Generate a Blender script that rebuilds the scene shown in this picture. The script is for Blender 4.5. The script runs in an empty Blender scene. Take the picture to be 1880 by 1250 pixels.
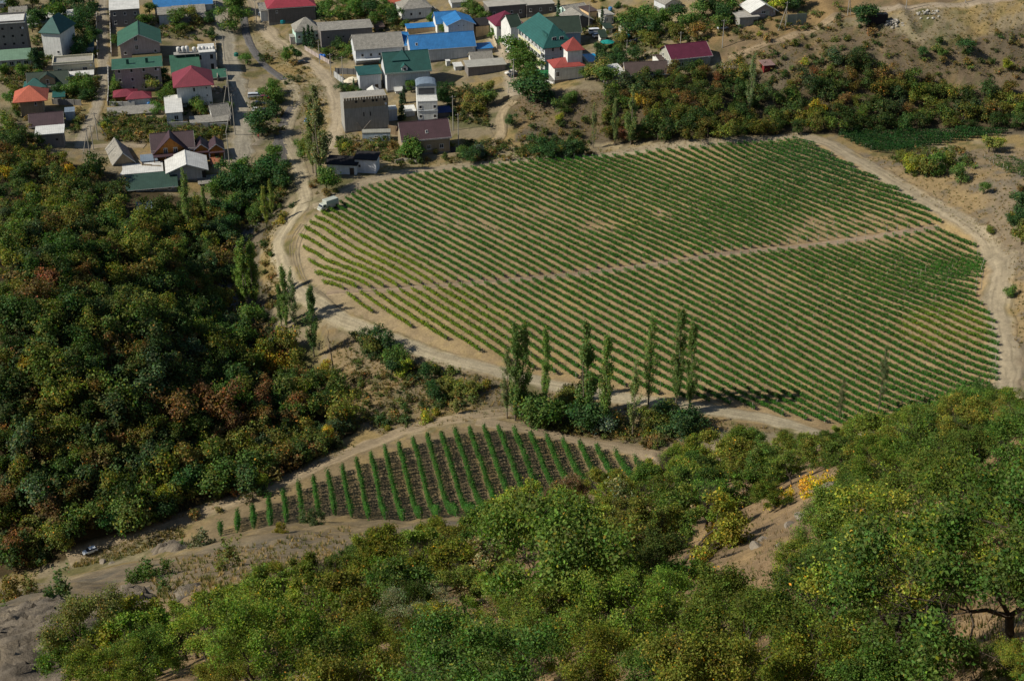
import bpy, math, random, time
import numpy as np
from mathutils import Vector, Matrix

T0 = time.time()
rng = np.random.default_rng(11)
RND = random.Random(4)
rad = math.radians
SC = bpy.context.scene
COL = SC.collection

# ------------------------------------------------------------------ camera, sky, sun, exposure
CAMH, TILT, FPX = 167.0, rad(29.0), 1880 * 50 / 36.0
cam_d = bpy.data.cameras.new('camera')
cam_d.lens, cam_d.sensor_width, cam_d.clip_start, cam_d.clip_end = 50, 36, 0.5, 8000
cam = bpy.data.objects.new('camera', cam_d)
COL.objects.link(cam)
cam.location, cam.rotation_euler = (0, 0, CAMH), (rad(90) - TILT, 0, 0)
SC.camera = cam

SUN_EL, SUN_AZ = rad(40), rad(13.2)          # sun stands to the left, a little on the camera's side
S2 = Vector((-math.cos(SUN_EL) * math.cos(SUN_AZ), -math.cos(SUN_EL) * math.sin(SUN_AZ), math.sin(SUN_EL)))
world = bpy.data.worlds.new('World')
SC.world = world
world.use_nodes = True
wn = world.node_tree
sky = wn.nodes.new('ShaderNodeTexSky')
sky.sky_type, sky.sun_disc, sky.sun_elevation = 'NISHITA', False, SUN_EL
sky.sun_rotation = math.atan2(S2.x, S2.y)
sky.dust_density, sky.air_density, sky.ozone_density = 0.6, 1.0, 1.5
wn.links.new(sky.outputs[0], wn.nodes['Background'].inputs[0])
wn.nodes['Background'].inputs[1].default_value = 0.062
sun_d = bpy.data.lights.new('sun', 'SUN')
sun_d.energy, sun_d.angle, sun_d.color = 4.8, rad(0.53), (1.0, 0.92, 0.77)
sun = bpy.data.objects.new('sun', sun_d)
COL.objects.link(sun)
sun.rotation_euler = S2.to_track_quat('Z', 'Y').to_euler()
vs = SC.view_settings
vs.view_transform, vs.look, vs.exposure, vs.gamma = 'Standard', 'None', 0.25, 1.0
vs.use_curve_mapping = False
SC.cycles.max_bounces, SC.cycles.diffuse_bounces, SC.cycles.glossy_bounces = 5, 3, 2
SC.cycles.transmission_bounces, SC.cycles.transparent_max_bounces = 3, 6
SC.cycles.use_denoising = True
SC.cycles.caustics_reflective = SC.cycles.caustics_refractive = False

# ------------------------------------------------------------------ noise and terrain
def _hash(ix, iy, seed):
    n = (ix.astype(np.int64) * 374761393 + iy.astype(np.int64) * 668265263 + seed * 974634777) & 0xFFFFFFFF
    n = ((n ^ (n >> 13)) * 1274126177) & 0xFFFFFFFF
    return ((n ^ (n >> 16)) & 0xFFFF) / 65535.0
def vnoise(x, y, seed=0):
    x, y = np.asarray(x, float), np.asarray(y, float)
    ix, iy = np.floor(x), np.floor(y)
    fx, fy = x - ix, y - iy
    fx, fy = fx * fx * (3 - 2 * fx), fy * fy * (3 - 2 * fy)
    a, b = _hash(ix, iy, seed), _hash(ix + 1, iy, seed)
    c, d = _hash(ix, iy + 1, seed), _hash(ix + 1, iy + 1, seed)
    return (a * (1 - fx) + b * fx) * (1 - fy) + (c * (1 - fx) + d * fx) * fy
def fbm(x, y, seed=0, octv=4):
    s, a, t = 0, 1.0, 0
    for o in range(octv):
        s = s + a * vnoise(x * 2 ** o + 17 * o, y * 2 ** o - 9 * o, seed + o)
        t += a
        a *= 0.5
    return s / t * 2 - 1

CT, ST = math.cos(TILT), math.sin(TILT)
def ray(px, py):
    u, v = (np.asarray(px, float) - 940) / FPX, (np.asarray(py, float) - 625) / FPX
    d = np.stack([u + 0 * v, CT - v * ST + 0 * u, -ST - v * CT + 0 * u], -1)
    return d / np.linalg.norm(d, axis=-1, keepdims=True)
def project(x, y, z):
    dz = z - CAMH
    Z = y * CT - dz * ST
    Z = np.where(Z < 1, 1, Z)
    return 940 + FPX * x / Z, 625 - FPX * (y * ST + dz * CT) / Z, Z
def dep(py):
    return TILT + math.atan((py - 625) / FPX)

CPZ = [  # photo pixel + height of the ground there
 # village, rising gently away
 (-150,20,12),(0,30,8),(0,130,5),(-120,200,6),(70,240,3),(200,150,4),(170,230,2),(200,40,7),(400,20,7),(400,150,3),(435,290,0),(300,280,1),
 (600,20,6),(600,150,2),(620,260,0),(800,20,8),(800,150,3),(1000,20,10),(1000,140,6),(850,272,0),(760,300,0),(950,190,5),(920,262,0.5),
 # stream bed
 (455,70,1.5),(505,130,0.5),(525,230,-1.5),(540,300,-2),(470,330,-3),(480,400,-6),(415,480,-9),(430,560,-9.5),(445,620,-9),(520,700,-8),(640,770,-5),
 (545,340,-0.6),(555,380,-0.3),
 # left hill
 (0,330,10),(120,330,5),(230,360,0),(340,390,-2),(0,450,20),(150,470,15),(280,470,7),(0,600,22),(150,620,18),(300,600,10),(390,650,2),(470,720,-2),
 (0,750,14),(180,760,11),(350,760,4),(520,780,-2),(600,820,-3),(0,880,6),(180,900,2),(330,890,0),(0,975,-1),(0,1030,-4),(110,985,-1),(460,860,-2),(-200,400,30),(-250,650,26),(-250,850,12),(-250,1000,-2),(-200,250,20),
 # lower track and lower vineyard
 (170,1015,-3),(60,1040,-4),(330,960,-2),(500,892,-1.5),(650,832,-1),(760,790,-1),(900,765,-0.6),(600,900,-0.5),(780,860,0),(960,830,0),(1100,840,0),(880,900,0),(700,940,0),(850,930,0),(980,895,0),(560,945,0.5),(1080,872,0),
 # big vineyard
 (560,430,0),(700,380,0.4),(700,600,0),(1000,310,0.5),(1000,400,1),(1000,520,1),(1000,650,0),(1300,290,1),(1300,450,1.4),(1300,600,0.8),(1500,270,1),(1600,350,1),(1700,420,0.6),(1700,580,0.4),(1820,640,0),(1450,750,0),(1600,792,0),(1700,765,0),(1800,722,0),(1220,735,0),(560,560,-0.5),(700,650,-1.2),(640,690,-4),(780,700,-2),(950,750,-1.6),(1150,775,-1.6),(850,665,0),
 # right hill above the vineyard
 (1100,245,1),(1020,150,7),(1080,180,9),(1150,145,10),(1250,130,12),(1350,112,14),(1450,100,17),(1200,200,7),(1300,200,7),(1400,225,1.5),(1500,160,10),(1500,60,21),(1600,40,24),(1700,110,16),(1760,55,22.5),(1880,20,27),(1880,130,13.5),(1700,205,4.5),(1600,236,1),(1880,232,4),(1300,20,20),(1200,40,14),(1400,20,24),(1100,60,11),(1600,180,8),(1790,180,8),(2050,100,20),(2100,250,6),
 # right bank
 (1560,265,1),(1680,300,3),(1740,300,4),(1880,330,8),(1800,365,5),(1880,450,7),(1830,470,1),(1860,560,2.5),(1840,660,0),(1930,520,7),(2050,400,14),(2050,600,8),
]
CPD = [  # photo pixel + distance: the slope below the camera
 (0,1250,112),(200,1250,86),(470,1250,64),(940,1250,50),(1400,1250,40),(1880,1250,31),(-200,1250,130),(2050,1250,28),
 (0,1185,160),(120,1160,158),(300,1130,120),(600,1100,100),(940,1100,78),(1400,1080,58),(1880,1050,40),
 (60,1095,212),(220,1095,196),(330,1065,190),(450,1050,160),(700,1010,150),(940,1000,116),(1250,985,90),(1400,975,80),(1650,930,60),(1880,900,50),
 (1000,930,158),(1200,905,132),(1450,870,105),(1560,890,86),(1650,815,92),(1880,770,60),(2000,760,56),
 (150,1055,262),(260,1030,262),(350,1005,264),(80,1075,256),(0,1080,252),(450,985,258),(560,968,268),(650,962,268),(740,962,262),(500,1005,225),(620,990,218),(800,985,190),(1100,905,188),(1300,855,172),(1500,815,150),(1750,755,112),
 (20,1135,200),(-150,1130,235),
]
CPW = [(0,0,165.2),(25,5,168),(-45,0,158),(60,-10,178),(-120,-20,150),(0,-60,185),(140,60,120),(140,150,70),(-160,60,95),(-220,150,40),
 (-420,300,60),(420,300,45),(420,500,40),(-420,600,40),(0,750,34),(300,800,80),(-300,800,40),(0,1100,70),(420,1100,130),(-420,1100,90),(420,0,160),(-420,0,120)]
_pts = []
for px, py, z in CPZ:
    d = ray(px, py); t = (z - CAMH) / d[2]; _pts.append((d[0] * t, d[1] * t, z))
for px, py, t in CPD:
    d = ray(px, py) * t; _pts.append((d[0], d[1], CAMH + d[2]))
_pts = np.array(_pts + [tuple(map(float, p)) for p in CPW])
_A, _h = _pts[:, :2], _pts[:, 2]
_C = 7.0
def _phi(r2): return -np.sqrt(r2 + _C * _C)
_n = len(_A)
_K = _phi(((_A[:, None] - _A[None]) ** 2).sum(-1)) + np.eye(_n) * 0.02
_Pm = np.c_[np.ones(_n), _A / 100]
_w = np.linalg.solve(np.block([[_K, _Pm], [_Pm.T, np.zeros((3, 3))]]), np.r_[_h, 0, 0, 0])
GX0, GX1, GY0, GY1, GS = -480.0, 480.0, -90.0, 1150.0, 3.0
_gx, _gy = np.arange(GX0, GX1 + 1, GS), np.arange(GY0, GY1 + 1, GS)
_G = np.zeros((len(_gy), len(_gx)))
for i, yy in enumerate(_gy):
    q = np.c_[_gx, np.full_like(_gx, yy)]
    _G[i] = _phi(((q[:, None] - _A[None]) ** 2).sum(-1)) @ _w[:_n] + np.c_[np.ones(len(q)), q / 100] @ _w[_n:]
_sy, _sx = np.gradient(_G, GS)
_AMP = np.clip((np.hypot(_sx, _sy) - 0.06) / 0.5, 0, 1)
def _bil(Gr, x, y):
    fx = np.clip((x - GX0) / GS, 0, len(_gx) - 1.001); fy = np.clip((y - GY0) / GS, 0, len(_gy) - 1.001)
    ix, iy = fx.astype(int), fy.astype(int); fx, fy = fx - ix, fy - iy
    return (Gr[iy, ix] * (1 - fx) + Gr[iy, ix + 1] * fx) * (1 - fy) + (Gr[iy + 1, ix] * (1 - fx) + Gr[iy + 1, ix + 1] * fx) * fy
def hz(x, y):
    x, y = np.asarray(x, float), np.asarray(y, float)
    a = _bil(_AMP, x, y)
    return _bil(_G, x, y) + a * (1.5 * fbm(x / 13, y / 13, 3, 3) + 0.45 * fbm(x / 2.6, y / 2.6, 8, 3)) + 0.10 * fbm(x / 4, y / 4, 21, 3) \
        + 2.6 * (0.5 - np.abs(fbm(x / 15 + y / 90, y / 55, 61, 3)) * 1.8) * np.clip((x - 82) / 25, 0, 1) * np.clip((y - 448) / 14, 0, 1) * np.clip((560 - y) / 40, 0, 1)
_fx, _fy = np.meshgrid(np.arange(-300, 301.0), np.arange(0, 760.0))
_FH = hz(_fx, _fy)
def hzq(x, y):
    """quick look-up of the ground height on a metre grid"""
    fx = np.clip(x + 300, 0, 599.99); fy = np.clip(y, 0, 758.99)
    ix, iy = fx.astype(int), fy.astype(int); fx, fy = fx - ix, fy - iy
    return (_FH[iy, ix] * (1 - fx) + _FH[iy, ix + 1] * fx) * (1 - fy) + (_FH[iy + 1, ix] * (1 - fx) + _FH[iy + 1, ix + 1] * fx) * fy
def P(px, py):
    """photo pixel -> point on the ground (array in, array out)"""
    px, py = np.atleast_1d(np.asarray(px, float)), np.atleast_1d(np.asarray(py, float))
    d = ray(px, py)
    n = len(px)
    t = np.full(n, 18.0); done = np.zeros(n, bool); lo = t.copy()
    while t.min() < 1300:
        q = d * t[:, None]
        below = (CAMH + q[:, 2]) < hzq(q[:, 0], q[:, 1])
        done |= below
        if done.all(): break
        lo = np.where(done, lo, t)
        t = np.where(done, t, t * 1.008 + 0.05)
    hi = t
    for _ in range(12):
        m = (lo + hi) / 2; q = d * m[:, None]
        b = (CAMH + q[:, 2]) < hzq(q[:, 0], q[:, 1])
        hi = np.where(b, m, hi); lo = np.where(b, lo, m)
    q = d * hi[:, None]
    return np.c_[q[:, 0], q[:, 1], hz(q[:, 0], q[:, 1])]
def P1(px, py): return P(px, py)[0]
def pscale(p):
    return FPX / (p[1] * CT - (p[2] - CAMH) * ST)
def inpoly(x, y, poly):
    x, y = np.asarray(x, float), np.asarray(y, float)
    r = np.zeros(x.shape, bool)
    n = len(poly)
    for i in range(n):
        (x0, y0), (x1, y1) = poly[i][:2], poly[(i + 1) % n][:2]
        if y0 == y1: continue
        c = ((y0 > y) != (y1 > y)) & (x < (x1 - x0) * (y - y0) / (y1 - y0) + x0)
        r ^= c
    return r
# ------------------------------------------------------------------ scene helpers
def link(o, parent=None):
    COL.objects.link(o)
    if parent is not None: o.parent = parent
    return o
def tag(o, label=None, cat=None, group=None, kind=None):
    if label: o['label'] = label
    if cat: o['category'] = cat
    if group: o['group'] = group
    if kind: o['kind'] = kind
    return o
def empty(name, loc, rz=0.0):
    o = bpy.data.objects.new(name, None)
    o.empty_display_size = 0.3
    o.location = tuple(float(v) for v in loc); o.rotation_euler = (0, 0, rz)
    return link(o)
def mesh_np(name, V, Fq, mat=None, colors=None, smooth=False, mats=None, midx=None):
    """mesh from numpy verts and equal-sized faces"""
    me = bpy.data.meshes.new(name)
    V = np.asarray(V, np.float32); Fq = np.asarray(Fq, np.int32)
    nf, k = Fq.shape
    me.vertices.add(len(V)); me.vertices.foreach_set('co', V.ravel())
    me.loops.add(nf * k); me.loops.foreach_set('vertex_index', Fq.ravel())
    me.polygons.add(nf)
    me.polygons.foreach_set('loop_start', np.arange(0, nf * k, k, dtype=np.int32))
    me.polygons.foreach_set('loop_total', np.full(nf, k, np.int32))
    if smooth: me.polygons.foreach_set('use_smooth', np.ones(nf, bool))
    if midx is not None: me.polygons.foreach_set('material_index', np.asarray(midx, np.int32))
    me.update(calc_edges=True)
    if colors is not None:
        a = me.color_attributes.new('tint', 'FLOAT_COLOR', 'POINT')
        c = np.ones((len(V), 4), np.float32); c[:, :3] = colors
        a.data.foreach_set('color', c.ravel())
    for m in (mats or ([mat] if mat else [])): me.materials.append(m)
    return me
class MB:
    """collects boxes, prisms and tubes into one mesh"""
    def __init__(s): s.v, s.f = [], []
    def poly(s, pts, faces):
        b = len(s.v); s.v += [tuple(p) for p in pts]; s.f += [tuple(i + b for i in f) for f in faces]; return s
    def box(s, x0, x1, y0, y1, z0, z1):
        return s.poly([(x0,y0,z0),(x1,y0,z0),(x1,y1,z0),(x0,y1,z0),(x0,y0,z1),(x1,y0,z1),(x1,y1,z1),(x0,y1,z1)],
                      [(0,3,2,1),(4,5,6,7),(0,1,5,4),(1,2,6,5),(2,3,7,6),(3,0,4,7)])
    def slab(s, quad, t):
        """thick sheet under a planar polygon"""
        q = [Vector(p) for p in quad]
        n = (q[1] - q[0]).cross(q[-1] - q[0]).normalized()
        if n.z < 0: q.reverse(); n = -n
        k = len(q)
        return s.poly([tuple(p) for p in q] + [tuple(p - n * t) for p in q],
                      [tuple(range(k)), tuple(range(2 * k - 1, k - 1, -1))] + [(i, i + k, (i + 1) % k + k, (i + 1) % k) for i in range(k)])
    def tube(s, p0, p1, r0, r1, n=6, cap=True):
        p0, p1 = Vector(p0), Vector(p1); d = (p1 - p0).normalized()
        a = d.orthogonal().normalized(); b = d.cross(a)
        pts = []
        for p, r in ((p0, r0), (p1, r1)):
            for i in range(n):
                t = 2 * math.pi * i / n; pts.append(tuple(p + (a * math.cos(t) + b * math.sin(t)) * r))
        fc = [(i, (i + 1) % n, (i + 1) % n + n, i + n) for i in range(n)]
        if cap: fc += [tuple(range(n - 1, -1, -1)), tuple(range(n, 2 * n))]
        return s.poly(pts, fc)
    def lathe(s, c, prof, n=16):
        pts = [(c[0] + r * math.cos(2 * math.pi * i / n), c[1] + r * math.sin(2 * math.pi * i / n), c[2] + z) for r, z in prof for i in range(n)]
        fc = [(j * n + i, j * n + (i + 1) % n, (j + 1) * n + (i + 1) % n, (j + 1) * n + i) for j in range(len(prof) - 1) for i in range(n)]
        fc += [tuple(range(n - 1, -1, -1)), tuple(range((len(prof) - 1) * n, len(prof) * n))]
        return s.poly(pts, fc)
    def mesh(s, name, mat, smooth=False):
        me = bpy.data.meshes.new(name); me.from_pydata(s.v, [], s.f); me.update()
        if smooth: me.polygons.foreach_set('use_smooth', np.ones(len(me.polygons), bool))
        me.materials.append(mat); return me
    def build(s, name, mat, parent=None, loc=None, rz=0.0, smooth=False):
        o = bpy.data.objects.new(name, s.mesh(name, mat, smooth)); link(o, parent)
        if loc is not None: o.location = loc
        o.rotation_euler = (0, 0, rz)
        return o
def put(name, me, parent=None, loc=(0, 0, 0), rot=(0, 0, 0), scale=(1, 1, 1), color=None):
    o = bpy.data.objects.new(name, me); COL.objects.link(o)
    if parent is not None: o.parent = parent
    o.location = loc; o.rotation_euler = rot; o.scale = scale
    if color is not None: o.color = (*color, 1)
    return o

# ------------------------------------------------------------------ materials
_MC = {}
def new_mat(name):
    m = bpy.data.materials.new(name); m.use_nodes = True
    nt = m.node_tree
    return m, nt, nt.nodes['Principled BSDF'], nt.nodes.new, nt.links.new
def paint(color, rough=0.75, var=0.22, scale=1.2, bump=0.0, bscale=20.0, streak=0.0, spec=0.25, wave=0.0, wscale=2.2, metal=0.0):
    """wall, roof and paint material: patchy tone, rain streaks, fine relief, optional corrugation"""
    key = (tuple(color), rough, var, scale, bump, bscale, streak, spec, wave, wscale, metal)
    if key in _MC: return _MC[key]
    m, nt, bs, N, L = new_mat('surface')
    tc = N('ShaderNodeTexCoord')
    nz = N('ShaderNodeTexNoise'); nz.inputs['Scale'].default_value = scale; nz.inputs['Detail'].default_value = 6; nz.inputs['Roughness'].default_value = 0.65
    L(tc.outputs['Object'], nz.inputs['Vector'])
    mr = N('ShaderNodeMapRange'); mr.inputs[1].default_value = 0.25; mr.inputs[2].default_value = 0.75
    mr.inputs[3].default_value = 1 - var; mr.inputs[4].default_value = 1 + var * 0.7
    L(nz.outputs['Fac'], mr.inputs[0])
    fac = mr.outputs[0]
    if streak > 0:
        mp = N('ShaderNodeMapping'); mp.inputs['Scale'].default_value = (3.5, 3.5, 0.22)
        L(tc.outputs['Object'], mp.inputs['Vector'])
        n2 = N('ShaderNodeTexNoise'); n2.inputs['Scale'].default_value = 1.0; n2.inputs['Detail'].default_value = 4
        L(mp.outputs[0], n2.inputs['Vector'])
        m2 = N('ShaderNodeMapRange'); m2.inputs[1].default_value = 0.35; m2.inputs[2].default_value = 0.7; m2.inputs[3].default_value = 1.0; m2.inputs[4].default_value = 1 - streak
        L(n2.outputs['Fac'], m2.inputs[0])
        mm = N('ShaderNodeMath'); mm.operation = 'MULTIPLY'; L(fac, mm.inputs[0]); L(m2.outputs[0], mm.inputs[1]); fac = mm.outputs[0]
    mx = N('ShaderNodeMix'); mx.data_type = 'RGBA'; mx.blend_type = 'MULTIPLY'; mx.inputs[0].default_value = 1
    mx.inputs[6].default_value = (*[v * 0.76 for v in color], 1); L(fac, mx.inputs[7])
    L(mx.outputs[2], bs.inputs['Base Color'])
    bs.inputs['Roughness'].default_value = rough; bs.inputs['Specular IOR Level'].default_value = spec; bs.inputs['Metallic'].default_value = metal
    h = None
    if wave > 0:
        wc = N('ShaderNodeTexWave'); wc.inputs['Scale'].default_value = wscale * 0.35; wc.bands_direction = 'X'; wc.inputs['Distortion'].default_value = 0.4
        L(tc.outputs['Object'], wc.inputs['Vector'])
        wm = N('ShaderNodeMapRange'); wm.inputs[1].default_value = 0.0; wm.inputs[2].default_value = 0.25; wm.inputs[3].default_value = 0.72; wm.inputs[4].default_value = 1.0
        L(wc.outputs['Fac'], wm.inputs[0])
        m3 = N('ShaderNodeMix'); m3.data_type = 'RGBA'; m3.blend_type = 'MULTIPLY'; m3.inputs[0].default_value = 0.6
        L(mx.outputs[2], m3.inputs[6]); L(wm.outputs[0], m3.inputs[7]); L(m3.outputs[2], bs.inputs['Base Color'])
        wv = N('ShaderNodeTexWave'); wv.inputs['Scale'].default_value = wscale; wv.bands_direction = 'X'; wv.inputs['Distortion'].default_value = 0.0
        L(tc.outputs['Object'], wv.inputs['Vector'])
        b1 = N('ShaderNodeBump'); b1.inputs['Strength'].default_value = wave; b1.inputs['Distance'].default_value = 0.06
        L(wv.outputs['Fac'], b1.inputs['Height']); h = b1
    if bump > 0:
        n3 = N('ShaderNodeTexNoise'); n3.inputs['Scale'].default_value = bscale; n3.inputs['Detail'].default_value = 5
        L(tc.outputs['Object'], n3.inputs['Vector'])
        b2 = N('ShaderNodeBump'); b2.inputs['Strength'].default_value = bump; b2.inputs['Distance'].default_value = 0.05
        L(n3.outputs['Fac'], b2.inputs['Height'])
        if h: L(h.outputs[0], b2.inputs['Normal'])
        h = b2
    if h: L(h.outputs[0], bs.inputs['Normal'])
    _MC[key] = m
    return m
def glassmat():
    if 'glass' in _MC: return _MC['glass']
    m, nt, bs, N, L = new_mat('window_glass')
    bs.inputs['Base Color'].default_value = (0.025, 0.03, 0.04, 1); bs.inputs['Roughness'].default_value = 0.08; bs.inputs['Specular IOR Level'].default_value = 0.6
    _MC['glass'] = m
    return m
def leafmat(name, trans=0.3, rough=0.55, gain=1.0):
    """leaf: object colour times a tint per leaf, light passing through"""
    m, nt, bs, N, L = new_mat(name)
    oi = N('ShaderNodeObjectInfo'); at = N('ShaderNodeAttribute'); at.attribute_name = 'tint'
    mx = N('ShaderNodeMix'); mx.data_type = 'RGBA'; mx.blend_type = 'MULTIPLY'; mx.inputs[0].default_value = 1
    gn = N('ShaderNodeMix'); gn.data_type = 'RGBA'; gn.blend_type = 'MULTIPLY'; gn.inputs[0].default_value = 1; gn.inputs[7].default_value = (gain, gain, gain, 1)
    L(oi.outputs['Color'], gn.inputs[6]); L(gn.outputs[2], mx.inputs[6]); L(at.outputs['Color'], mx.inputs[7])
    L(mx.outputs[2], bs.inputs['Base Color'])
    bs.inputs['Roughness'].default_value = rough; bs.inputs['Specular IOR Level'].default_value = 0.07
    tr = N('ShaderNodeBsdfTranslucent')
    m2 = N('ShaderNodeMix'); m2.data_type = 'RGBA'; m2.blend_type = 'MULTIPLY'; m2.inputs[0].default_value = 1
    m2.inputs[7].default_value = (1.05, 1.3, 0.4, 1); L(mx.outputs[2], m2.inputs[6]); L(m2.outputs[2], tr.inputs['Color'])
    ms = N('ShaderNodeMixShader'); ms.inputs[0].default_value = trans
    L(bs.outputs[0], ms.inputs[1]); L(tr.outputs[0], ms.inputs[2])
    L(ms.outputs[0], nt.nodes['Material Output'].inputs[0])
    return m
def groundmat(name, fine=1.0, bump=0.5, attr='tint'):
    m, nt, bs, N, L = new_mat(name)
    at = N('ShaderNodeAttribute'); at.attribute_name = attr
    ge = N('ShaderNodeNewGeometry')
    out = at.outputs['Color']
    for sc, lo, hi in ((0.35, 0.58, 0.81), (1.7, 0.80, 1.20), (9.0, 0.72, 1.25)):
        nz = N('ShaderNodeTexNoise'); nz.inputs['Scale'].default_value = sc * fine; nz.inputs['Detail'].default_value = 4; nz.inputs['Roughness'].default_value = 0.6
        L(ge.outputs['Position'], nz.inputs['Vector'])
        mr = N('ShaderNodeMapRange'); mr.inputs[1].default_value = 0.28; mr.inputs[2].default_value = 0.72; mr.inputs[3].default_value = lo; mr.inputs[4].default_value = hi
        L(nz.outputs['Fac'], mr.inputs[0])
        mx = N('ShaderNodeMix'); mx.data_type = 'RGBA'; mx.blend_type = 'MULTIPLY'; mx.inputs[0].default_value = 1
        L(out, mx.inputs[6]); L(mr.outputs[0], mx.inputs[7]); out = mx.outputs[2]
    L(out, bs.inputs['Base Color'])
    bs.inputs['Roughness'].default_value = 0.95; bs.inputs['Specular IOR Level'].default_value = 0.1
    n3 = N('ShaderNodeTexNoise'); n3.inputs['Scale'].default_value = 2.2 * fine; n3.inputs['Detail'].default_value = 8; n3.inputs['Roughness'].default_value = 0.7
    L(ge.outputs['Position'], n3.inputs['Vector'])
    b = N('ShaderNodeBump'); b.inputs['Strength'].default_value = bump; b.inputs['Distance'].default_value = 0.25
    L(n3.outputs['Fac'], b.inputs['Height']); L(b.outputs[0], bs.inputs['Normal'])
    return m

# ------------------------------------------------------------------ ground: one sheet, finer near the camera
UPPER = [(552,438),(572,412),(600,390),(640,366),(668,349),(760,325),(900,308),(1100,291),(1300,273),(1470,257),(1530,290),(1640,347),(1726,408),(1600,428),(1450,447),(1200,480),(900,512),(720,527),(606,534),(572,488)]
LOWER = [(622,546),(720,540),(900,525),(1200,495),(1450,463),(1600,442),(1722,424),(1782,438),(1806,482),(1786,540),(1816,585),(1828,640),(1824,700),(1700,770),(1600,790),(1530,778),(1440,764),(1380,750),(1300,738),(1232,730),(1160,712),(1060,694),(940,668),(850,636),(760,604),(690,578)]
NEARF = [(384,990),(428,958),(540,905),(600,880),(700,838),(780,812),(860,797),(920,796),(1000,812),(1090,828),(1195,856),(1140,885),(1000,915),(900,945),(700,955),(600,945),(560,950),(500,965)]
FARF = [(1537,247),(1600,246),(1700,245),(1860,241),(1830,252),(1750,262),(1700,272),(1622,287),(1570,266)]
PATCH = [(1808,292),(1850,290),(1900,310),(1900,335),(1850,318)]
FOREST = [(0,235),(60,262),(130,300),(205,318),(235,345),(330,360),(400,390),(430,470),(400,540),(450,600),(500,610),(560,680),(620,700),(655,790),(560,850),(480,900),(380,925),(290,960),(200,1000),(100,1030),(0,1060),(-300,1100),(-300,200)]
HILLTREES = [(1105,235),(1130,165),(1210,145),(1300,128),(1360,145),(1410,195),(1470,165),(1530,112),(1580,110),(1640,150),(1740,165),(1800,180),(1880,175),(1900,238),(1700,238),(1540,245),(1400,250),(1250,262),(1130,265)]
fan_u = np.linspace(-1, 1, 520)
_ys, yy = [], -28.0
while yy < 780: _ys.append(yy); yy += 0.0036 * (max(yy, 0) + 60) + 0.05
while yy < 3600: _ys.append(yy); yy *= 1.05
_ys = np.array(_ys)
FX = fan_u[None] * (0.42 * np.maximum(_ys, 0) + 62)[:, None]
FY = np.repeat(_ys[:, None], len(fan_u), 1)
FZ = hz(FX, FY) + np.clip(FY - 1140, 0, None) * 0.09
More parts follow.
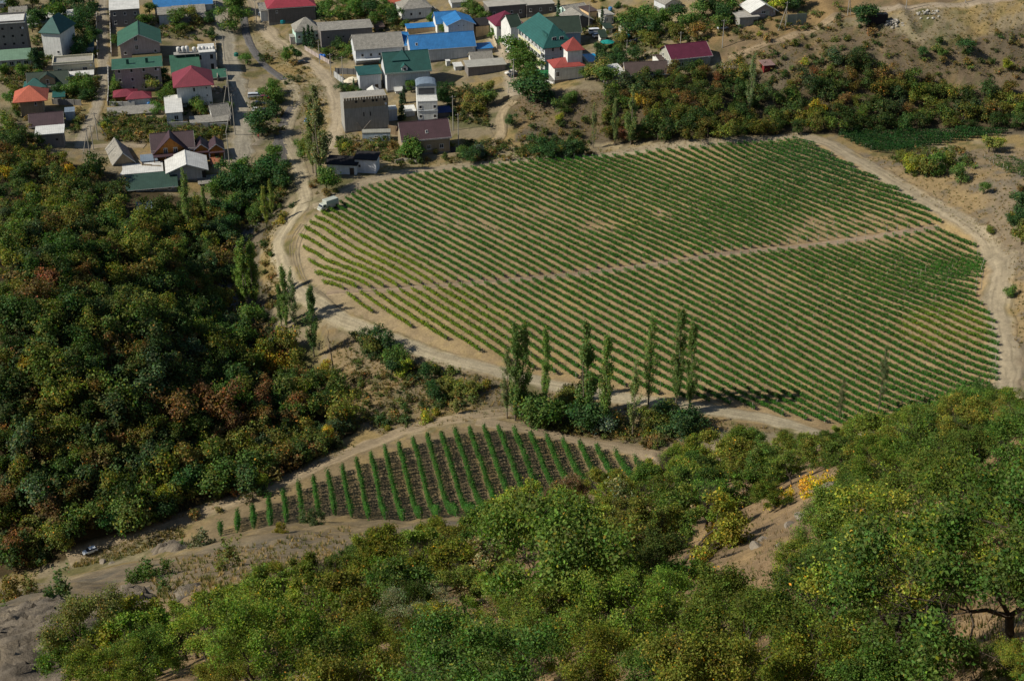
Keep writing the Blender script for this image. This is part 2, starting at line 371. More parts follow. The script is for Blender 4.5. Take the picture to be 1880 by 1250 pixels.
def ground_color(x, y, z):
    px, py, Z = project(x, y, z)
    wx = px + 9 * fbm(x / 7, y / 7, 31, 3); wy = py + 6 * fbm(x / 7, y / 7, 41, 3)
    n1 = fbm(x / 16, y / 16, 51, 4); n2 = fbm(x / 4.5, y / 4.5, 61, 4); n3 = fbm(x / 1.3, y / 1.3, 71, 3)
    def mixc(a, b, t): return np.asarray(a) * (1 - t[..., None]) + np.asarray(b) * t[..., None]
    def st(v, a, b): return np.clip((v - a) / (b - a), 0, 1)
    dry, soil, pale, weed = (0.33, 0.245, 0.12), (0.275, 0.228, 0.158), (0.40, 0.335, 0.23), (0.10, 0.11, 0.045)
    c = mixc(mixc(soil, dry, st(n1 + 0.7 * n2 + 0.3 * n3, -0.05, 0.3)), weed, st(n2 - 0.4 * n1 + 0.3 * n3, 0.08, 0.35) * 0.75)
    c = mixc(c, pale, st(fbm(x / 9, y / 9, 87, 3) + 0.3 * n3, 0.2, 0.45) * 0.6)
    def zone(poly, col, soft=1.0):
        nonlocal c
        k = inpoly(wx, wy, poly)
        c = np.where(k[..., None], col * soft + c * (1 - soft), c)
    one = np.ones_like(x)
    hill = mixc(mixc(mixc((0.19, 0.145, 0.10), (0.145, 0.122, 0.092), st(n1, -0.2, 0.3)), (0.27, 0.195, 0.105), st(n2 + 0.3 * n1, 0.15, 0.45) * 0.8), (0.09, 0.09, 0.045), st(n3 - 0.3 * n1 + 0.4 * n2, 0.2, 0.5) * 0.6)
    zone([(930,185),(1000,165),(1100,165),(1180,190),(1190,262),(1080,262),(950,262)], hill)
    zone([(1330,100),(1480,60),(1600,40),(1640,60),(1720,90),(1900,40),(1900,250),(1500,245),(1380,200)], hill)
    zone([(1280,60),(1330,115),(1420,80),(1560,30),(1900,-20),(1900,-80),(1300,-60)], mixc(mixc((0.29, 0.20, 0.105), (0.215, 0.16, 0.105), st(n1, -0.1, 0.3)), (0.11, 0.105, 0.05), st(n2 + 0.4 * n3, 0.15, 0.4) * 0.6))
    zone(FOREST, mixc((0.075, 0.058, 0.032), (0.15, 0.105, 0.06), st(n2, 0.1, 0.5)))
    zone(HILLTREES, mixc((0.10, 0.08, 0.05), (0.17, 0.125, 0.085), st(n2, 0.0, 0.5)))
    field = mixc(mixc((0.41, 0.305, 0.18), (0.37, 0.27, 0.16), st(n2, -0.3, 0.3)), (0.46, 0.34, 0.165), st(n1 + 0.5 * n3, 0.1, 0.6) * 0.7)
    fl = st(wx + 0.3 * wy, 1150, 700)   # pinker bare soil towards the corner by the bend
    field = mixc(field, (0.37, 0.305, 0.22), fl * 0.7)
    zone([(545,430),(600,375),(668,335),(760,314),(1100,282),(1480,245),(1560,285),(1740,395),(1800,425),(1825,500),(1800,540),(1840,600),(1845,740),(1560,800),(1330,765),(1150,735),(930,690),(760,625),(640,575),(560,510)], field)
    near = mixc((0.26, 0.20, 0.125), (0.34, 0.25, 0.13), st(n2, 0.0, 0.5))
    zone([(300,1000),(420,930),(600,855),(760,800),(900,775),(1000,790),(1200,835),(1150,900),(900,1010),(560,985),(380,1000)], near)
    bank = mixc(mixc((0.30, 0.22, 0.12), (0.23, 0.185, 0.125), st(n1 + n2 * 0.5, -0.1, 0.25)), (0.13, 0.13, 0.05), st(n2, 0.15, 0.45) * 0.6)
    zone([(590,600),(680,612),(760,650),(930,700),(960,760),(860,765),(700,800),(640,770),(600,690)], bank)
    zone([(1500,790),(1230,745),(950,700),(920,760),(1000,790),(1200,830),(1300,790)], bank)
    rb = mixc(mixc((0.27, 0.215, 0.155), (0.34, 0.25, 0.14), st(n1, -0.1, 0.3)), (0.20, 0.17, 0.135), st(n2, 0.1, 0.45))
    zone([(1560,275),(1640,300),(1700,280),(1900,270),(1900,720),(1850,700),(1865,560),(1850,470),(1760,400),(1640,330)], rb)
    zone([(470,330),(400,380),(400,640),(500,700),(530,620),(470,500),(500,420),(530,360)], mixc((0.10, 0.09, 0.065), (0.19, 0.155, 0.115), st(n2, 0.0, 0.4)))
    # slope below the camera: brown shale with dry litter
    d = np.sqrt(x * x + y * y + (z - CAMH) ** 2)
    fore = mixc(mixc((0.33, 0.23, 0.14), (0.27, 0.195, 0.125), st(n1, -0.2, 0.3)), (0.38, 0.265, 0.14), st(n3 + n2, 0.1, 0.7) * 0.7)
    grey = mixc(mixc((0.245, 0.195, 0.14), (0.18, 0.155, 0.125), st(n2, -0.1, 0.4)), (0.30, 0.22, 0.12), st(n1 + 0.5 * n3, 0.15, 0.5) * 0.6)
    k = st(d, 262, 235) * st(z, 3, 8)
    c = c * (1 - k[..., None]) + (fore * st(d, 190, 130)[..., None] + grey * (1 - st(d, 190, 130))[..., None]) * k[..., None]
    return c * (1 + 0.10 * n3[..., None]) * np.array((1.0, 1.0, 0.93))
gcol = ground_color(FX, FY, FZ)
_r, _c = FX.shape
_i = np.arange(_r * _c).reshape(_r, _c)
GQ = np.stack([_i[:-1, :-1], _i[:-1, 1:], _i[1:, 1:], _i[1:, :-1]], -1).reshape(-1, 4)
MAT_GROUND = groundmat('earth')
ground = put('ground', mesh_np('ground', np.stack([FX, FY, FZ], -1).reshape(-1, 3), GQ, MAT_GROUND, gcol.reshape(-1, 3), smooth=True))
tag(ground, 'brown and straw coloured earth of the valley and its slopes', kind='structure')

# ------------------------------------------------------------------ roads, tracks and the stream
MAT_ROAD = groundmat('packed_dirt', 1.5, 0.35)
def resample(pts, step):
    pts = np.asarray(pts, float)
    s = np.r_[0, np.cumsum(np.hypot(*np.diff(pts[:, :2], axis=0).T))]
    t = np.arange(0, s[-1], step)
    q = np.c_[np.interp(t, s, pts[:, 0]), np.interp(t, s, pts[:, 1])]
    k = np.array([1, 4, 6, 4, 1.0]); k /= k.sum()
    for _ in range(5):
        pad = np.r_[q[:1], q[:1], q, q[-1:], q[-1:]]
        q = np.c_[np.convolve(pad[:, 0], k, 'valid'), np.convolve(pad[:, 1], k, 'valid')]
    return q
def ribbon(name, px, width, color, label, rut=0.0, verge=None, jit=0.25, lift=0.13, mat=None, sink=0.16):
    q = resample(P([p[0] for p in px], [p[1] for p in px]), 1.3)
    tg = np.gradient(q, axis=0); tg /= np.linalg.norm(tg, axis=1, keepdims=True) + 1e-9
    nr = np.c_[tg[:, 1], -tg[:, 0]]
    u = np.array([-1, -0.9, -0.8, -0.7, -0.6, -0.5, -0.4, -0.3, -0.2, -0.1, 0, 0.1, 0.2, 0.3, 0.4, 0.5, 0.6, 0.7, 0.8, 0.9, 1.0])
    wl = width / 2 * (1 + jit * fbm(q[:, 0] / 5, q[:, 1] / 5, 91, 3)); wr = width / 2 * (1 + jit * fbm(q[:, 0] / 5, q[:, 1] / 5, 95, 3))
    w = np.where(u[None] < 0, wl[:, None], wr[:, None]) * u[None]
    X = q[:, :1] + nr[:, :1] * w; Y = q[:, 1:] + nr[:, 1:] * w
    prof = np.where(np.abs(u) > 0.9, -sink, np.where(np.abs(u) > 0.7, lift * 0.5, lift)) - rut * 0.05 * (np.abs(np.abs(u) - 0.5) < 0.15)
    Zz = hz(X, Y) + prof[None]
    c = np.repeat(np.repeat(np.asarray(color, float)[None, None], len(q), 0), len(u), 1)
    vg = np.asarray(verge if verge is not None else np.asarray(color) * 0.85)
    n = fbm(X / 3, Y / 3, 99, 3)
    tt = np.clip((np.abs(u)[None] - 0.55) / 0.4 + 0.5 * n, 0, 1) * 0.8
    if rut: tt = np.maximum(tt, np.clip(1 - np.abs(u)[None] / 0.25 + 0.6 * n, 0, 1) * rut)
    c = c * (1 - tt[..., None]) + vg * tt[..., None]
    ge = np.clip((np.abs(u)[None] - 0.45) / 0.45 + 0.7 * n, 0, 1)
    if mat is None: c = c * (1 - ge[..., None]) + ground_color(X, Y, hz(X, Y)) * ge[..., None]
    sl = np.cumsum(np.r_[0, np.hypot(*np.diff(q, axis=0).T)])[:, None]
    stk = fbm(sl / 14 + 0 * u[None], u[None] * width * 0.9 + 0 * sl, 131, 3) + 0.6 * fbm(sl / 5, u[None] * width * 2.2 + 0 * sl, 133, 2)
    c = c * (1 + 0.30 * stk[..., None])
    if rut:
        wv = 0.45 + 0.05 * np.sin(sl / 9)
        c = c * (1 - 0.20 * np.exp(-((np.abs(u)[None] - wv) / 0.07) ** 2) * (0.6 + 0.8 * fbm(sl / 11 + 0 * u[None], 0 * sl + 0 * u[None], 137, 2)))[..., None]
    r, k = X.shape
    i = np.arange(r * k).reshape(r, k)
    Fq = np.stack([i[:-1, :-1], i[:-1, 1:], i[1:, 1:], i[1:, :-1]], -1).reshape(-1, 4)
    o = put(name, mesh_np(name, np.stack([X, Y, Zz], -1).reshape(-1, 3), Fq[:, ::-1], mat or MAT_ROAD, c.reshape(-1, 3), smooth=True))
    if o.data.polygons[0].normal.z < 0: o.data.flip_normals()
    return tag(o, label, kind='structure')
PALE, TAN, GREY = (0.43, 0.372, 0.258), (0.42, 0.325, 0.205), (0.38, 0.345, 0.272)
ribbon('road', [(388,-40),(398,-5),(408,40),(416,80),(424,120),(436,165),(443,205),(447,250),(443,285),(436,312)], 9, GREY, 'pale dusty village street running down past the parked cars', jit=0.35, verge=(0.34,0.27,0.18))
ribbon('parking_ground', [(447,160),(452,190),(452,230),(450,270)], 13, (0.40,0.345,0.265), 'wide dusty parking ground beside the village street', jit=0.5, lift=0.10)
ribbon('road', [(455,-20),(475,30),(505,75),(548,100),(585,128),(608,155),(619,190),(620,230),(613,262),(606,280)], 8, (0.42,0.35,0.245), 'pale village street curving down to the tall poplar', jit=0.3)
ribbon('track', [(523,145),(538,158),(546,178),(543,200),(530,222),(520,248),(530,275),(546,300),(554,325),(556,350),(562,378)], 5.5, (0.42,0.36,0.25), 'dirt track winding down beside the dry stream', rut=0.35)
ribbon('road', [(566,382),(585,380),(610,366),(640,348),(680,330),(760,314),(880,302),(1000,290),(1150,280),(1300,264),(1420,253),(1485,248),(1535,268)], 6.5, (0.40,0.335,0.23), 'dirt road along the far edge of the large vineyard', rut=0.3, jit=0.35)
ribbon('road', [(556,372),(545,395),(522,420),(508,445),(512,475),(530,510),(558,548),(605,578),(680,606),(760,640),(850,668),(930,688),(1040,712),(1140,730),(1230,744),(1330,757),(1420,772),(1500,792),(1580,815)], 6.2, PALE, 'pale dirt road curving round the near edge of the large vineyard', rut=0.3, verge=(0.36,0.30,0.205))
ribbon('road', [(1470,252),(1520,262),(1580,298),(1640,335),(1700,370),(1760,402),(1815,440),(1842,485),(1836,520),(1826,560),(1838,620),(1848,690),(1850,740)], 8.5, (0.385,0.325,0.225), 'dirt road curving round the right end of the large vineyard', rut=0.25, jit=0.3)
ribbon('field_path', [(588,541),(720,533),(900,518),(1200,488),(1450,455),(1600,435),(1740,412)], 3.6, (0.36,0.275,0.19), 'narrow bare path that splits the large vineyard in two', jit=0.2, lift=0.06, sink=0.1)
ribbon('track', [(110,1035),(170,1013),(250,985),(330,957),(420,922),(500,890),(580,858),(650,828),(720,800),(780,780),(850,768),(930,758),(960,745)], 6, (0.38,0.30,0.195), 'dusty track between the forest and the small vineyard', rut=0.3, jit=0.35)
ribbon('track', [(860,775),(930,782),(1000,796),(1080,812),(1160,826),(1230,842)], 5.5, (0.36,0.285,0.19), 'dusty track above the upper ends of the small vineyard', rut=0.3, jit=0.3)
ribbon('track', [(950,182),(930,196),(916,210),(921,228),(923,245),(914,258),(895,272)], 4.2, (0.42,0.335,0.215), 'narrow lane twisting down the bank below the hotel', rut=0.3)
ribbon('road', [(192,-20),(187,40),(188,80),(190,120),(184,160),(179,195),(165,225),(152,255),(146,278)], 5.5, (0.36,0.315,0.24), 'narrow village lane between the hedges', jit=0.25)
ribbon('track', [(135,275),(180,268),(230,266),(280,270)], 5, (0.40,0.33,0.23), 'short dirt lane leading to the wooden chalet', jit=0.3)
ribbon('road', [(900,60),(915,85),(928,110),(936,135),(942,165),(950,182)], 7, (0.44,0.37,0.27), 'paved yard lane beside the hotel', jit=0.2)
ribbon('road', [(1560,22),(1640,17),(1700,12),(1790,6),(1900,-4)], 5, (0.40,0.33,0.24), 'dirt road along the top of the right hillside', rut=0.3)
ribbon('track', [(1330,112),(1380,92),(1440,72),(1500,52),(1560,25)], 4, (0.36,0.275,0.175), 'faint track climbing the dry hillside', rut=0.5)
ribbon('road', [(1310,118),(1335,128),(1370,135)], 5, (0.34,0.30,0.24), 'short driveway below the maroon roofed house', jit=0.3)
for k_, off in enumerate((0, 5, 11, 17)):
    ribbon('tyre_track', [(x_ + off, y_ + 0.25 * off) for x_, y_ in ((556,405),(538,430),(530,455),(536,490),(556,522),(590,552),(640,580))], 0.45, (0.20,0.165,0.115), 'curved tyre track on the bare headland at the road bend', jit=0.3, lift=0.05, sink=0.02)
for off in (0, 6, 16):
    ribbon('tyre_track', [(1808 + off * 0.6, 470),(1800 + off, 540),(1826 + off, 600),(1836 + off, 660),(1838 + off, 700)], 0.45, (0.22,0.18,0.125), 'tyre track along the right end of the vineyard', jit=0.3, lift=0.05, sink=0.02)
MAT_STONE = groundmat('stream_gravel', 2.0, 0.8)
ribbon('stream_bed', [(436,5),(448,35),(452,65),(466,95),(490,125),(515,142),(524,150)], 3.4, (0.17,0.165,0.165), 'dark dry channel between the two village streets', jit=0.2, mat=MAT_STONE)
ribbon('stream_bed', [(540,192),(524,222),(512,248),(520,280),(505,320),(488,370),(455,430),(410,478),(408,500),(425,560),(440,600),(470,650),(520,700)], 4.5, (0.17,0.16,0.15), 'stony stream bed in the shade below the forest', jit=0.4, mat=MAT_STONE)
def water_mat():
    m, nt, bs, N, L = new_mat('stream_water')
    bs.inputs['Base Color'].default_value = (0.02, 0.035, 0.05, 1); bs.inputs['Roughness'].default_value = 0.06
    nz = N('ShaderNodeTexNoise'); nz.inputs['Scale'].default_value = 3; b = N('ShaderNodeBump'); b.inputs['Strength'].default_value = 0.25; b.inputs['Distance'].default_value = 0.05
    L(nz.outputs[0], b.inputs['Height']); L(b.outputs[0], bs.inputs['Normal'])
    return m
MAT_WATER = water_mat()
ribbon('stream_water', [(412,480),(408,495),(414,530),(428,572),(438,600)], 1.8, (0.02,0.03,0.05), 'thin blue trickle of water in the stream bed', jit=0.6, lift=0.22, mat=MAT_WATER, sink=-0.16)
print('ground', round(time.time() - T0, 1))
# ------------------------------------------------------------------ plant meshes
def unit(v): return v / (np.linalg.norm(v, axis=-1, keepdims=True) + 1e-9)
def leaf_mesh(C, size, out, brown=0.05, spread=0.9, aspect=1.5, fold=True, vary=0.28, yellow=0.0):
    """one small folded blade per centre: verts, quads and a tint per leaf"""
    n = len(C)
    nrm = unit(out + spread * rng.normal(size=(n, 3)) + np.array([0, 0, 0.35]))
    a = unit(np.cross(nrm, rng.normal(size=(n, 3)))); b = np.cross(nrm, a)
    s = size * rng.uniform(0.65, 1.3, (n, 1))
    L = a * s * aspect * 0.5; W = b * s * 0.5
    if fold:
        dr = nrm * s * 0.16
        V = np.stack([C - L, C + W - L * 0.1 + dr, C + L, C - W - L * 0.1 + dr, C - dr * 0.4], 1)
        # two quads sharing the midrib
        V = np.stack([C - L, C + W - L * 0.15 + dr, C + L, C - W - L * 0.15 + dr], 1)
        F = np.arange(n * 4).reshape(n, 4)
        F = np.concatenate([F[:, [0, 1, 2]], F[:, [0, 2, 3]]])
    else:
        V = np.stack([C - L, C + W, C + L, C - W], 1)
        F = np.arange(n * 4).reshape(n, 4)
        F = np.concatenate([F[:, [0, 1, 2]], F[:, [0, 2, 3]]])
    t = rng.uniform(1 - vary, 1 + vary, (n, 1)) * np.ones((1, 3))
    t = t * (1 + 0.12 * rng.normal(size=(n, 3)) * np.array([1, 0.5, 0.8]))
    k = rng.random(n)
    t[k < brown] = t[k < brown] * np.array([2.1, 1.15, 0.95])
    ky = rng.random(n) < yellow
    t[ky] = t[ky] * np.array([1.8, 1.45, 0.75])
    return V.reshape(-1, 3), F, np.repeat(np.clip(t, 0.2, 4), 4, 0)
MAT_LEAF = leafmat('leaf', 0.34, gain=1.85)
MAT_NEEDLE = leafmat('needle', 0.12, 0.6, 1.6)
MAT_VINE = leafmat('vine_leaf', 0.3, 0.5, 1.12)
MAT_BARK = paint((0.085, 0.066, 0.05), 0.95, 0.35, 6, 0.6, 25)
MAT_PALEBARK = paint((0.30, 0.27, 0.22), 0.9, 0.35, 5, 0.4, 20)
MAT_TWIG = paint((0.20, 0.165, 0.13), 0.95, 0.3, 5)

def tubes(segs, n=5):
    """many tapered tubes -> verts, quads"""
    segs = [s for s in segs]
    p0 = np.array([s[0] for s in segs]); p1 = np.array([s[1] for s in segs]); r0 = np.array([s[2] for s in segs])[:, None]; r1 = np.array([s[3] for s in segs])[:, None]
    d = unit(p1 - p0); h = np.where(np.abs(d[:, 2:3]) < 0.9, np.array([[0, 0, 1.0]]), np.array([[1.0, 0, 0]]))
    a = unit(np.cross(d, h)); b = np.cross(d, a)
    V = []
    for p, r in ((p0, r0), (p1, r1)):
        for i in range(n):
            t = 2 * math.pi * i / n; V.append(p + (a * math.cos(t) + b * math.sin(t)) * r)
    V = np.stack(V, 1)
    base = np.arange(len(segs))[:, None] * 2 * n
    F = np.concatenate([base + np.array([[i, (i + 1) % n, (i + 1) % n + n, i + n]]) for i in range(n)])
    return V.reshape(-1, 3), F
def grow(height, levels, spread=0.75, nb=(3, 4), seed=0, r0=0.16, first=0.3, up=0.25, shrink=(0.6, 0.8), wob=0.22, stems=1):
    """skeleton of a tree: list of segments and of leaf-bearing tips (point, direction)"""
    R = random.Random(seed)
    segs, tips = [], []
    def rnd(): return np.array([R.gauss(0, 1), R.gauss(0, 1), R.gauss(0, 1)])
    def branch(p, d, L, r, lv):
        k = 3 if lv < 2 else 2
        for i in range(k):
            d = d + wob * rnd() + np.array([0, 0, up * 0.12]); d = d / np.linalg.norm(d)
            q = p + d * L / k; r2 = r * (0.86 if lv < levels else 0.7)
            segs.append((p, q, r, r2, lv)); p, r = q, r2
            if lv >= levels - 1: tips.append((q, d))
            if lv >= 1 and lv < levels and R.random() < 0.55:
                dd = d + 1.0 * rnd(); dd = dd / np.linalg.norm(dd); dd[2] = dd[2] * 0.6 + 0.1
                branch(p, dd, L * R.uniform(0.4, 0.6), r * 0.5, min(levels, lv + 2))
        if lv < levels:
            m = R.randint(*nb)
            ph = R.uniform(0, 6.28)
            a = np.cross(d, [0.3, 0.9, 0.1]); a /= np.linalg.norm(a); b = np.cross(d, a)
            for j in range(m):
                t = ph + 6.283 * j / m + R.uniform(-0.5, 0.5); sp = spread * R.uniform(0.7, 1.35)
                dd = d + (a * math.cos(t) + b * math.sin(t)) * sp + np.array([0, 0, up * 0.3])
                branch(p, dd / np.linalg.norm(dd), L * R.uniform(*shrink), r * R.uniform(0.55, 0.75), lv + 1)
    for s in range(stems):
        d0 = np.array([R.uniform(-.3, .3) * (1 + (stems > 1)), R.uniform(-.3, .3) * (1 + (stems > 1)), 1.0]); d0 /= np.linalg.norm(d0)
        branch(np.array([R.uniform(-.2, .2) * (stems > 1), R.uniform(-.2, .2) * (stems > 1), -0.4]), d0, height * first, r0, 0)
    return segs, tips
def fit(segs, tips, H, W):
    """scale the skeleton to a height and a crown width"""
    T = np.array([t[0] for t in tips])
    k = np.array([W / max(np.ptp(T[:, 0]), np.ptp(T[:, 1])), W / max(np.ptp(T[:, 0]), np.ptp(T[:, 1])), H / T[:, 2].max()])
    off = np.array([np.mean(T[:, 0]) * 0.0, 0, 0])
    return [(s[0] * k - off, s[1] * k - off, s[2], s[3], s[4]) for s in segs], [(t[0] * k - off, t[1]) for t in tips]
def oak_meshes(name, seed, H, W, leafs, lsize, levels=4, per=14, brown=0.05, yellow=0.0, stems=1, first=0.3, r0=0.15, gap=-0.2):
    segs, tips = fit(*grow(H, levels, seed=seed, stems=stems, first=first, r0=r0), H, W)
    Vt, Ft = tubes([s for s in segs if s[4] <= 1], 7)
    Vw, Fw = tubes([s for s in segs if s[4] > 1], 4)
    V = np.r_[Vt, Vw]; F = np.r_[Ft, Fw + len(Vt)]
    trunk = mesh_np(name + '_trunk', V, F, MAT_BARK, smooth=True)
    T = np.array([t[0] for t in tips]); D = np.array([t[1] for t in tips])
    c = T.mean(0)
    m = max(1, int(round(leafs / len(T))))
    # leaves sit in tufts round the twig tips
    nz = fbm(T[:, 0] / 0.9 + T[:, 2] * 0.7 + seed, T[:, 1] / 0.9 - T[:, 2] * 0.9, seed, 2)
    keep = (nz > gap) & (rng.random(len(T)) < 0.95)
    m = max(1, int(round(leafs / max(1, keep.sum()))))
    T, D = T[keep], D[keep]
    C = np.repeat(T, m, 0) + rng.normal(size=(len(T) * m, 3)) * np.array([0.16, 0.16, 0.085]) * (W / 4.5) ** 0.5 + np.repeat(D, m, 0) * rng.uniform(-0.25, 0.2, (len(T) * m, 1))
    out = unit(C - c) * 0.5
    V, F, t = leaf_mesh(C, lsize, out, brown=brown, yellow=yellow, aspect=1.6)
    # whole tufts differ a little in tone
    tt = np.repeat(np.repeat(rng.uniform(0.6, 1.35, (len(T), 1)) * (1 + 0.08 * rng.normal(size=(len(T), 3))), m, 0), 4, 0)
    crown = mesh_np(name + '_crown', V, F, MAT_LEAF, t * tt)
    return trunk, crown
def clump_tree(name, seed, H, W, nclump, per, lsize, zlow=0.25, brown=0.05, yellow=0.04, mat=None, cone=False, tr=True, gap=0.35, flat=1.0):
    """middle-distance tree: leaf clumps spread unevenly through an irregular crown"""
    g = np.random.default_rng(seed)
    # irregular crown from 5..8 lobes
    nl = g.integers(6, 10)
    lob = np.c_[g.normal(0, 0.24, nl) * W, g.normal(0, 0.24, nl) * W, g.uniform(zlow + 0.1, 0.86, nl) * H]
    lr = g.uniform(0.2, 0.36, nl) * W
    if cone:
        zc = g.uniform(zlow, 1, nclump) ** 1.2; rr = (1 - zc) ** 0.8 * W / 2
        an = g.uniform(0, 6.283, nclump); q = np.sqrt(g.uniform(0.25, 1, nclump))
        cl = np.c_[np.cos(an) * rr * q, np.sin(an) * rr * q, zc * H]; ctr = np.c_[np.zeros((nclump, 2)), cl[:, 2] - 0.3]
    else:
        k = g.integers(0, nl, nclump)
        d = unit(g.normal(size=(nclump, 3))); d[:, 2] = np.abs(d[:, 2]) * 0.9 - 0.25 * (g.random(nclump) < 0.5)
        d = unit(d)
        cl = lob[k] + d * lr[k][:, None] * g.uniform(0.65, 1.05, (nclump, 1)) * np.array([1, 1, 0.85 * flat])
        ctr = lob[k]
    top = cl[:, 2].max(); cl[:, 2] *= H / top
    cs = W * 0.075 * g.uniform(0.7, 1.4, (nclump, 1))
    C = np.repeat(cl, per, 0) + g.normal(size=(nclump * per, 3)) * np.repeat(cs, per, 0)
    out = np.repeat(unit(cl - ctr), per, 0)
    V, F, t = leaf_mesh(C, lsize, out, brown=brown, yellow=yellow, spread=0.55, aspect=1.3, fold=False)
    tone = np.repeat(np.repeat(g.uniform(0.68, 1.32, (nclump, 1)) * (1 + 0.09 * g.normal(size=(nclump, 3))), per, 0), 4, 0)
    crown = mesh_np(name + '_crown', V, F, mat or MAT_LEAF, t * tone)
    trunk = None
    if tr:
        segs = [(np.array([0, 0, -0.6]), np.array([0.05, 0, H * 0.35]), W * 0.035 + 0.04, W * 0.028 + 0.03)]
        for i in range(min(5, nl)):
            segs.append((np.array([0.05, 0, H * g.uniform(0.2, 0.36)]), lob[i] * np.array([1, 1, 0.95]) * np.array([1, 1, H / top]), W * 0.02 + 0.02, 0.015))
        Vt, Ft = tubes(segs, 5)
        trunk = mesh_np(name + '_trunk', Vt, Ft, MAT_BARK, smooth=True)
    return trunk, crown
def poplar_meshes(name, seed, H, W, n, lsize, bare=0.0, low=0.12, stems=1):
    g = np.random.default_rng(seed)
    segs = []; tips = []
    for s in range(stems):
        bx, by = (g.uniform(-0.9, 0.9, 2) if stems > 1 else (0, 0)); hh = H * (1 if s == 0 else g.uniform(0.7, 0.92))
        p = np.array([bx, by, -0.5]); r = H * 0.011
        ax = [p]
        for i in range(8):
            q = np.array([bx * (1 + 0.1 * i) + g.normal(0, 0.08), by * (1 + 0.1 * i) + g.normal(0, 0.08), hh * (i + 1) / 8]); segs.append((p, q, r, r * 0.84)); p, r = q, r * 0.84; ax.append(q)
        for j in range(int(34 / stems)):
            f = g.uniform(low * 0.6, 0.93); z = f * hh; a = g.uniform(0, 6.283)
            prof = math.sin(min(1, (f - 0.0) / 0.35) * 1.57) * (1 - max(0, f - 0.45) / 0.6)
            b0 = np.array([np.interp(z, [v[2] for v in ax], [v[0] for v in ax]), np.interp(z, [v[2] for v in ax], [v[1] for v in ax]), z])
            L = hh * g.uniform(0.10, 0.2) * (1.1 - 0.5 * f)
            rad_ = W * 0.5 * prof * g.uniform(0.5, 1.05)
            b1 = b0 + np.array([math.cos(a) * rad_, math.sin(a) * rad_, L])
            bm = (b0 + b1) / 2 + np.array([math.cos(a), math.sin(a), 0]) * rad_ * 0.22
            segs += [(b0, bm, 0.05, 0.035), (bm, b1, 0.035, 0.012)]
            if g.random() > bare:
                for t in np.linspace(0.3, 1.1, 6): tips.append(b0 * (1 - t) + b1 * t + g.normal(0, 0.16, 3))
            else:
                for t in (0.5, 0.8, 1.0):
                    pp = b0 * (1 - t) + b1 * t; segs.append((pp, pp + np.array([g.normal(0, 0.3), g.normal(0, 0.3), g.uniform(0.6, 1.6)]), 0.02, 0.006))
    Vt, Ft = tubes(segs, 5)
    trunk = mesh_np(name + '_trunk', Vt, Ft, MAT_PALEBARK if bare > 0.3 else MAT_TWIG, smooth=True)
    T = np.array(tips)
    m = max(1, int(n / len(T)))
    C = np.repeat(T, m, 0) + g.normal(size=(len(T) * m, 3)) * np.array([0.27, 0.27, 0.5])
    V, F, t = leaf_mesh(C, lsize, unit(C * np.array([1, 1, 0]) + 1e-3) * 0.7, brown=0.05, spread=0.7, aspect=1.3, fold=False)
    crown = mesh_np(name + '_crown', V, F, MAT_LEAF, t)
    return trunk, crown
def vine_mesh(name, seed, n=64, H=1.8, L=1.75, W=0.64, ls=0.25, low=0.38):
    g = np.random.default_rng(seed)
    u = g.uniform(-0.5, 0.5, n); v = g.beta(1.5, 1.2, n)
    edge = low + (H - low) * (0.75 + 0.25 * np.interp(u, np.linspace(-0.5, 0.5, 6), g.uniform(0.78, 1.1, 6)))
    C = np.c_[g.normal(0, 0.3, n) * W * (0.6 + 0.6 * v), u * L, low + (edge - low) * v]
    V, F, t = leaf_mesh(C, ls, np.c_[np.sign(C[:, :1]) * 0.8, np.zeros((n, 1)), np.full((n, 1), 0.9)], brown=0.02, spread=0.6, aspect=1.15, fold=False, yellow=0.05)
    Vt, Ft = tubes([(np.array([0, 0, -0.15]), np.array([0.02, 0.05, low + 0.35]), 0.045, 0.03), (np.array([0.02, 0.05, low + 0.3]), np.array([0, 0.6, low + 0.5]), 0.025, 0.012), (np.array([0.02, 0.05, low + 0.3]), np.array([0, -0.6, low + 0.5]), 0.025, 0.012)], 3)
    Vt2 = Vt; Ft3 = np.concatenate([Ft[:, [0, 1, 2]], Ft[:, [0, 2, 3]]])
    return mesh_np(name, np.r_[V, Vt2], np.r_[F, Ft3 + len(V)], None, np.r_[t, np.ones((len(Vt2), 3))], mats=[MAT_VINE, MAT_BARK], midx=np.r_[np.zeros(len(F)), np.ones(len(Ft3))])
ORD = ['nearest', 'second nearest', 'third nearest', 'fourth nearest', 'fifth nearest', 'sixth nearest', 'seventh nearest', 'eighth nearest', 'ninth nearest', 'tenth nearest', 'eleventh nearest', 'twelfth nearest']
ORDN = {1:'first',2:'second',3:'third',4:'fourth',5:'fifth',6:'sixth',7:'seventh',8:'eighth',9:'ninth',10:'tenth',11:'eleventh',12:'twelfth',13:'thirteenth',14:'fourteenth',15:'fifteenth',16:'sixteenth',17:'seventeenth',18:'eighteenth',19:'nineteenth'}
TENS = {2:'twent',3:'thirt',4:'fort',5:'fift',6:'sixt',7:'sevent',8:'eight',9:'ninet'}
def ordinal(n):
    if n in ORDN: return ORDN[n]
    if n >= 100: return ('hundredth' if n == 100 else 'hundred and ' + ordinal(n - 100))
    t, u = divmod(n, 10)
    return TENS[t] + ('ieth' if u == 0 else 'y-' + ORDN[u])
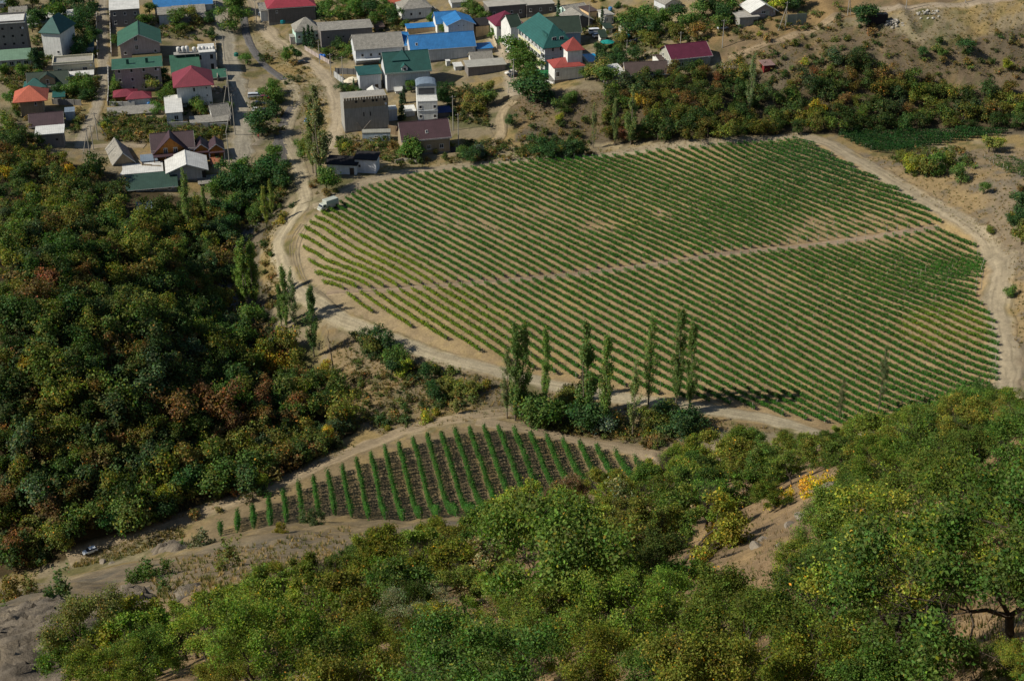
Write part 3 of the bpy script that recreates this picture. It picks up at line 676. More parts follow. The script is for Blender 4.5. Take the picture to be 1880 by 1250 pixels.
MARKS = [('the white box truck', 604, 375), ('the wooden chalet', 318, 275), ('the dark green barn roof', 275, 332), ('the bare dead tree', 612, 640), ('the lone white car', 167, 1012),
 ('the hotel with balconies', 1010, 100), ('the long maroon roof', 1255, 100), ('the black container', 1612, 34), ('the unfinished building', 675, 210), ('the orange hip roof', 67, 175),
 ('the far vineyard', 1690, 258), ('the plum roofed house', 783, 250), ('the white hut', 645, 303), ('the long blue roof', 815, 75), ('the low brown roofed house', 1170, 130),
 ('the tallest poplar', 590, 240), ('the grey rock face', 60, 1170), ('the small vineyard', 800, 850), ('the red metal shed', 1405, 120), ('the crimson hip roof', 358, 150), ('the yellow bushes', 1500, 885), ('the bare soil patch', 1400, 985)]
_LAB = {}
def near_label(desc, px, py):
    """label a plant by its look and by what it stands next to; ranks are settled at the end"""
    d = [((px - m[1]) ** 2 + (1.8 * (py - m[2])) ** 2, m[0]) for m in MARKS]
    dist, m = min(d)
    return desc, m, dist
_pending = []
def plant(name, me, pos, scale=1.0, color=(0.06, 0.09, 0.03), desc='green tree', cat='tree', group=None, rz=None, tcolor=None, sz=None, parts=('trunk', 'crown')):
    e = empty(name, pos, RND.uniform(0, 6.28) if rz is None else rz)
    s = (scale, scale, scale * (sz or 1))
    if me[0] is not None: put(parts[0], me[0], e, scale=s)
    put(parts[1], me[1], e, scale=s, color=color)
    tag(e, None, cat, group)
    px, py, _ = project(np.float64(pos[0]), np.float64(pos[1]), np.float64(pos[2] + 1.5))
    _pending.append((e, *near_label(desc, float(px), float(py))))
    return e
def settle_labels():
    by = {}
    for e, d, m, dist in _pending: by.setdefault((d, m), []).append((dist, e))
    for (d, m), L in by.items():
        L.sort(key=lambda t: t[0])
        for i, (_, e) in enumerate(L):
            e['label'] = f'{d} close to {m}' if len(L) == 1 else f'{d}, {ordinal(i + 1)} nearest {m}' if i else f'{d}, nearest {m}'
def jitcol(c, a=0.2):
    k = RND.uniform(1 - a, 1 + a)
    return tuple(max(0.004, v * k * RND.uniform(1 - a * 0.4, 1 + a * 0.4)) for v in c)

# ------------------------------------------------------------------ vineyards
MAT_POST = paint((0.42, 0.37, 0.29), 0.9, 0.3, 4)
MAT_CONCPOST = paint((0.40, 0.37, 0.32), 0.9, 0.2, 4)
vines = [vine_mesh('vine', 100 + i, n=int(150 * (0.9 + 0.03 * i)), H=1.5, low=0.40, L=2.15) for i in range(7)]
thin = [vine_mesh('vine', 120 + i, n=46, H=1.25, W=0.45) for i in range(4)]
tall = [vine_mesh('vine', 140 + i, n=260, H=2.3, L=1.7, W=0.72, ls=0.19, low=0.15) for i in range(5)]
big = [vine_mesh('vine', 160 + i, n=170, H=2.0, L=1.9, W=1.1, ls=0.26, low=0.3) for i in range(5)]
post_me = MB().box(-0.05, 0.05, -0.05, 0.05, -0.4, 1.75).mesh('post', MAT_POST)
endpost_me = MB().box(-0.06, 0.06, -0.06, 0.06, -0.4, 1.75).mesh('post', MAT_CONCPOST)
def vine_field(poly, az, spacing, labelf, group, colf, densf, kind, step=1.5, phase=0.0, leaf_h=1.0, minlen=4, posts=True):
    W = P([p[0] for p in poly], [p[1] for p in poly])[:, :2]
    d = np.array([math.sin(az), math.cos(az)]); n = np.array([d[1], -d[0]])
    o = W @ n; s = W @ d
    rows = []
    k0 = math.floor(o.min() / spacing)
    for k in range(k0, int(o.max() / spacing) + 2):
        c = (k + phase) * spacing
        t = np.arange(s.min() - 3, s.max() + 3, 0.5)
        Q = n[None] * c + d[None] * t[:, None]
        ins = inpoly(Q[:, 0], Q[:, 1], [tuple(w) for w in W])
        if not ins.any(): continue
        idx = np.flatnonzero(np.diff(np.r_[0, ins.astype(int), 0])).reshape(-1, 2)
        for a, b in idx:
            if (b - a) * 0.5 >= minlen: rows.append((c, t[a], t[b - 1]))
    rows.sort(key=lambda r: (n * r[0] + d * (r[1] + r[2]) / 2)[0])
    rz = math.atan2(-d[0], d[1])
    nv = 0
    for i, (c, t0, t1) in enumerate(rows):
        p0 = n * c + d * t0
        z0 = float(hz(p0[0], p0[1]))
        e = empty('vine_row', (p0[0], p0[1], z0))
        tag(e, labelf(i, len(rows)), 'vine row', group)
        m = max(2, int((t1 - t0) / step))
        tt = np.linspace(t0, t1, m) + rng.normal(0, 0.12, m)
        lat = rng.normal(0, 0.05, m) + 0.14 * fbm(tt / 9, tt * 0 + i * 3.3, 5, 2)
        Q = n[None] * (c + lat)[:, None] + d[None] * tt[:, None]
        Z = hz(Q[:, 0], Q[:, 1])
        px, py, _ = project(Q[:, 0], Q[:, 1], Z)
        vig = densf(Q[:, 0], Q[:, 1], px, py)
        for j in range(m):
            v = vig[j] + rng.normal(0, 0.10)
            if v < 0.12: continue
            sets = thin if (v < 0.42 and kind is vines) else kind
            hs = leaf_h * (min(1.15, 0.63 + 0.34 * v) if kind is vines else min(1.25, 0.72 + 0.4 * v))
            put('vine', sets[int(rng.integers(len(sets)))], e, (Q[j, 0] - p0[0], Q[j, 1] - p0[1], Z[j] - z0), (0, 0, rz + (math.pi if rng.random() < 0.5 else 0) + rng.normal(0, 0.05)),
                (min(1.3, 0.75 + 0.4 * v), rng.uniform(0.92, 1.12), hs * rng.uniform(0.95, 1.06)), colf(px[j], py[j]))
            nv += 1
        if posts:
            np_ = max(1, int((t1 - t0) / 7.5))
            for j, t in enumerate(np.linspace(t0 - 0.5, t1 + 0.5, np_ + 1)):
                q = n * c + d * t; z = float(hz(q[0], q[1]))
                end = j in (0, np_)
                put('post', endpost_me if end else post_me, e, (q[0] - p0[0], q[1] - p0[1], z - z0), (rng.normal(0, 0.03), rng.normal(0, 0.03), rz), (1, 1, rng.uniform(0.93, 1.1) * (1.0 if kind is vines else 1.1)))
    print(group, len(rows), 'rows', nv, 'vines')
GREENV, YELV, DARKV = np.array((0.033, 0.104, 0.016)), np.array((0.150, 0.200, 0.015)), np.array((0.025, 0.088, 0.020))
def sm(v, a, b):
    t = np.clip((v - a) / (b - a), 0, 1); return t * t * (3 - 2 * t)
def col_big(px, py):
    y = sm(py - 0.55 * px, 30, 85) * sm(px, 1080, 720) * 0.66
    y = max(y, float(sm(((px - 1735) / 95) ** 2 + ((py - 605) / 45) ** 2, 1.3, 0.3)) * 0.4)
    y = max(y, float(sm(((px - 1620) / 40) ** 2 + ((py - 335) / 22) ** 2, 1.2, 0.3)) * 0.4)
    y = max(y, float(sm(((px - 1010) / 260) ** 2 + ((py - 300) / 18) ** 2, 1.2, 0.3)) * 0.0)
    y = np.clip(y + 0.25 * float(fbm(px / 30, py / 16, 77, 3)) * (0.3 + y), 0, 1)
    c = GREENV * (1 - y) + YELV * y
    dk = float(sm(px, 1250, 1550) * sm(py, 420, 300)); c = c * (1 - dk) + DARKV * dk
    return tuple(c * RND.uniform(0.86, 1.14))
def dens_big(x, y, px, py):
    v = 0.92 + 0.3 * fbm(x / 22, y / 22, 201, 3) + 0.35 * fbm(x / 3, y / 3, 207, 2)
    v += 0.45 * sm(px, 1250, 1600) * sm(py, 430, 290)
    v -= 0.4 * sm(np.hypot((px - 1000) / 330, (py - 400) / 55), 1.1, 0.5) * (0.5 + fbm(x / 7, y / 7, 212, 2))
    v -= 0.45 * sm(np.hypot((px - 1560) / 190, (py - 430) / 42), 1.2, 0.5)
    v -= 0.2 * sm(np.hypot((px - 1330) / 160, (py - 545) / 50), 1.2, 0.4)
    return v
vine_field(UPPER, rad(140.2), 2.78, lambda i, n: f'vine row, {ordinal(i + 1)} from the road bend, far half of the large vineyard', 'rows in the far half of the large vineyard', col_big, dens_big, vines)
vine_field(LOWER, rad(140.2), 2.78, lambda i, n: f'vine row, {ordinal(i + 1)} from the road bend, near half of the large vineyard', 'rows in the near half of the large vineyard', col_big, dens_big, vines, phase=0.3)
vine_field(NEARF, rad(168.2), 3.15, lambda i, n: f'tall dense vine row, {ordinal(i + 1)} from the downhill end of the small vineyard', 'rows of the small vineyard', lambda px, py: jitcol((0.033, 0.094, 0.017), 0.2), lambda x, y, px, py: 0.95 + 0.3 * fbm(x / 4, y / 4, 31, 2), tall, step=1.15, minlen=3)
vine_field(FARF, rad(106), 2.3, lambda i, n: f'dense dark vine row, {ordinal(i + 1)} from the open corner of the far vineyard', 'rows of the far dark green vineyard', lambda px, py: jitcol((0.019, 0.058, 0.016), 0.35), lambda x, y, px, py: 1.0 + 0.2 * fbm(x / 4, y / 4, 37, 2), big, step=1.6)
vine_field(PATCH, rad(125), 2.8, lambda i, n: f'sparse vine row, {ordinal(i + 1)} from the bank in the plot at the right edge', 'rows of the sparse plot at the right edge', lambda px, py: jitcol((0.045, 0.085, 0.025), 0.2), lambda x, y, px, py: 0.6 + 0.5 * fbm(x / 5, y / 5, 39, 2), vines)
print('vines', round(time.time() - T0, 1))
# ------------------------------------------------------------------ trees and shrubs
far_oaks = [clump_tree('far_tree', 300 + i, 5.4, 4.9, 140, 12, 0.31, zlow=0.10, brown=0.06, yellow=0.05) for i in range(9)]
far_bush = [clump_tree('shrub', 330 + i, 2.2, 3.0, 70, 10, 0.26, zlow=0.0, brown=0.08, tr=False) for i in range(5)]
lite_bush = [clump_tree('brush', 340 + i, 2.2, 3.0, 30, 8, 0.36, zlow=0.0, brown=0.08, tr=False) for i in range(5)]
lite_tree = [clump_tree('sapling', 345 + i, 3.6, 3.2, 56, 8, 0.33, zlow=0.05, brown=0.06, tr=False) for i in range(5)]
village_trees = [clump_tree('village_tree', 350 + i, 6.5, 6.0, 210, 12, 0.34, zlow=0.14, brown=0.03, yellow=0.03) for i in range(5)]
cypress = [clump_tree('cypress', 370 + i, 8.0, 2.4, 150, 10, 0.30, zlow=0.03, brown=0.0, yellow=0.0, mat=MAT_NEEDLE, cone=True) for i in range(2)]
pines = [clump_tree('pine', 376 + i, 7.0, 4.6, 80, 9, 0.36, zlow=0.1, brown=0.02, yellow=0.0, mat=MAT_NEEDLE, cone=True) for i in range(2)]
poplars = [poplar_meshes('poplar', 380 + i, 22, 4.0, 6500, 0.27) for i in range(3)]
poplars3 = [poplar_meshes('poplar', 386 + i, 22, 4.6, 9000, 0.27, stems=3) for i in range(2)]
poplars_thin = [poplar_meshes('poplar', 390 + i, 22, 4.2, 4600, 0.24, bare=0.3) for i in range(3)]
mid_oaks = [oak_meshes('oak', 400 + i, 4.4, 5.0, 11000, 0.10, levels=4, brown=0.03, yellow=0.04, stems=1 + i % 2, gap=0.0) for i in range(5)]
near_oaks = [oak_meshes('oak', 420 + i, 5.0, 5.4, 19000, 0.06, levels=4, brown=0.02, yellow=0.05, gap=0.07) for i in range(3)]
print('tree meshes', round(time.time() - T0, 1))

def scatter(poly, spacing, n, seed, tries=40, excl=(), base=None):
    """points on the ground inside a photo-pixel polygon, kept apart in metres"""
    g = np.random.default_rng(seed)
    xs, ys = [p[0] for p in poly], [p[1] for p in poly]
    q = np.c_[g.uniform(min(xs), max(xs), n * tries), g.uniform(min(ys), max(ys), n * tries)]
    k = inpoly(q[:, 0], q[:, 1], poly)
    for e in excl: k &= ~inpoly(q[:, 0], q[:, 1], e)
    q = q[k]
    if len(q) == 0: return []
    W = P(q[:, 0], q[:, 1])
    out = []
    acc = np.zeros((0, 3)) if base is None else np.array(base)
    for (px, py), w in zip(q, W):
        s = spacing(px, py) if callable(spacing) else spacing
        if len(acc) and ((acc - w) ** 2).sum(1).min() < s * s: continue
        acc = np.r_[acc, w[None]]; out.append((px, py, w))
        if len(out) >= n: break
    return out
AUT = [((0.032, 0.055, 0.017), 'dark green bushy tree', 28), ((0.056, 0.080, 0.020), 'mid green bushy tree', 24), ((0.042, 0.066, 0.030), 'grey green bushy tree', 7), ((0.085, 0.095, 0.022), 'olive green tree', 20),
       ((0.108, 0.072, 0.028), 'rusty brown tree', 4), ((0.085, 0.074, 0.022), 'golden brown tree', 7), ((0.19, 0.15, 0.02), 'yellow tree', 1.5), ((0.12, 0.062, 0.032), 'reddish tree', 0.5)]
def pick(table, g):
    t = sum(a[2] for a in table); r = g.random() * t
    for a in table:
        r -= a[2]
        if r <= 0: return a
    return table[0]
G_ = random.Random(21)
BARNGAP = [(195,312),(345,340),(345,388),(235,390),(200,355)]
CARGAP = [(110,1060),(120,995),(215,975),(230,1010)]
forest_pts = scatter(FOREST[:-2], 3.9, 300, 5, 60, excl=(CARGAP, BARNGAP))
for px, py, w in forest_pts:
    c, dsc, _ = pick(AUT, G_)
    if 330 < px < 520 and 700 < py < 800 and G_.random() < 0.4: c, dsc = (0.10, 0.062, 0.028), 'rusty brown tree'
    c = tuple(v * 0.95 for v in c)
    plant('forest_tree', far_oaks[G_.randrange(9)], w, G_.uniform(0.75, 1.3), jitcol(c, 0.25), dsc + ' in the forest', 'tree', 'trees of the forest on the left hillside', sz=G_.uniform(0.85, 1.25))
# the brush under and between them, nobody could count
def joined(name, pts, meshes, smin, smax, colf, label, seed, mat=None):
    g = np.random.default_rng(seed); VV, FF, CC, b = [], [], [], 0
    cache = []
    for tr_, cr in meshes:
        v = np.zeros(len(cr.vertices) * 3, np.float32); cr.vertices.foreach_get('co', v)
        f = np.zeros(len(cr.polygons) * 3, np.int32); cr.polygons.foreach_get('vertices', f)
        c = np.zeros(len(cr.vertices) * 4, np.float32); cr.color_attributes['tint'].data.foreach_get('color', c)
        cache.append((v.reshape(-1, 3), f.reshape(-1, 3), c.reshape(-1, 4)[:, :3]))
    for w in pts:
        v, f, c = cache[g.integers(len(cache))]
        a = g.uniform(0, 6.283); s = g.uniform(smin, smax); ca, sa = math.cos(a) * s, math.sin(a) * s
        VV.append(np.c_[v[:, 0] * ca - v[:, 1] * sa, v[:, 0] * sa + v[:, 1] * ca, v[:, 2] * s * g.uniform(0.7, 1.2)] + np.asarray(w)); FF.append(f + b); CC.append(c * np.asarray(colf(g))); b += len(v)
    o = put(name, mesh_np(name, np.concatenate(VV), np.concatenate(FF), mat or MAT_LEAF, np.concatenate(CC)), color=(1, 1, 1))
    return tag(o, label, kind='stuff')
ug = scatter(FOREST[:-2], 1.9, 620, 6, 20, excl=(CARGAP, BARNGAP))
joined('undergrowth', [p[2] for p in ug], lite_bush, 0.6, 1.25, lambda g: np.array([(0.03, 0.05, 0.018), (0.06, 0.07, 0.02), (0.12, 0.075, 0.03), (0.04, 0.06, 0.025)][g.integers(4)]) * g.uniform(0.7, 1.2), 'low brush covering the floor of the left hillside forest', 9)

wd_ = scatter(FOREST[:-2], 2.6, 420, 8, 25, excl=(CARGAP, BARNGAP))
joined('woodland_fill', [p[2] for p in wd_], lite_tree, 0.75, 1.35, lambda g: np.array([(0.03, 0.05, 0.016), (0.045, 0.066, 0.018), (0.065, 0.072, 0.02), (0.036, 0.058, 0.022), (0.08, 0.062, 0.024)][g.integers(5)]) * g.uniform(0.75, 1.2), 'close packed young growth filling the forest between the larger trees', 29)
# right hillside
for px, py, w in scatter(HILLTREES, 4.0, 190, 12, 60):
    c, dsc, _ = pick(AUT, G_)
    c = tuple(v * 0.82 for v in c)
    plant('hillside_tree', far_oaks[G_.randrange(9)], w, G_.uniform(0.65, 1.2), jitcol(c, 0.25), dsc + ' on the right hillside', 'tree', 'trees on the right hillside')
DRY = [((0.06, 0.075, 0.022), 'olive green shrub', 5), ((0.035, 0.058, 0.02), 'dark green shrub', 5), ((0.12, 0.095, 0.04), 'dry brownish shrub', 4), ((0.13, 0.13, 0.025), 'yellow green shrub', 2)]
SHRUBZ = [([(1340,60),(1480,60),(1600,45),(1640,70),(1560,120),(1450,170),(1360,130)], 3.0, 34), ([(1640,60),(1880,60),(1880,150),(1700,130)], 4.0, 16), ([(960,200),(1080,185),(1110,250),(970,262)], 3.5, 14),
          ([(460,110),(540,100),(570,140),(530,160),(480,150)], 3.0, 10), ([(560,170),(600,165),(590,290),(560,280)], 3.0, 10), ([(190,215),(310,225),(300,265),(190,258)], 2.4, 34), ([(320,235),(415,237),(405,262),(330,258)], 2.4, 16),
          ([(820,170),(900,165),(895,235),(840,230)], 3.0, 18), ([(850,258),(1090,255),(1090,290),(880,297),(700,310),(700,290)], 2.6, 40), ([(640,615),(760,660),(900,700),(880,735),(700,700)], 4.0, 22), ([(660,760),(800,740),(810,770),(690,800)], 3.0, 20),
          ([(930,760),(1000,745),(1240,790),(1200,815),(1000,785)], 3.2, 26), ([(1180,790),(1300,770),(1290,820),(1190,830)], 3.0, 12), ([(1640,285),(1760,270),(1790,310),(1660,325)], 2.8, 16), ([(1850,360),(1880,340),(1880,440),(1860,440)], 3.0, 7),
          ([(20,195),(60,200),(50,250),(0,245)], 2.6, 12), ([(130,205),(165,200),(140,255),(120,250)], 2.8, 8), ([(560,330),(610,320),(620,360),(580,360)], 2.2, 9), ([(490,345),(540,340),(535,400),(490,430)], 2.4, 12), ([(480,440),(500,440),(500,620),(470,640)], 3.0, 16),
          ([(330,960),(500,905),(560,880),(520,900),(380,950)], 3.0, 6), ([(280,935),(440,880),(560,850),(650,805),(560,845),(400,905)], 2.6, 18), ([(1000,10),(1130,0),(1190,60),(1130,80)], 3.0, 16), ([(620,262),(735,265),(735,282),(625,290)], 2.2, 16)]
brush = []
for i, (poly, sp, n) in enumerate(SHRUBZ):
    for j, (px, py, w) in enumerate(scatter(poly, sp, n, 50 + i, 30)):
        c, dsc, _ = pick(DRY, G_)
        if j % 10 in (3, 6, 9): brush.append(w); continue
        plant('shrub', far_bush[G_.randrange(5)], w, G_.uniform(0.55, 1.15), jitcol(c, 0.25), dsc, 'shrub', 'shrubs on the banks and waste ground', parts=('stem', 'foliage'))
VBR = [([(55,5),(175,5),(178,110),(60,130)], 150), ([(0,10),(60,20),(60,40),(0,40)], 40), ([(0,125),(60,128),(90,155),(40,165),(0,160)], 50), ([(120,150),(180,145),(178,185),(110,188)], 70), ([(205,150),(222,150),(215,195),(200,190)], 25), ([(296,140),(330,145),(325,200),(296,205)], 45), ([(335,190),(390,192),(390,212),(340,212)], 45), ([(265,30),(320,40),(400,40),(400,75),(300,75),(262,55)], 60), ([(590,5),(735,8),(735,60),(690,62),(590,38)], 110), ([(555,65),(650,70),(650,112),(600,112)], 70), ([(795,30),(905,20),(905,60),(850,65)], 40), ([(795,165),(900,160),(895,235),(840,232)], 75), ([(1120,85),(1330,20),(1440,5),(1330,70),(1230,85),(1200,110),(1110,140)], 150), ([(1000,35),(1160,15),(1180,80),(1120,100)], 60), ([(460,170),(520,165),(520,250),(470,258)], 60), ([(470,300),(530,300),(520,360),(470,400)], 70), ([(615,255),(735,262),(735,300),(640,300)], 60), ([(850,262),(1090,258),(1080,290),(860,298)], 110), ([(190,210),(425,238),(405,262),(190,258)], 130), ([(1330,100),(1640,60),(1640,130),(1400,190)], 60), ([(1640,70),(1880,60),(1880,160),(1640,140)], 30), ([(1340,40),(1560,10),(1560,50),(1340,80)], 40), (HILLTREES, 120), ([(400,330),(470,320),(480,420),(440,600),(410,560),(405,420)], 120), ([(640,615),(800,680),(900,735),(700,790),(650,720)], 90), ([(930,760),(1250,800),(1200,825),(990,785)], 90), ([(1630,285),(1770,268),(1790,315),(1670,328)], 60)]
for i, (poly, n) in enumerate(VBR): brush += [p[2] for p in scatter(poly, 1.5, n, 1200 + i, 12)]
joined('brush', brush, lite_bush, 0.35, 0.95, lambda g: np.array([(0.035, 0.055, 0.02), (0.055, 0.075, 0.022), (0.09, 0.08, 0.03), (0.06, 0.062, 0.025)][g.integers(4)]) * g.uniform(0.7, 1.25), 'mass of weeds and low garden greenery between houses and along banks', 19)
# village and roadside trees, one by one: photo x, base y, height m, width factor, colour, kind
GR, DG, OL, YG, BG, BR = (0.05, 0.088, 0.022), (0.026, 0.055, 0.02), (0.085, 0.095, 0.025), (0.14, 0.16, 0.022), (0.055, 0.085, 0.06), (0.13, 0.085, 0.03)
CN = {GR: 'mid green', DG: 'dark green', OL: 'olive green', YG: 'yellow green', BG: 'silvery green', BR: 'brownish'}
VT = [(430,345,8,1,DG),(442,362,8,1.1,DG),(416,358,7,1,DG),(446,392,6.5,1,DG),(456,345,6,1,DG),(424,392,6.5,1,GR),(468,412,5,1,GR),(402,402,6,1,DG),(412,445,6,1,DG),(430,430,5.5,1,DG),(395,372,6,1,GR),(440,322,6,1,GR),(485,388,5,1,GR),(420,520,5,1,DG),(450,640,5,1,OL),(482,250,8,1.3,DG),(508,215,5.5,1,DG),(506,192,6,1.1,GR),(502,172,5,1,GR),(515,345,7,1,DG),(500,335,8,1.1,DG),(480,355,7,1,DG),(505,300,6,.9,GR),(600,350,7,1,GR),(575,300,7,.8,OL),(555,290,6,.8,GR),
 (430,55,9,1,GR),(425,25,9,1,GR),(440,20,7,1,GR),(455,120,4,1.3,GR),(528,115,6,.7,GR),(545,112,4.5,.8,DG),(600,108,4,1,GR),(620,95,5,1,DG),(640,105,4.5,1.2,GR),
 (70,50,7,1,DG),(110,45,8,1,GR),(130,75,7,1,DG),(150,60,8,1,DG),(165,45,8,1,DG),(160,95,7,1,GR),(140,105,6,1,DG),(175,75,6,1,DG),(70,125,6,1,DG),(60,60,6,1,DG),(20,20,7,1,GR),(60,15,7,1,OL),(100,20,7,1,DG),(145,20,7,1,DG),(40,140,5,1,GR),(10,138,4,1,GR),(75,150,4,1,GR),
 (150,160,5,1,GR),(165,170,5,1.1,GR),(135,178,5,1.2,GR),(155,185,4,1,DG),(110,175,4,1,DG),(30,178,4,1,OL),(20,190,4,1,GR),(210,175,5,.9,GR),(215,160,5,.8,GR),(275,165,6,1.1,OL),(310,175,5,1,GR),(305,190,5,1,GR),(290,210,4,1.1,GR),(300,150,5,.9,DG),
 (355,197,4,1.2,GR),(370,207,4,1.2,GR),(375,190,3.5,1.2,DG),(265,50,5,1.2,GR),(275,30,5,1,GR),(330,45,6,1.2,GR),(355,40,6,1,OL),(385,45,5,1,DG),(390,70,3.5,1,DG),(335,62,4,1,GR),(215,85,4,1,GR),(420,210,4,.8,GR),
 (600,30,6,1.2,GR),(625,40,6,1.1,GR),(655,30,7,1.1,GR),(685,35,7,1.1,DG),(705,25,6,1,GR),(690,50,6,1,GR),(720,45,6,1,DG),(665,15,6,1,DG),(640,15,6,1,GR),(790,45,5,1,GR),(740,55,4,1,GR),
 (815,65,4,1,GR),(830,62,4,1,DG),(860,25,6,1,GR),(880,30,6,1,GR),(890,45,5,1,GR),(940,20,6,1,GR),(905,70,4,1,GR),(955,118,9,1.2,GR),(965,132,8,1.1,GR),(945,130,6,1,GR),(975,150,7,1,GR),(985,190,9,1.5,DG),(968,182,7,1,DG),(1000,180,6,1,DG),
 (1015,60,5,1,DG),(1030,50,4,1,DG),(1095,150,7,1.2,OL),(1110,160,7,1.1,GR),(1075,148,5,1,GR),(1120,130,6,1,DG),(1140,85,6,1,OL),(1160,60,8,1.2,GR),(1180,75,8,1.1,DG),(1175,45,8,1.1,GR),(1200,65,7,1,GR),(1220,50,7,1,GR),(1245,45,7,1,DG),(1265,60,7,1,GR),(1240,75,6,1,OL),(1195,90,6,1,OL),(1215,110,5,1,OL),(1290,40,7,1.2,GR),(1310,30,7,1,DG),(1325,45,7,1,DG),(1345,25,7,1,GR),(1320,60,6,1,GR),(1280,75,6,1,BR),
 (1140,115,5,1,DG),(1165,112,5,1,DG),(1130,100,4,1,GR),(1100,105,5,1,DG),(1425,20,6,1,YG),(1440,18,6,1,GR),(1455,22,6,1,DG),(1400,10,6,1,DG),(1365,10,6,1,GR),(1475,15,5,1,GR),(1590,50,7,1.3,DG),(1575,40,5,1,DG),(1775,100,5,1.2,DG),(1690,108,4,1,DG),(1730,105,3.5,1,GR),(1850,128,4,1,YG),
 (760,295,6.5,1.3,GR),(745,290,5,1,GR),(770,290,5,1,DG),(875,290,5,1,BG),(865,300,5,1,DG),(850,292,4,1,GR),(800,185,5,1,DG),(815,178,5,1,DG),(790,170,4,1,GR),(825,200,4,1,GR),(645,172,3,1,GR),(660,178,3,1,DG),(630,170,3.5,1,DG),(755,170,4,1,GR),
 (990,285,6,1,DG),(1010,290,5,1.1,DG),(1040,287,5,1.2,DG),(1065,285,4,1,DG),(938,232,4,.8,DG),(1035,205,4.5,1.3,GR),(1050,190,4,1.2,GR),(1025,225,3,1,YG),(895,195,5,1.2,GR),(880,200,5,1.3,OL),(860,215,5,1.1,OL),(900,170,4,1,OL),
 (730,675,5.5,1,GR),(720,690,4.5,1.1,DG),(700,640,6,1,DG),(690,650,4.5,1,OL),(735,690,4,1,YG),(800,740,4.5,1,DG),(783,700,4.5,.7,DG),(815,725,4,1,OL),(840,730,4,1.2,OL),(870,720,3.5,1.2,OL),(990,782,7,1.2,GR),(970,775,7,1.1,GR),(1010,780,6,1,GR),(1090,790,7,1.1,DG),(1075,795,6,1,DG),(1105,795,5,1,BG),(1040,760,5,1,OL),(1050,745,5,1,OL),(1225,785,6,1,OL),(1240,795,6,1.2,DG),(1265,800,6,1.1,DG),(1200,790,5,1,OL),
 (1700,325,6,1.1,OL),(1680,318,5.5,1.1,YG),(1665,310,5,1,OL),(1720,318,6,1.1,GR),(1735,305,5.5,1,OL),(1758,335,5,1.1,GR),(1805,357,3.4,1,GR),(1815,280,5,1.2,OL),(1830,275,4,1,YG),(1870,420,6,1,DG),(1872,390,6,1,DG),(1875,450,6,1,OL),(1850,548,3.4,1,GR),(1815,430,2.4,1,OL),(1855,415,3,1,DG),
 (420,890,6.5,1.3,GR),(450,885,5.5,1.2,GR),(400,905,5,1,GR),(240,960,6,1.3,GR),(215,975,5,1,DG),(310,935,5,.8,YG),(300,960,4.5,1,DG),(115,1000,5,1,OL),(470,895,4,1,YG),(350,900,6,1,DG)]
for px, py, h, wf, c in VT:
    w = P1(px, py)
    k = h / 6.5
    e = plant('leafy_tree', village_trees[G_.randrange(5)], w, k * wf, jitcol(c, 0.15), CN[c] + ' leafy tree', 'tree', 'single leafy trees among houses and fields', sz=1 / wf)
for px, py, h in [(568,85,8),(560,85,7),(575,88,8),(738,220,9),(742,190,6),(650,165,4),(920,70,7),(935,70,6.5),(948,68,7),(105,40,8),(122,45,7),(68,130,8),(72,128,8),(140,35,7),(1025,40,8),(1105,48,7),(1100,110,5),(1095,118,5)]:
    plant('cypress_tree', cypress[G_.randrange(2)], P1(px, py), h / 8.0, jitcol((0.022, 0.045, 0.02), 0.15), 'slim dark cypress', 'cypress', 'slim cypresses in the village gardens')
for px, py, h in [(170,20,8),(85,45,7),(155,30,8),(455,600,5),(300,560,7),(385,500,6),(270,520,6)]:
    plant('pine_tree', pines[G_.randrange(2)], P1(px, py), h / 7.0, jitcol((0.028, 0.05, 0.028), 0.15), 'dark conical pine', 'pine')
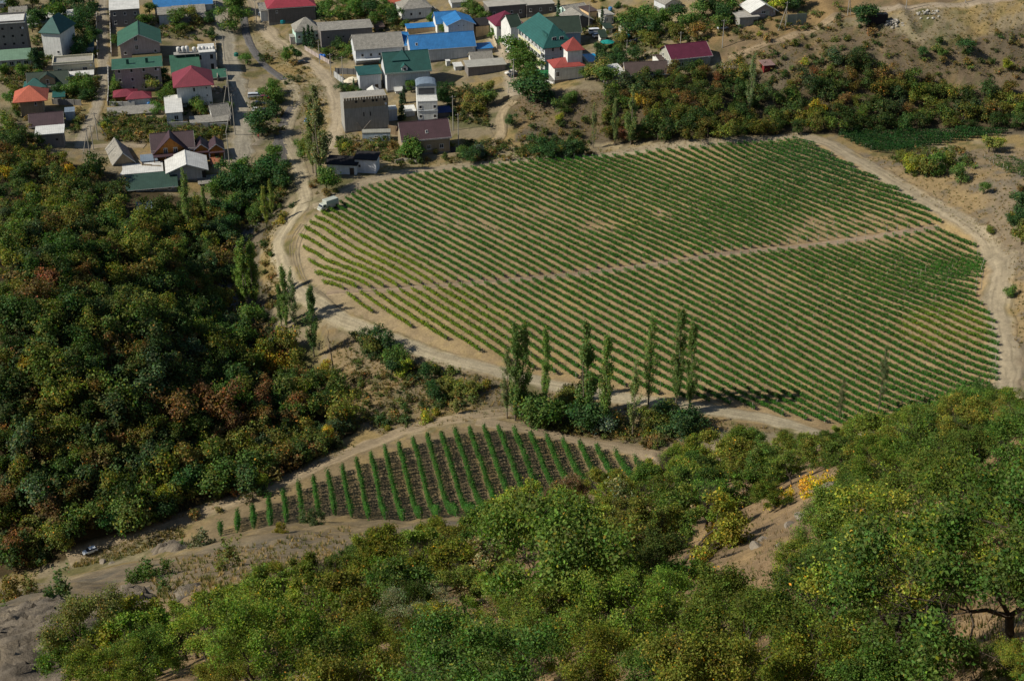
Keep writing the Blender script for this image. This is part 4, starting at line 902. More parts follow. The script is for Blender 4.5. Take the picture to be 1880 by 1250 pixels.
# poplars: photo x, base y, top y, kind, colour, label
POP = [(584,324,182,2,(0.07,0.082,0.036),'second stem cluster of the tall poplar by the village street'),(592,326,166,2,(0.075,0.085,0.042),'very tall grey green poplar standing by the village street'),(575,318,205,0,(0.07,0.085,0.03),'slightly shorter poplar leaning on the tallest poplar by the street'),
 (458,572,440,2,(0.062,0.095,0.022),'broad group-stemmed poplar between stream and road bend'),(447,565,455,0,(0.06,0.095,0.022),'poplar on the stream side of the broad poplar at the road bend'),(470,568,450,0,(0.055,0.085,0.022),'poplar on the road side of the broad poplar at the road bend'),
 (517,600,525,0,(0.045,0.075,0.022),'shortest of the three poplars beside the road bend'),(527,604,496,0,(0.05,0.082,0.022),'middle one of the three poplars beside the road bend'),(541,604,500,1,(0.055,0.078,0.035),'greyish poplar on the road side of the three at the bend'),
 (577,655,532,0,(0.034,0.06,0.02),'lone dark spindle poplar next to the bare dead tree'),(350,432,318,1,(0.07,0.10,0.03),'half bare poplar in front of the dark green barn roof'),(378,402,345,0,(0.06,0.09,0.028),'small slim poplar right of the half bare poplar'),
 (931,768,640,1,(0.055,0.075,0.03),'thin grey poplar at the track junction, first in the line'),(946,772,605,0,(0.05,0.08,0.024),'tall slim poplar by the track junction, beside the thin grey one'),(960,770,600,0,(0.052,0.082,0.024),'tall slim poplar by the track junction, nearer the leaning one'),(1001,742,612,0,(0.06,0.10,0.024),'slim green poplar leaning slightly, third along the line'),
 (1076,772,600,2,(0.045,0.075,0.022),'broad dark poplar in the middle of the poplar line'),(1110,792,622,0,(0.055,0.088,0.022),'slim poplar just right of the broad dark poplar'),(1161,803,662,1,(0.075,0.10,0.035),'sparse see-through poplar standing lowest in the line'),
 (1190,748,588,1,(0.06,0.095,0.026),'sparse tall poplar with a pale bare trunk'),(1241,748,572,0,(0.045,0.07,0.022),'tallest poplar towards the right of the line'),(1264,755,600,0,(0.048,0.075,0.022),'last slim poplar of the line, beside the tallest one'),
 (1540,772,698,1,(0.05,0.06,0.03),'short bare-looking poplar at the vineyard foot'),(1612,756,640,1,(0.045,0.06,0.028),'dark scraggy poplar against the vineyard rows'),(1790,735,690,1,(0.05,0.065,0.03),'small scraggy poplar near the right end of the vineyard foot'),
 (1089,272,192,1,(0.085,0.10,0.045),'wispy poplar on the brown bank, leftmost of three'),(1128,268,185,0,(0.075,0.10,0.04),'slim grey green poplar, second on the brown bank'),(1157,264,162,2,(0.07,0.095,0.035),'tallest poplar on the brown bank above the vineyard'),(1375,212,98,1,(0.08,0.105,0.05),'tall pale see-through poplar below the red shed'),
 (490,420,345,0,(0.09,0.11,0.026),'yellowish poplar by the stream'),(500,395,335,0,(0.08,0.10,0.026),'short yellow green poplar near the track'),(838,760,732,0,(0.08,0.09,0.03),'tiny columnar tree at the track end')]
for px, yb, yt, kd, c, lab in POP:
    w = P1(px, yb); s = pscale(w); h = (yb - yt) / (s * math.cos(dep((yb + yt) / 2))) ; k = h / 22
    me = (poplars, poplars_thin, poplars3)[kd]; me = me[G_.randrange(len(me))]
    wd = max(0.55, min(1.0, k)) ** 0.5
    c = tuple(v * 1.35 for v in c); wd *= 0.9
    e = empty('poplar_tree', w, G_.uniform(0, 6.28)); tag(e, lab, 'poplar', 'poplars of the valley')
    kx = max(0.5, k) * (1.05 if kd == 2 else 1.05 if px < 700 else 0.85)
    put('trunk', me[0], e, scale=(kx, kx, k)); put('crown', me[1], e, scale=(kx, kx, k), color=c)
# the bare dead tree
w = P1(612, 682)
g = np.random.default_rng(77); segs = []; p = np.array([0, 0, -0.5]); r = 0.26
for i in range(7):
    q = np.array([0.12 * i * (-1) ** i * 0.3 - 0.12 * i, 0, 1.55 * (i + 1)]); segs.append((p, q, r, r * 0.8)); p, r = q, r * 0.8
    if i > 1:
        for a in g.uniform(0, 6.28, 2): segs.append((q, q + np.array([math.cos(a) * .8, math.sin(a) * .8, .9]), .04, .012))
V, F = tubes(segs, 6)
dt = empty('dead_tree', w); tag(dt, 'bare dead tree trunk standing alone beside the dirt road', 'dead tree')
put('trunk', mesh_np('trunk', V, F, paint((0.10, 0.085, 0.07), 0.95, 0.3, 4), smooth=True), dt)

# ------------------------------------------------------------------ the slope below the camera
SOILP = [(1270,1030),(1330,975),(1420,945),(1490,905),(1560,870),(1575,910),(1530,985),(1450,1060),(1380,1090),(1300,1075)]
BOT = [(430,1250),(470,1222),(560,1212),(680,1205),(720,1250)]
ROCKP = [(0,1080),(100,1080),(210,1120),(190,1250),(0,1250)]
FORE = [(140,1255),(200,1225),(340,1160),(490,1100),(650,1040),(800,1000),(960,975),(1080,925),(1200,890),(1340,850),(1520,812),(1700,770),(1880,745),(1960,800),(1960,1330),(1400,1400),(900,1400),(300,1330)]
WIN = [(1690,1080),(1900,1070),(1900,1195),(1700,1195)]
OAKC = [((0.070, 0.094, 0.017), 'green oak', 6), ((0.096, 0.112, 0.019), 'light green oak', 5), ((0.044, 0.076, 0.016), 'dark green oak', 3), ((0.112, 0.114, 0.022), 'yellowing oak', 1.6), ((0.105, 0.098, 0.05), 'dry pale oak', 1)]
SILX, SILY = [60,130,300,470,560,650,850,890,1010,1100,1190,1240,1300,1500,1650,1760,1880,1960], [1250,1180,1100,1052,1022,990,950,905,893,868,835,795,778,780,758,728,690,680]
def fsp(px, py):
    return 3.1 if py < 900 else 2.9
fpts = scatter(FORE, 3.4, 290, 33, 40, excl=(SOILP, BOT, ROCKP, WIN))
nn = 0
for px, py, w in fpts:
    d = float(np.linalg.norm(w - np.array([0, 0, CAMH])))
    c, dsc, _ = pick(OAKC, G_)
    if px > 1450 and py > 850: c, dsc = ((0.058, 0.094, 0.018), 'deep green oak') if G_.random() < 0.6 else (c, dsc)
    if d < 28: continue
    near = d < 70
    me = near_oaks[G_.randrange(3)] if near else mid_oaks[G_.randrange(5)]
    k = G_.uniform(0.62, 1.05) * (0.8 if near else 0.95)
    if 1250 < px < 1570:
        ylow = np.interp(px, [1250, 1300, 1380, 1450, 1530, 1570], [1030, 1075, 1090, 1060, 985, 900])
        al = (py - ylow) / (pscale(w) * math.cos(dep(py)))
        if al > 0: k = max(0.12, min(k, al / 5.2))
    if px > 1400 and py < 1000: k *= 0.74
    if px > 1690 and py > 1195: k = min(k, (py - 1180) / (pscale(w) * math.cos(dep(py))) / 5.3)
    ysil = np.interp(px, SILX, SILY); k = max(0.14, min(k, (py - ysil) / (pscale(w) * math.cos(dep(py))) / 5.3))
    plant('oak_tree', me, w - np.array([0, 0, 0.1]), k, jitcol(c, 0.32), dsc + (' on the near slope' if near else ' on the lower slope'), 'oak', 'scrub oaks on the slope below the viewpoint', sz=G_.uniform(0.85, 1.15)); nn += near
print('slope oaks', len(fpts), nn)
RIGHTF = [(1420,1130),(1500,1040),(1580,930),(1650,850),(1760,800),(1900,770),(1960,900),(1960,1340),(1380,1360),(1330,1200)]
base_ = [p[2] for p in fpts]
for px, py, w in scatter(RIGHTF, 2.35, 36, 91, 60, excl=(SOILP, WIN)):
    d = float(np.linalg.norm(w - np.array([0, 0, CAMH])))
    if d < 27: continue
    k = G_.uniform(0.42, 0.68); ysil = np.interp(px, SILX, SILY)
    al = (py - ysil) / (pscale(w) * math.cos(dep(py)))
    if px < 1570: al = min(al, (py - np.interp(px, [1330, 1380, 1450, 1530, 1570], [1085, 1090, 1060, 985, 900])) / (pscale(w) * math.cos(dep(py))))
    if px > 1690 and py > 1195: al = min(al, (py - 1180) / (pscale(w) * math.cos(dep(py))))
    k = max(0.12, min(k, al / 5.3))
    plant('oak_tree', near_oaks[G_.randrange(3)], w - np.array([0, 0, 0.1]), k, jitcol(((0.050, 0.082, 0.017), (0.088, 0.104, 0.018), (0.066, 0.092, 0.017))[G_.randrange(3)], 0.3), 'young bushy oak', 'oak', 'scrub oaks on the slope below the viewpoint', sz=G_.uniform(0.85, 1.1))
# big oaks that stand out
for px, py, k, me, c, lab in [(948,1262,1.5,0,(0.068,0.102,0.022),'tall oak with a long bare dark trunk in the middle of the slope'),(1818,1205,0.9,1,(0.044,0.076,0.017),'large dark oak with a forked trunk over bare soil'),(1870,1262,0.9,2,(0.048,0.08,0.018),'oak with a thick trunk at the lower right corner'),(192,1262,1.0,0,(0.10,0.105,0.035),'sparse yellowing oak with a dark trunk beside the rock face'),(1690,930,0.8,1,(0.05,0.084,0.018),'spreading oak on the skyline of the slope above the boulder')]:
    w = P1(px, py); e = empty('oak_tree', w - np.array([0, 0, 0.1]), G_.uniform(0, 6.28)); tag(e, lab, 'oak', 'scrub oaks on the slope below the viewpoint')
    put('trunk', near_oaks[me][0], e, scale=(k, k, k)); put('crown', near_oaks[me][1], e, scale=(k, k, k), color=c)
bush_y = oak_meshes('bush', 450, 1.5, 1.7, 2600, 0.10, levels=3, stems=3, first=0.15, r0=0.04, brown=0.02)
bush_g = [oak_meshes('bush', 451 + i, 1.8, 2.6, 3800, 0.11, levels=3, stems=3, first=0.12, r0=0.05, brown=0.05) for i in range(2)]
SB = [(1505,905,1.0,(0.30,0.22,0.012),'bright yellow bush beside the grey boulder'),(1480,900,.7,(0.40,0.24,0.03),'orange yellow bush beside the bright yellow bush'),(1535,895,.6,(0.40,0.30,0.02),'small yellow bush right of the bright yellow bush'),(1445,915,.6,(0.38,0.28,0.02),'small yellow bush above the bare soil patch'),
 (1310,990,.9,(0.38,0.28,0.025),'yellow bush at the lower end of the bare soil patch'),(1345,985,.6,(0.36,0.25,0.03),'small golden bush beside the bare soil patch'),(1420,930,.7,(0.30,0.25,0.03),'pale yellow shrub on the edge of the bare soil'),(1290,1060,.9,(0.16,0.11,0.02),'golden brown bush below the bare soil patch'),
 (470,1235,.9,(0.30,0.17,0.02),'orange yellow bush at the foot of the slope'),(1250,950,1.1,(0.24,0.20,0.12),'pale cream flecked bush in mid slope'),(1215,955,1.0,(0.22,0.18,0.10),'second pale cream flecked bush in mid slope'),(1285,935,.9,(0.26,0.20,0.13),'pinkish cream bush nearest to the yellow bushes'),(1365,915,.9,(0.20,0.15,0.11),'dry greyish pink bush below the yellow bushes'),(1412,905,.7,(0.25,0.09,0.05),'slender red brown shrub left of the yellow bushes'),
 (860,1250,1.0,(0.14,0.14,0.02),'olive yellow bush at the bottom of the picture'),(1860,735,.9,(0.20,0.20,0.025),'yellow green bush on the skyline at the right edge')]
for px, py, k, c, lab in SB:
    w = P1(px, py); e = empty('bush', w, G_.uniform(0, 6.28)); tag(e, lab, 'bush'); me = bush_y
    put('stems', me[0], e, scale=(k, k, k)); put('foliage', me[1], e, scale=(k, k, k), color=c)
RB = [(130,1105,2.6,(0.05,0.075,0.028),'large dark green bush on top of the grey rocks'),(100,1115,1.6,(0.045,0.07,0.026),'smaller dark bush left of the large bush on the rocks'),(265,1062,1.9,(0.045,0.08,0.02),'bright green bush on the bare grey ridge'),(300,1055,1.4,(0.045,0.08,0.02),'green bush joined to the bright one on the ridge'),(232,1075,1.3,(0.05,0.08,0.022),'low green bush on the ridge slope'),
 (300,1090,1.3,(0.05,0.08,0.025),'dark shrub in front of the ridge rocks'),(545,962,2.2,(0.05,0.068,0.03),'dense grey green bush at the small vineyard corner'),(575,960,1.6,(0.045,0.065,0.028),'dense bush to the right of the grey green bush'),(515,978,1.1,(0.13,0.115,0.02),'low yellowish bush in front of the grey green bush'),(425,1045,2.2,(0.085,0.095,0.03),'airy yellow green tree on the bare ridge'),(395,1050,1.5,(0.10,0.10,0.03),'smaller yellow green bush on the bare ridge'),
 (370,1000,2.0,(0.07,0.08,0.045),'grey leafless looking shrub at the vineyard end'),(332,1000,1.0,(0.05,0.085,0.022),'small green bush beside the ridge rock'),(20,1100,2.0,(0.12,0.095,0.03),'straw brown shrub left of the grey rocks'),(60,1090,1.6,(0.09,0.09,0.03),'olive shrub behind the grey rocks'),(10,1125,1.4,(0.06,0.085,0.025),'green shrub at the left edge by the rocks')]
for px, py, k, c, lab in RB:
    w = P1(px, py); e = empty('bush', w, G_.uniform(0, 6.28)); tag(e, lab, 'bush'); me = bush_g[G_.randrange(2)]
    put('stems', me[0], e, scale=(k, k, k)); put('foliage', me[1], e, scale=(k, k, k), color=c)
# dry grass: tufts nobody could count
def tufts(name, pts, h, label, cols, seed, blades=7, wid=0.07):
    g = np.random.default_rng(seed); n = len(pts)
    B = np.repeat(np.asarray(pts), blades, 0); m = len(B)
    a = g.uniform(0, 6.283, m); r = g.uniform(0, 0.22, m); hh = h * g.uniform(0.5, 1.3, m)
    B = B + np.c_[np.cos(a) * r, np.sin(a) * r, np.full(m, -0.05)]
    d = np.c_[-np.sin(a), np.cos(a), np.zeros(m)] * wid
    tip = B + np.c_[np.cos(a) * hh * 0.5, np.sin(a) * hh * 0.5, hh]
    V = np.stack([B - d, B + d, tip], 1).reshape(-1, 3)
    c = np.asarray(cols)[g.integers(0, len(cols), n)] * g.uniform(0.75, 1.2, (n, 1))
    o = put(name, mesh_np(name, V, np.arange(m * 3).reshape(m, 3), MAT_LEAF, np.repeat(c, blades * 3, 0)), color=(1, 1, 1))
    return tag(o, label, kind='stuff')
GP = [([(930,185),(1110,165),(1190,262),(950,262)], 700), ([(1330,100),(1600,20),(1900,0),(1900,150),(1640,130),(1400,190)], 1800), ([(460,60),(560,110),(600,160),(600,290),(560,260),(520,150)], 700), ([(600,620),(760,650),(930,700),(940,760),(700,800),(640,740)], 1100), ([(930,770),(1240,820),(1300,790),(1500,800),(1300,765),(950,715)], 700),
      ([(1580,290),(1900,270),(1900,640),(1860,640),(1850,470),(1700,370)], 1000), ([(180,1010),(330,965),(340,985),(230,1025),(120,1045)], 500), ([(600,300),(700,315),(1480,255),(1470,245),(1000,280),(700,305)], 600), ([(190,210),(420,235),(410,262),(190,260)], 600), ([(480,380),(520,390),(500,440),(520,560),(490,560)], 350), ([(280,940),(650,810),(660,822),(300,965)], 400), ([(250,1040),(640,965),(700,1000),(480,1060),(300,1110)], 700)]
gp = []
for i, (poly, n) in enumerate(GP):
    g = np.random.default_rng(700 + i); xs, ys = [p[0] for p in poly], [p[1] for p in poly]
    q = np.c_[g.uniform(min(xs), max(xs), n * 4), g.uniform(min(ys), max(ys), n * 4)]; q = q[inpoly(q[:, 0], q[:, 1], poly)][:n]
    gp.append(P(q[:, 0], q[:, 1]))
tufts('dry_grass', np.concatenate(gp), 0.55, 'straw coloured dry grass and weeds on the banks', [(0.19, 0.135, 0.06), (0.16, 0.11, 0.055), (0.12, 0.105, 0.045), (0.06, 0.065, 0.022)], 3, 9)
q = np.c_[rng.uniform(200, 1880, 9000), rng.uniform(780, 1250, 9000)]; q = P(q[:, 0], q[:, 1]); dd = np.linalg.norm(q - np.array([0, 0, CAMH]), axis=1)
tufts('slope_weeds', q[dd < 200], 0.16, 'dry weeds and leaf litter under the oaks on the near slope', [(0.16, 0.11, 0.055), (0.12, 0.08, 0.045), (0.06, 0.06, 0.02), (0.05, 0.06, 0.018)], 4, 8, 0.02)
print('trees', round(time.time() - T0, 1), len(bpy.data.objects))
# ------------------------------------------------------------------ buildings
GYAW = rad(13.7)
C_ = dict(green=(0.045, 0.165, 0.105), teal=(0.018, 0.135, 0.125), dkgreen=(0.035, 0.066, 0.045), blue=(0.002, 0.23, 0.64), maroon=(0.145, 0.022, 0.045), crimson=(0.29, 0.035, 0.065), orange=(0.62, 0.13, 0.06),
          plum=(0.085, 0.047, 0.06), slate=(0.45, 0.43, 0.38), whitem=(0.82, 0.83, 0.80), brown=(0.115, 0.078, 0.07), mintroof=(0.20, 0.36, 0.25), red=(0.42, 0.07, 0.055), bright=(0.03, 0.27, 0.09), black=(0.035, 0.033, 0.035), bluegrey=(0.22, 0.30, 0.40))
W_ = dict(white=(0.76, 0.75, 0.71), grey=(0.46, 0.46, 0.46), block=(0.24, 0.215, 0.20), tan=(0.36, 0.28, 0.185), pink=(0.47, 0.385, 0.355), mint=(0.55, 0.74, 0.65), concrete=(0.34, 0.325, 0.295), cream=(0.72, 0.65, 0.46), wood=(0.46, 0.185, 0.04), dwood=(0.24, 0.10, 0.035), dblock=(0.17, 0.15, 0.135), orange=(0.72, 0.50, 0.28), lgrey=(0.60, 0.61, 0.62), bluew=(0.48, 0.56, 0.62), green=(0.05, 0.18, 0.11))
def roofmat(c, kind='metal'):
    g_ = sum(c) / 3; c = tuple(v * 0.87 + g_ * 0.13 for v in c)
    if kind == 'slate': return paint(c, 0.9, 0.32, 0.8, 0.25, 14, 0.35, 0.1, 0.8, 3.0)
    if kind == 'flat': return paint(c, 0.9, 0.25, 0.6, 0.2, 10, 0.0, 0.1)
    return paint(c, 0.55, 0.24, 0.45, 0.0, 20, 0.18, 0.25, 0.5, 1.6)
def wallmat(c, rough=0.9): return paint(tuple(min(0.98, v * f) for v, f in zip(c, (1.2, 1.24, 1.28))), rough, 0.2, 0.7, 0.2, 18, 0.26, 0.15)
MAT_WHITE = paint((0.78, 0.78, 0.76), 0.5, 0.08, 3)
MAT_DARK = paint((0.02, 0.02, 0.022), 0.7, 0.2, 3)
MAT_GLASS = glassmat()
_WM = {}
HOUSEN = [0]
def window_mesh(w, h, fr=True):
    k = (round(w, 2), round(h, 2), fr)
    if k not in _WM:
        f = MB(); t = 0.10
        if fr:
            f.box(-w / 2, w / 2, -0.07, 0.02, h / 2 - t, h / 2).box(-w / 2, w / 2, -0.07, 0.02, -h / 2, -h / 2 + t).box(-w / 2, -w / 2 + t, -0.068, 0.018, -h / 2 + t, h / 2 - t).box(w / 2 - t, w / 2, -0.068, 0.018, -h / 2 + t, h / 2 - t)
            if w > 1.0: f.box(-0.04, 0.04, -0.066, 0.016, -h / 2 + t, h / 2 - t)
            f.box(-w / 2 - 0.1, w / 2 + 0.1, -0.16, 0.022, -h / 2 - 0.08, -h / 2 - 0.002)
        else:
            f.box(-w / 2 - 0.05, w / 2 + 0.05, -0.05, 0.02, -h / 2 - 0.08, -h / 2 - 0.002)
        _WM[k] = (f.mesh('window', MAT_WHITE if fr else paint(W_['concrete'])), MB().box(-w / 2 + 0.05, w / 2 - 0.05, -0.02, 0.03, -h / 2 + 0.05, h / 2 - 0.05).mesh('pane', MAT_GLASS if fr else MAT_DARK))
    return _WM[k]
def add_window(parent, x, y, z, w, h, face='F', fr=True):
    m = window_mesh(w, h, fr)
    r = {'F': 0, 'L': -math.pi / 2, 'R': math.pi / 2}[face]
    o = put('window', m[0], parent, (x, y, z), (0, 0, r)); put('pane', m[1], o)
    return o
def roof_planes(kind, w, d, h, r, o, t=0.16):
    """roof slabs for a w x d box of wall height h; x across, y back"""
    m = MB(); x0, x1, y0, y1 = -w / 2 - o, w / 2 + o, -o, d + o
    if kind == 'gx':
        k = r / (d / 2); ze = h - k * o + 0.05; zr = h + r + 0.05; ym = d / 2
        m.slab([(x0, y0, ze), (x1, y0, ze), (x1, ym, zr), (x0, ym, zr)], t); m.slab([(x0, ym + 0.002, zr), (x1, ym + 0.002, zr), (x1, y1, ze), (x0, y1, ze)], t)
    elif kind == 'gy':
        k = r / (w / 2); ze = h - k * o + 0.05; zr = h + r + 0.05
        m.slab([(x0, y0, ze), (0, y0, zr), (0, y1, zr), (x0, y1, ze)], t); m.slab([(0.002, y0, zr), (x1, y0, ze), (x1, y1, ze), (0.002, y1, zr)], t)
    elif kind in ('hipx', 'hipy', 'pyr'):
        z, zr = h + 0.02, h + r + 0.05; ym = d / 2
        if kind == 'hipx': i = min(w / 2, d / 2) * 0.95; a, b = (-w / 2 + i, ym, zr), (w / 2 - i + 0.01, ym, zr)
        elif kind == 'hipy': i = min(w / 2, d / 2) * 0.95; a, b = (0, i, zr), (0, d - i + 0.01, zr)
        else: a, b = (0, ym, zr), (0.01, ym, zr)
        A, B, Cc, D = (x0, y0, z), (x1, y0, z), (x1, y1, z), (x0, y1, z)
        low = [(p[0], p[1], z - t) for p in (A, B, Cc, D)]
        if kind == 'hipy':
            m.poly([A, B, Cc, D, a, b], [(0, 1, 4), (1, 2, 5, 4), (2, 3, 5), (3, 0, 4, 5)])
        else:
            m.poly([A, B, Cc, D, a, b], [(0, 1, 5, 4), (1, 2, 5), (2, 3, 4, 5), (3, 0, 4)])
        m.poly([A, B, Cc, D] + low, [(0, 4, 5, 1), (1, 5, 6, 2), (2, 6, 7, 3), (3, 7, 4, 0), (4, 7, 6, 5)])
    elif kind == 'shed':      # falls to the front
        k = r / d; m.slab([(x0, y0, h - k * o + 0.05), (x1, y0, h - k * o + 0.05), (x1, y1, h + r + k * o + 0.05), (x0, y1, h + r + k * o + 0.05)], t)
    elif kind == 'shedb':     # falls to the back
        k = r / d; m.slab([(x0, y0, h + r + k * o + 0.05), (x1, y0, h + r + k * o + 0.05), (x1, y1, h - k * o + 0.05), (x0, y1, h - k * o + 0.05)], t)
    elif kind == 'flat':
        m.box(x0, x1, y0, y1, h + 0.003, h + 0.28)
    return m
def house(label, x0, x1, yb, yt, depth, roof='gx', rc='slate', wc='white', yr=None, rise=None, over=0.45, yaw=None, wins=(), name='house', cat='house', rk='metal', group=None, dz=0.0, trim=True, parapet=0.0, leftwall=None):
    yaw = GYAW if yaw is None else rad(yaw)
    xm = (x0 + x1) / 2
    p = P1(xm, yb); s = pscale(p); dp = dep(yb)
    w = (x1 - x0) / s / max(0.6, math.cos(yaw + math.atan((xm - 940) / FPX * 0.0)))
    h = (yb - yt) / (s * math.cos(dp))
    if rise is None:
        if yr is None: rise = 1.2
        elif roof in ('gy',): rise = (yt - yr) / (s * math.cos(dp))
        elif roof == 'hipy': rise = ((yt - yr) / s - min(w / 2, depth / 2) * 0.9 * math.sin(dp)) / math.cos(dp)
        elif roof in ('shed',): rise = ((yt - yr) / s - depth * math.sin(dp)) / math.cos(dp)
        else: rise = ((yt - yr) / s - depth / 2 * math.sin(dp)) / math.cos(dp)
        rise = max(0.35, rise)
    e = empty(name, (p[0], p[1], p[2] + dz), yaw); tag(e, label, cat, group)
    e['w'], e['h'] = w, h
    m = MB(); hw = w / 2
    P8 = [(-hw, 0, -2.5), (hw, 0, -2.5), (hw, depth, -2.5), (-hw, depth, -2.5), (-hw, 0, h), (hw, 0, h), (hw, depth, h), (-hw, depth, h)]
    F6 = [(0, 3, 2, 1), (0, 1, 5, 4), (1, 2, 6, 5), (2, 3, 7, 6), (3, 0, 4, 7)]
    if roof == 'gy': m.poly(P8 + [(0, 0, h + rise - 0.1), (0, depth, h + rise - 0.1)], [F6[0], (0, 1, 5, 8, 4), F6[2], (2, 3, 7, 9, 6), F6[4]])
    elif roof == 'gx': m.poly(P8 + [(-hw, depth / 2, h + rise - 0.1), (hw, depth / 2, h + rise - 0.1)], [F6[0], F6[1], (1, 2, 6, 9, 5), F6[3], (3, 0, 4, 8, 7)])
    elif roof == 'shed': P8[6] = (hw, depth, h + rise - 0.1); P8[7] = (-hw, depth, h + rise - 0.1); m.poly(P8, F6)
    elif roof == 'shedb': P8[4] = (-hw, 0, h + rise - 0.1); P8[5] = (hw, 0, h + rise - 0.1); m.poly(P8, F6)
    else: m.poly(P8, F6 + [(4, 5, 6, 7)])
    m.build('wall', wallmat(W_[wc] if isinstance(wc, str) else wc), e)
    rcol = C_[rc] if isinstance(rc, str) else rc
    ro = roof_planes(roof, w, depth, h, rise, over).build('roof', roofmat(rcol, rk), e)
    if roof in ('gx', 'gy') and trim:
        z = h + rise + 0.05
        (MB().box(-hw - over, hw + over, depth / 2 - 0.12, depth / 2 + 0.12, z - 0.03, z + 0.07) if roof == 'gx' else MB().box(-0.12, 0.12, -over - 0.01, depth + over, z - 0.03, z + 0.07)).build('ridge_cap', roofmat(tuple(v * 0.9 for v in rcol), rk), ro)
        mt = paint((0.7, 0.7, 0.68), 0.6, 0.1, 2)
        t = MB()
        if roof == 'gx':
            k = rise / (depth / 2); ze = h - k * over
            for sx in (-hw - over - 0.03, hw + over + 0.001):
                t.poly([(sx, -over, ze - 0.2), (sx + 0.03, -over, ze - 0.2), (sx + 0.03, -over, ze + 0.08), (sx, -over, ze + 0.08), (sx, depth / 2, z - 0.24), (sx + 0.03, depth / 2, z - 0.24), (sx + 0.03, depth / 2, z + 0.04), (sx, depth / 2, z + 0.04)], [(0, 1, 2, 3), (4, 7, 6, 5), (0, 4, 5, 1), (1, 5, 6, 2), (2, 6, 7, 3), (3, 7, 4, 0)])
            t.box(-hw - over, hw + over, -over - 0.03, -over - 0.001, ze - 0.2, ze + 0.02)
        else:
            k = rise / hw; ze = h - k * over
            for sg in (-1, 1):
                t.poly([(sg * (hw + over), -over - 0.04, ze - 0.22), (sg * (hw + over), -over - 0.002, ze - 0.22), (sg * (hw + over), -over - 0.002, ze + 0.07), (sg * (hw + over), -over - 0.04, ze + 0.07), (0, -over - 0.04, z - 0.26), (0, -over - 0.002, z - 0.26), (0, -over - 0.002, z + 0.03), (0, -over - 0.04, z + 0.03)], [(0, 1, 2, 3), (4, 7, 6, 5), (0, 4, 5, 1), (1, 5, 6, 2), (2, 6, 7, 3), (3, 7, 4, 0)])
        t.build('eaves_board', mt, ro)
    if parapet:
        q = MB(); a = 0.22
        q.box(-hw, hw, -0.002, a, h + 0.285, h + parapet).box(-hw, hw, depth - a, depth + 0.002, h + 0.285, h + parapet).box(-hw - 0.002, -hw + a, a, depth - a, h + 0.285, h + parapet - 0.003).box(hw - a, hw + 0.002, a, depth - a, h + 0.285, h + parapet - 0.003)
        q.build('parapet', wallmat(W_[wc] if isinstance(wc, str) else wc), e)
    if name == 'house' and not wins and h > 2.2: wins = grid(max(2, int(w / 3.4)), max(1, int(h / 2.9)), 1.0, 1.2, 0.28 if h > 4.5 else 0.5, 0.75)
    if name in ('house', 'hotel', 'barn', 'hall'):
        MB().box(-hw - 0.06, hw + 0.06, -0.06, -0.002, -2.4, 0.45).box(-hw - 0.06, -hw - 0.002, -0.002, depth, -2.4, 0.45).build('plinth', wallmat((0.24, 0.225, 0.205)), e)
        if roof in ('gx', 'hipx', 'shed') : MB().tube((-hw - over, -over - 0.1, h - (rise / depth * over if roof == 'shed' else 0.2)), (hw + over, -over - 0.1, h - (rise / depth * over if roof == 'shed' else 0.2)), 0.07, 0.07, 6).tube((hw - 0.2, -0.12, 0), (hw - 0.2, -0.12, h - 0.1), 0.05, 0.05, 6).build('gutter', paint((0.42, 0.42, 0.42), 0.5), e)
        if HOUSEN[0] % 3 == 0:
            dh = MB().lathe((0, 0, 0), [(0.05, 0.0), (0.3, 0.06), (0.42, 0.16), (0.40, 0.17), (0.05, 0.04)], 12).build('satellite_dish', MAT_WHITE, e, (hw - 0.9, -0.35, h * 0.86)); dh.rotation_euler = (rad(70), 0, rad(20))
        HOUSEN[0] += 1
    for wd in wins:
        u, v, ww, wh = wd[:4]; fc = wd[4] if len(wd) > 4 else 'F'; fr = wd[5] if len(wd) > 5 else True
        if fc == 'F': add_window(e, -hw + u * w, 0, v * h, ww, wh, 'F', fr)
        elif fc == 'L': add_window(e, -hw, depth * (1 - u), v * h, ww, wh, 'L', fr)
        elif fc == 'D':
            dr = MB().box(-ww / 2, ww / 2, -0.05, 0.02, 0, wh).box(-ww / 2 - 0.08, -ww / 2 - 0.001, -0.07, 0.02, 0, wh + 0.08).box(ww / 2 + 0.001, ww / 2 + 0.08, -0.07, 0.02, 0, wh + 0.08).build('door', paint((0.10, 0.07, 0.05), 0.6), e)
            dr.location = (-hw + u * w, 0, 0.02); MB().box(0, 0.08, -0.09, -0.051, 1.0, 1.04).build('handle', MAT_WHITE, dr).location = (ww / 2 - 0.2, 0, 0)
    return e, w, h, rise, depth
def grid(c, r, w, h, v0=0.2, v1=0.82, u0=0.14, u1=0.86, fr=True, fc='F'):
    return [(u0 + (u1 - u0) * i / max(1, c - 1) if c > 1 else 0.5, v0 + (v1 - v0) * j / max(1, r - 1) if r > 1 else 0.55, w, h, fc, fr) for i in range(c) for j in range(r)]
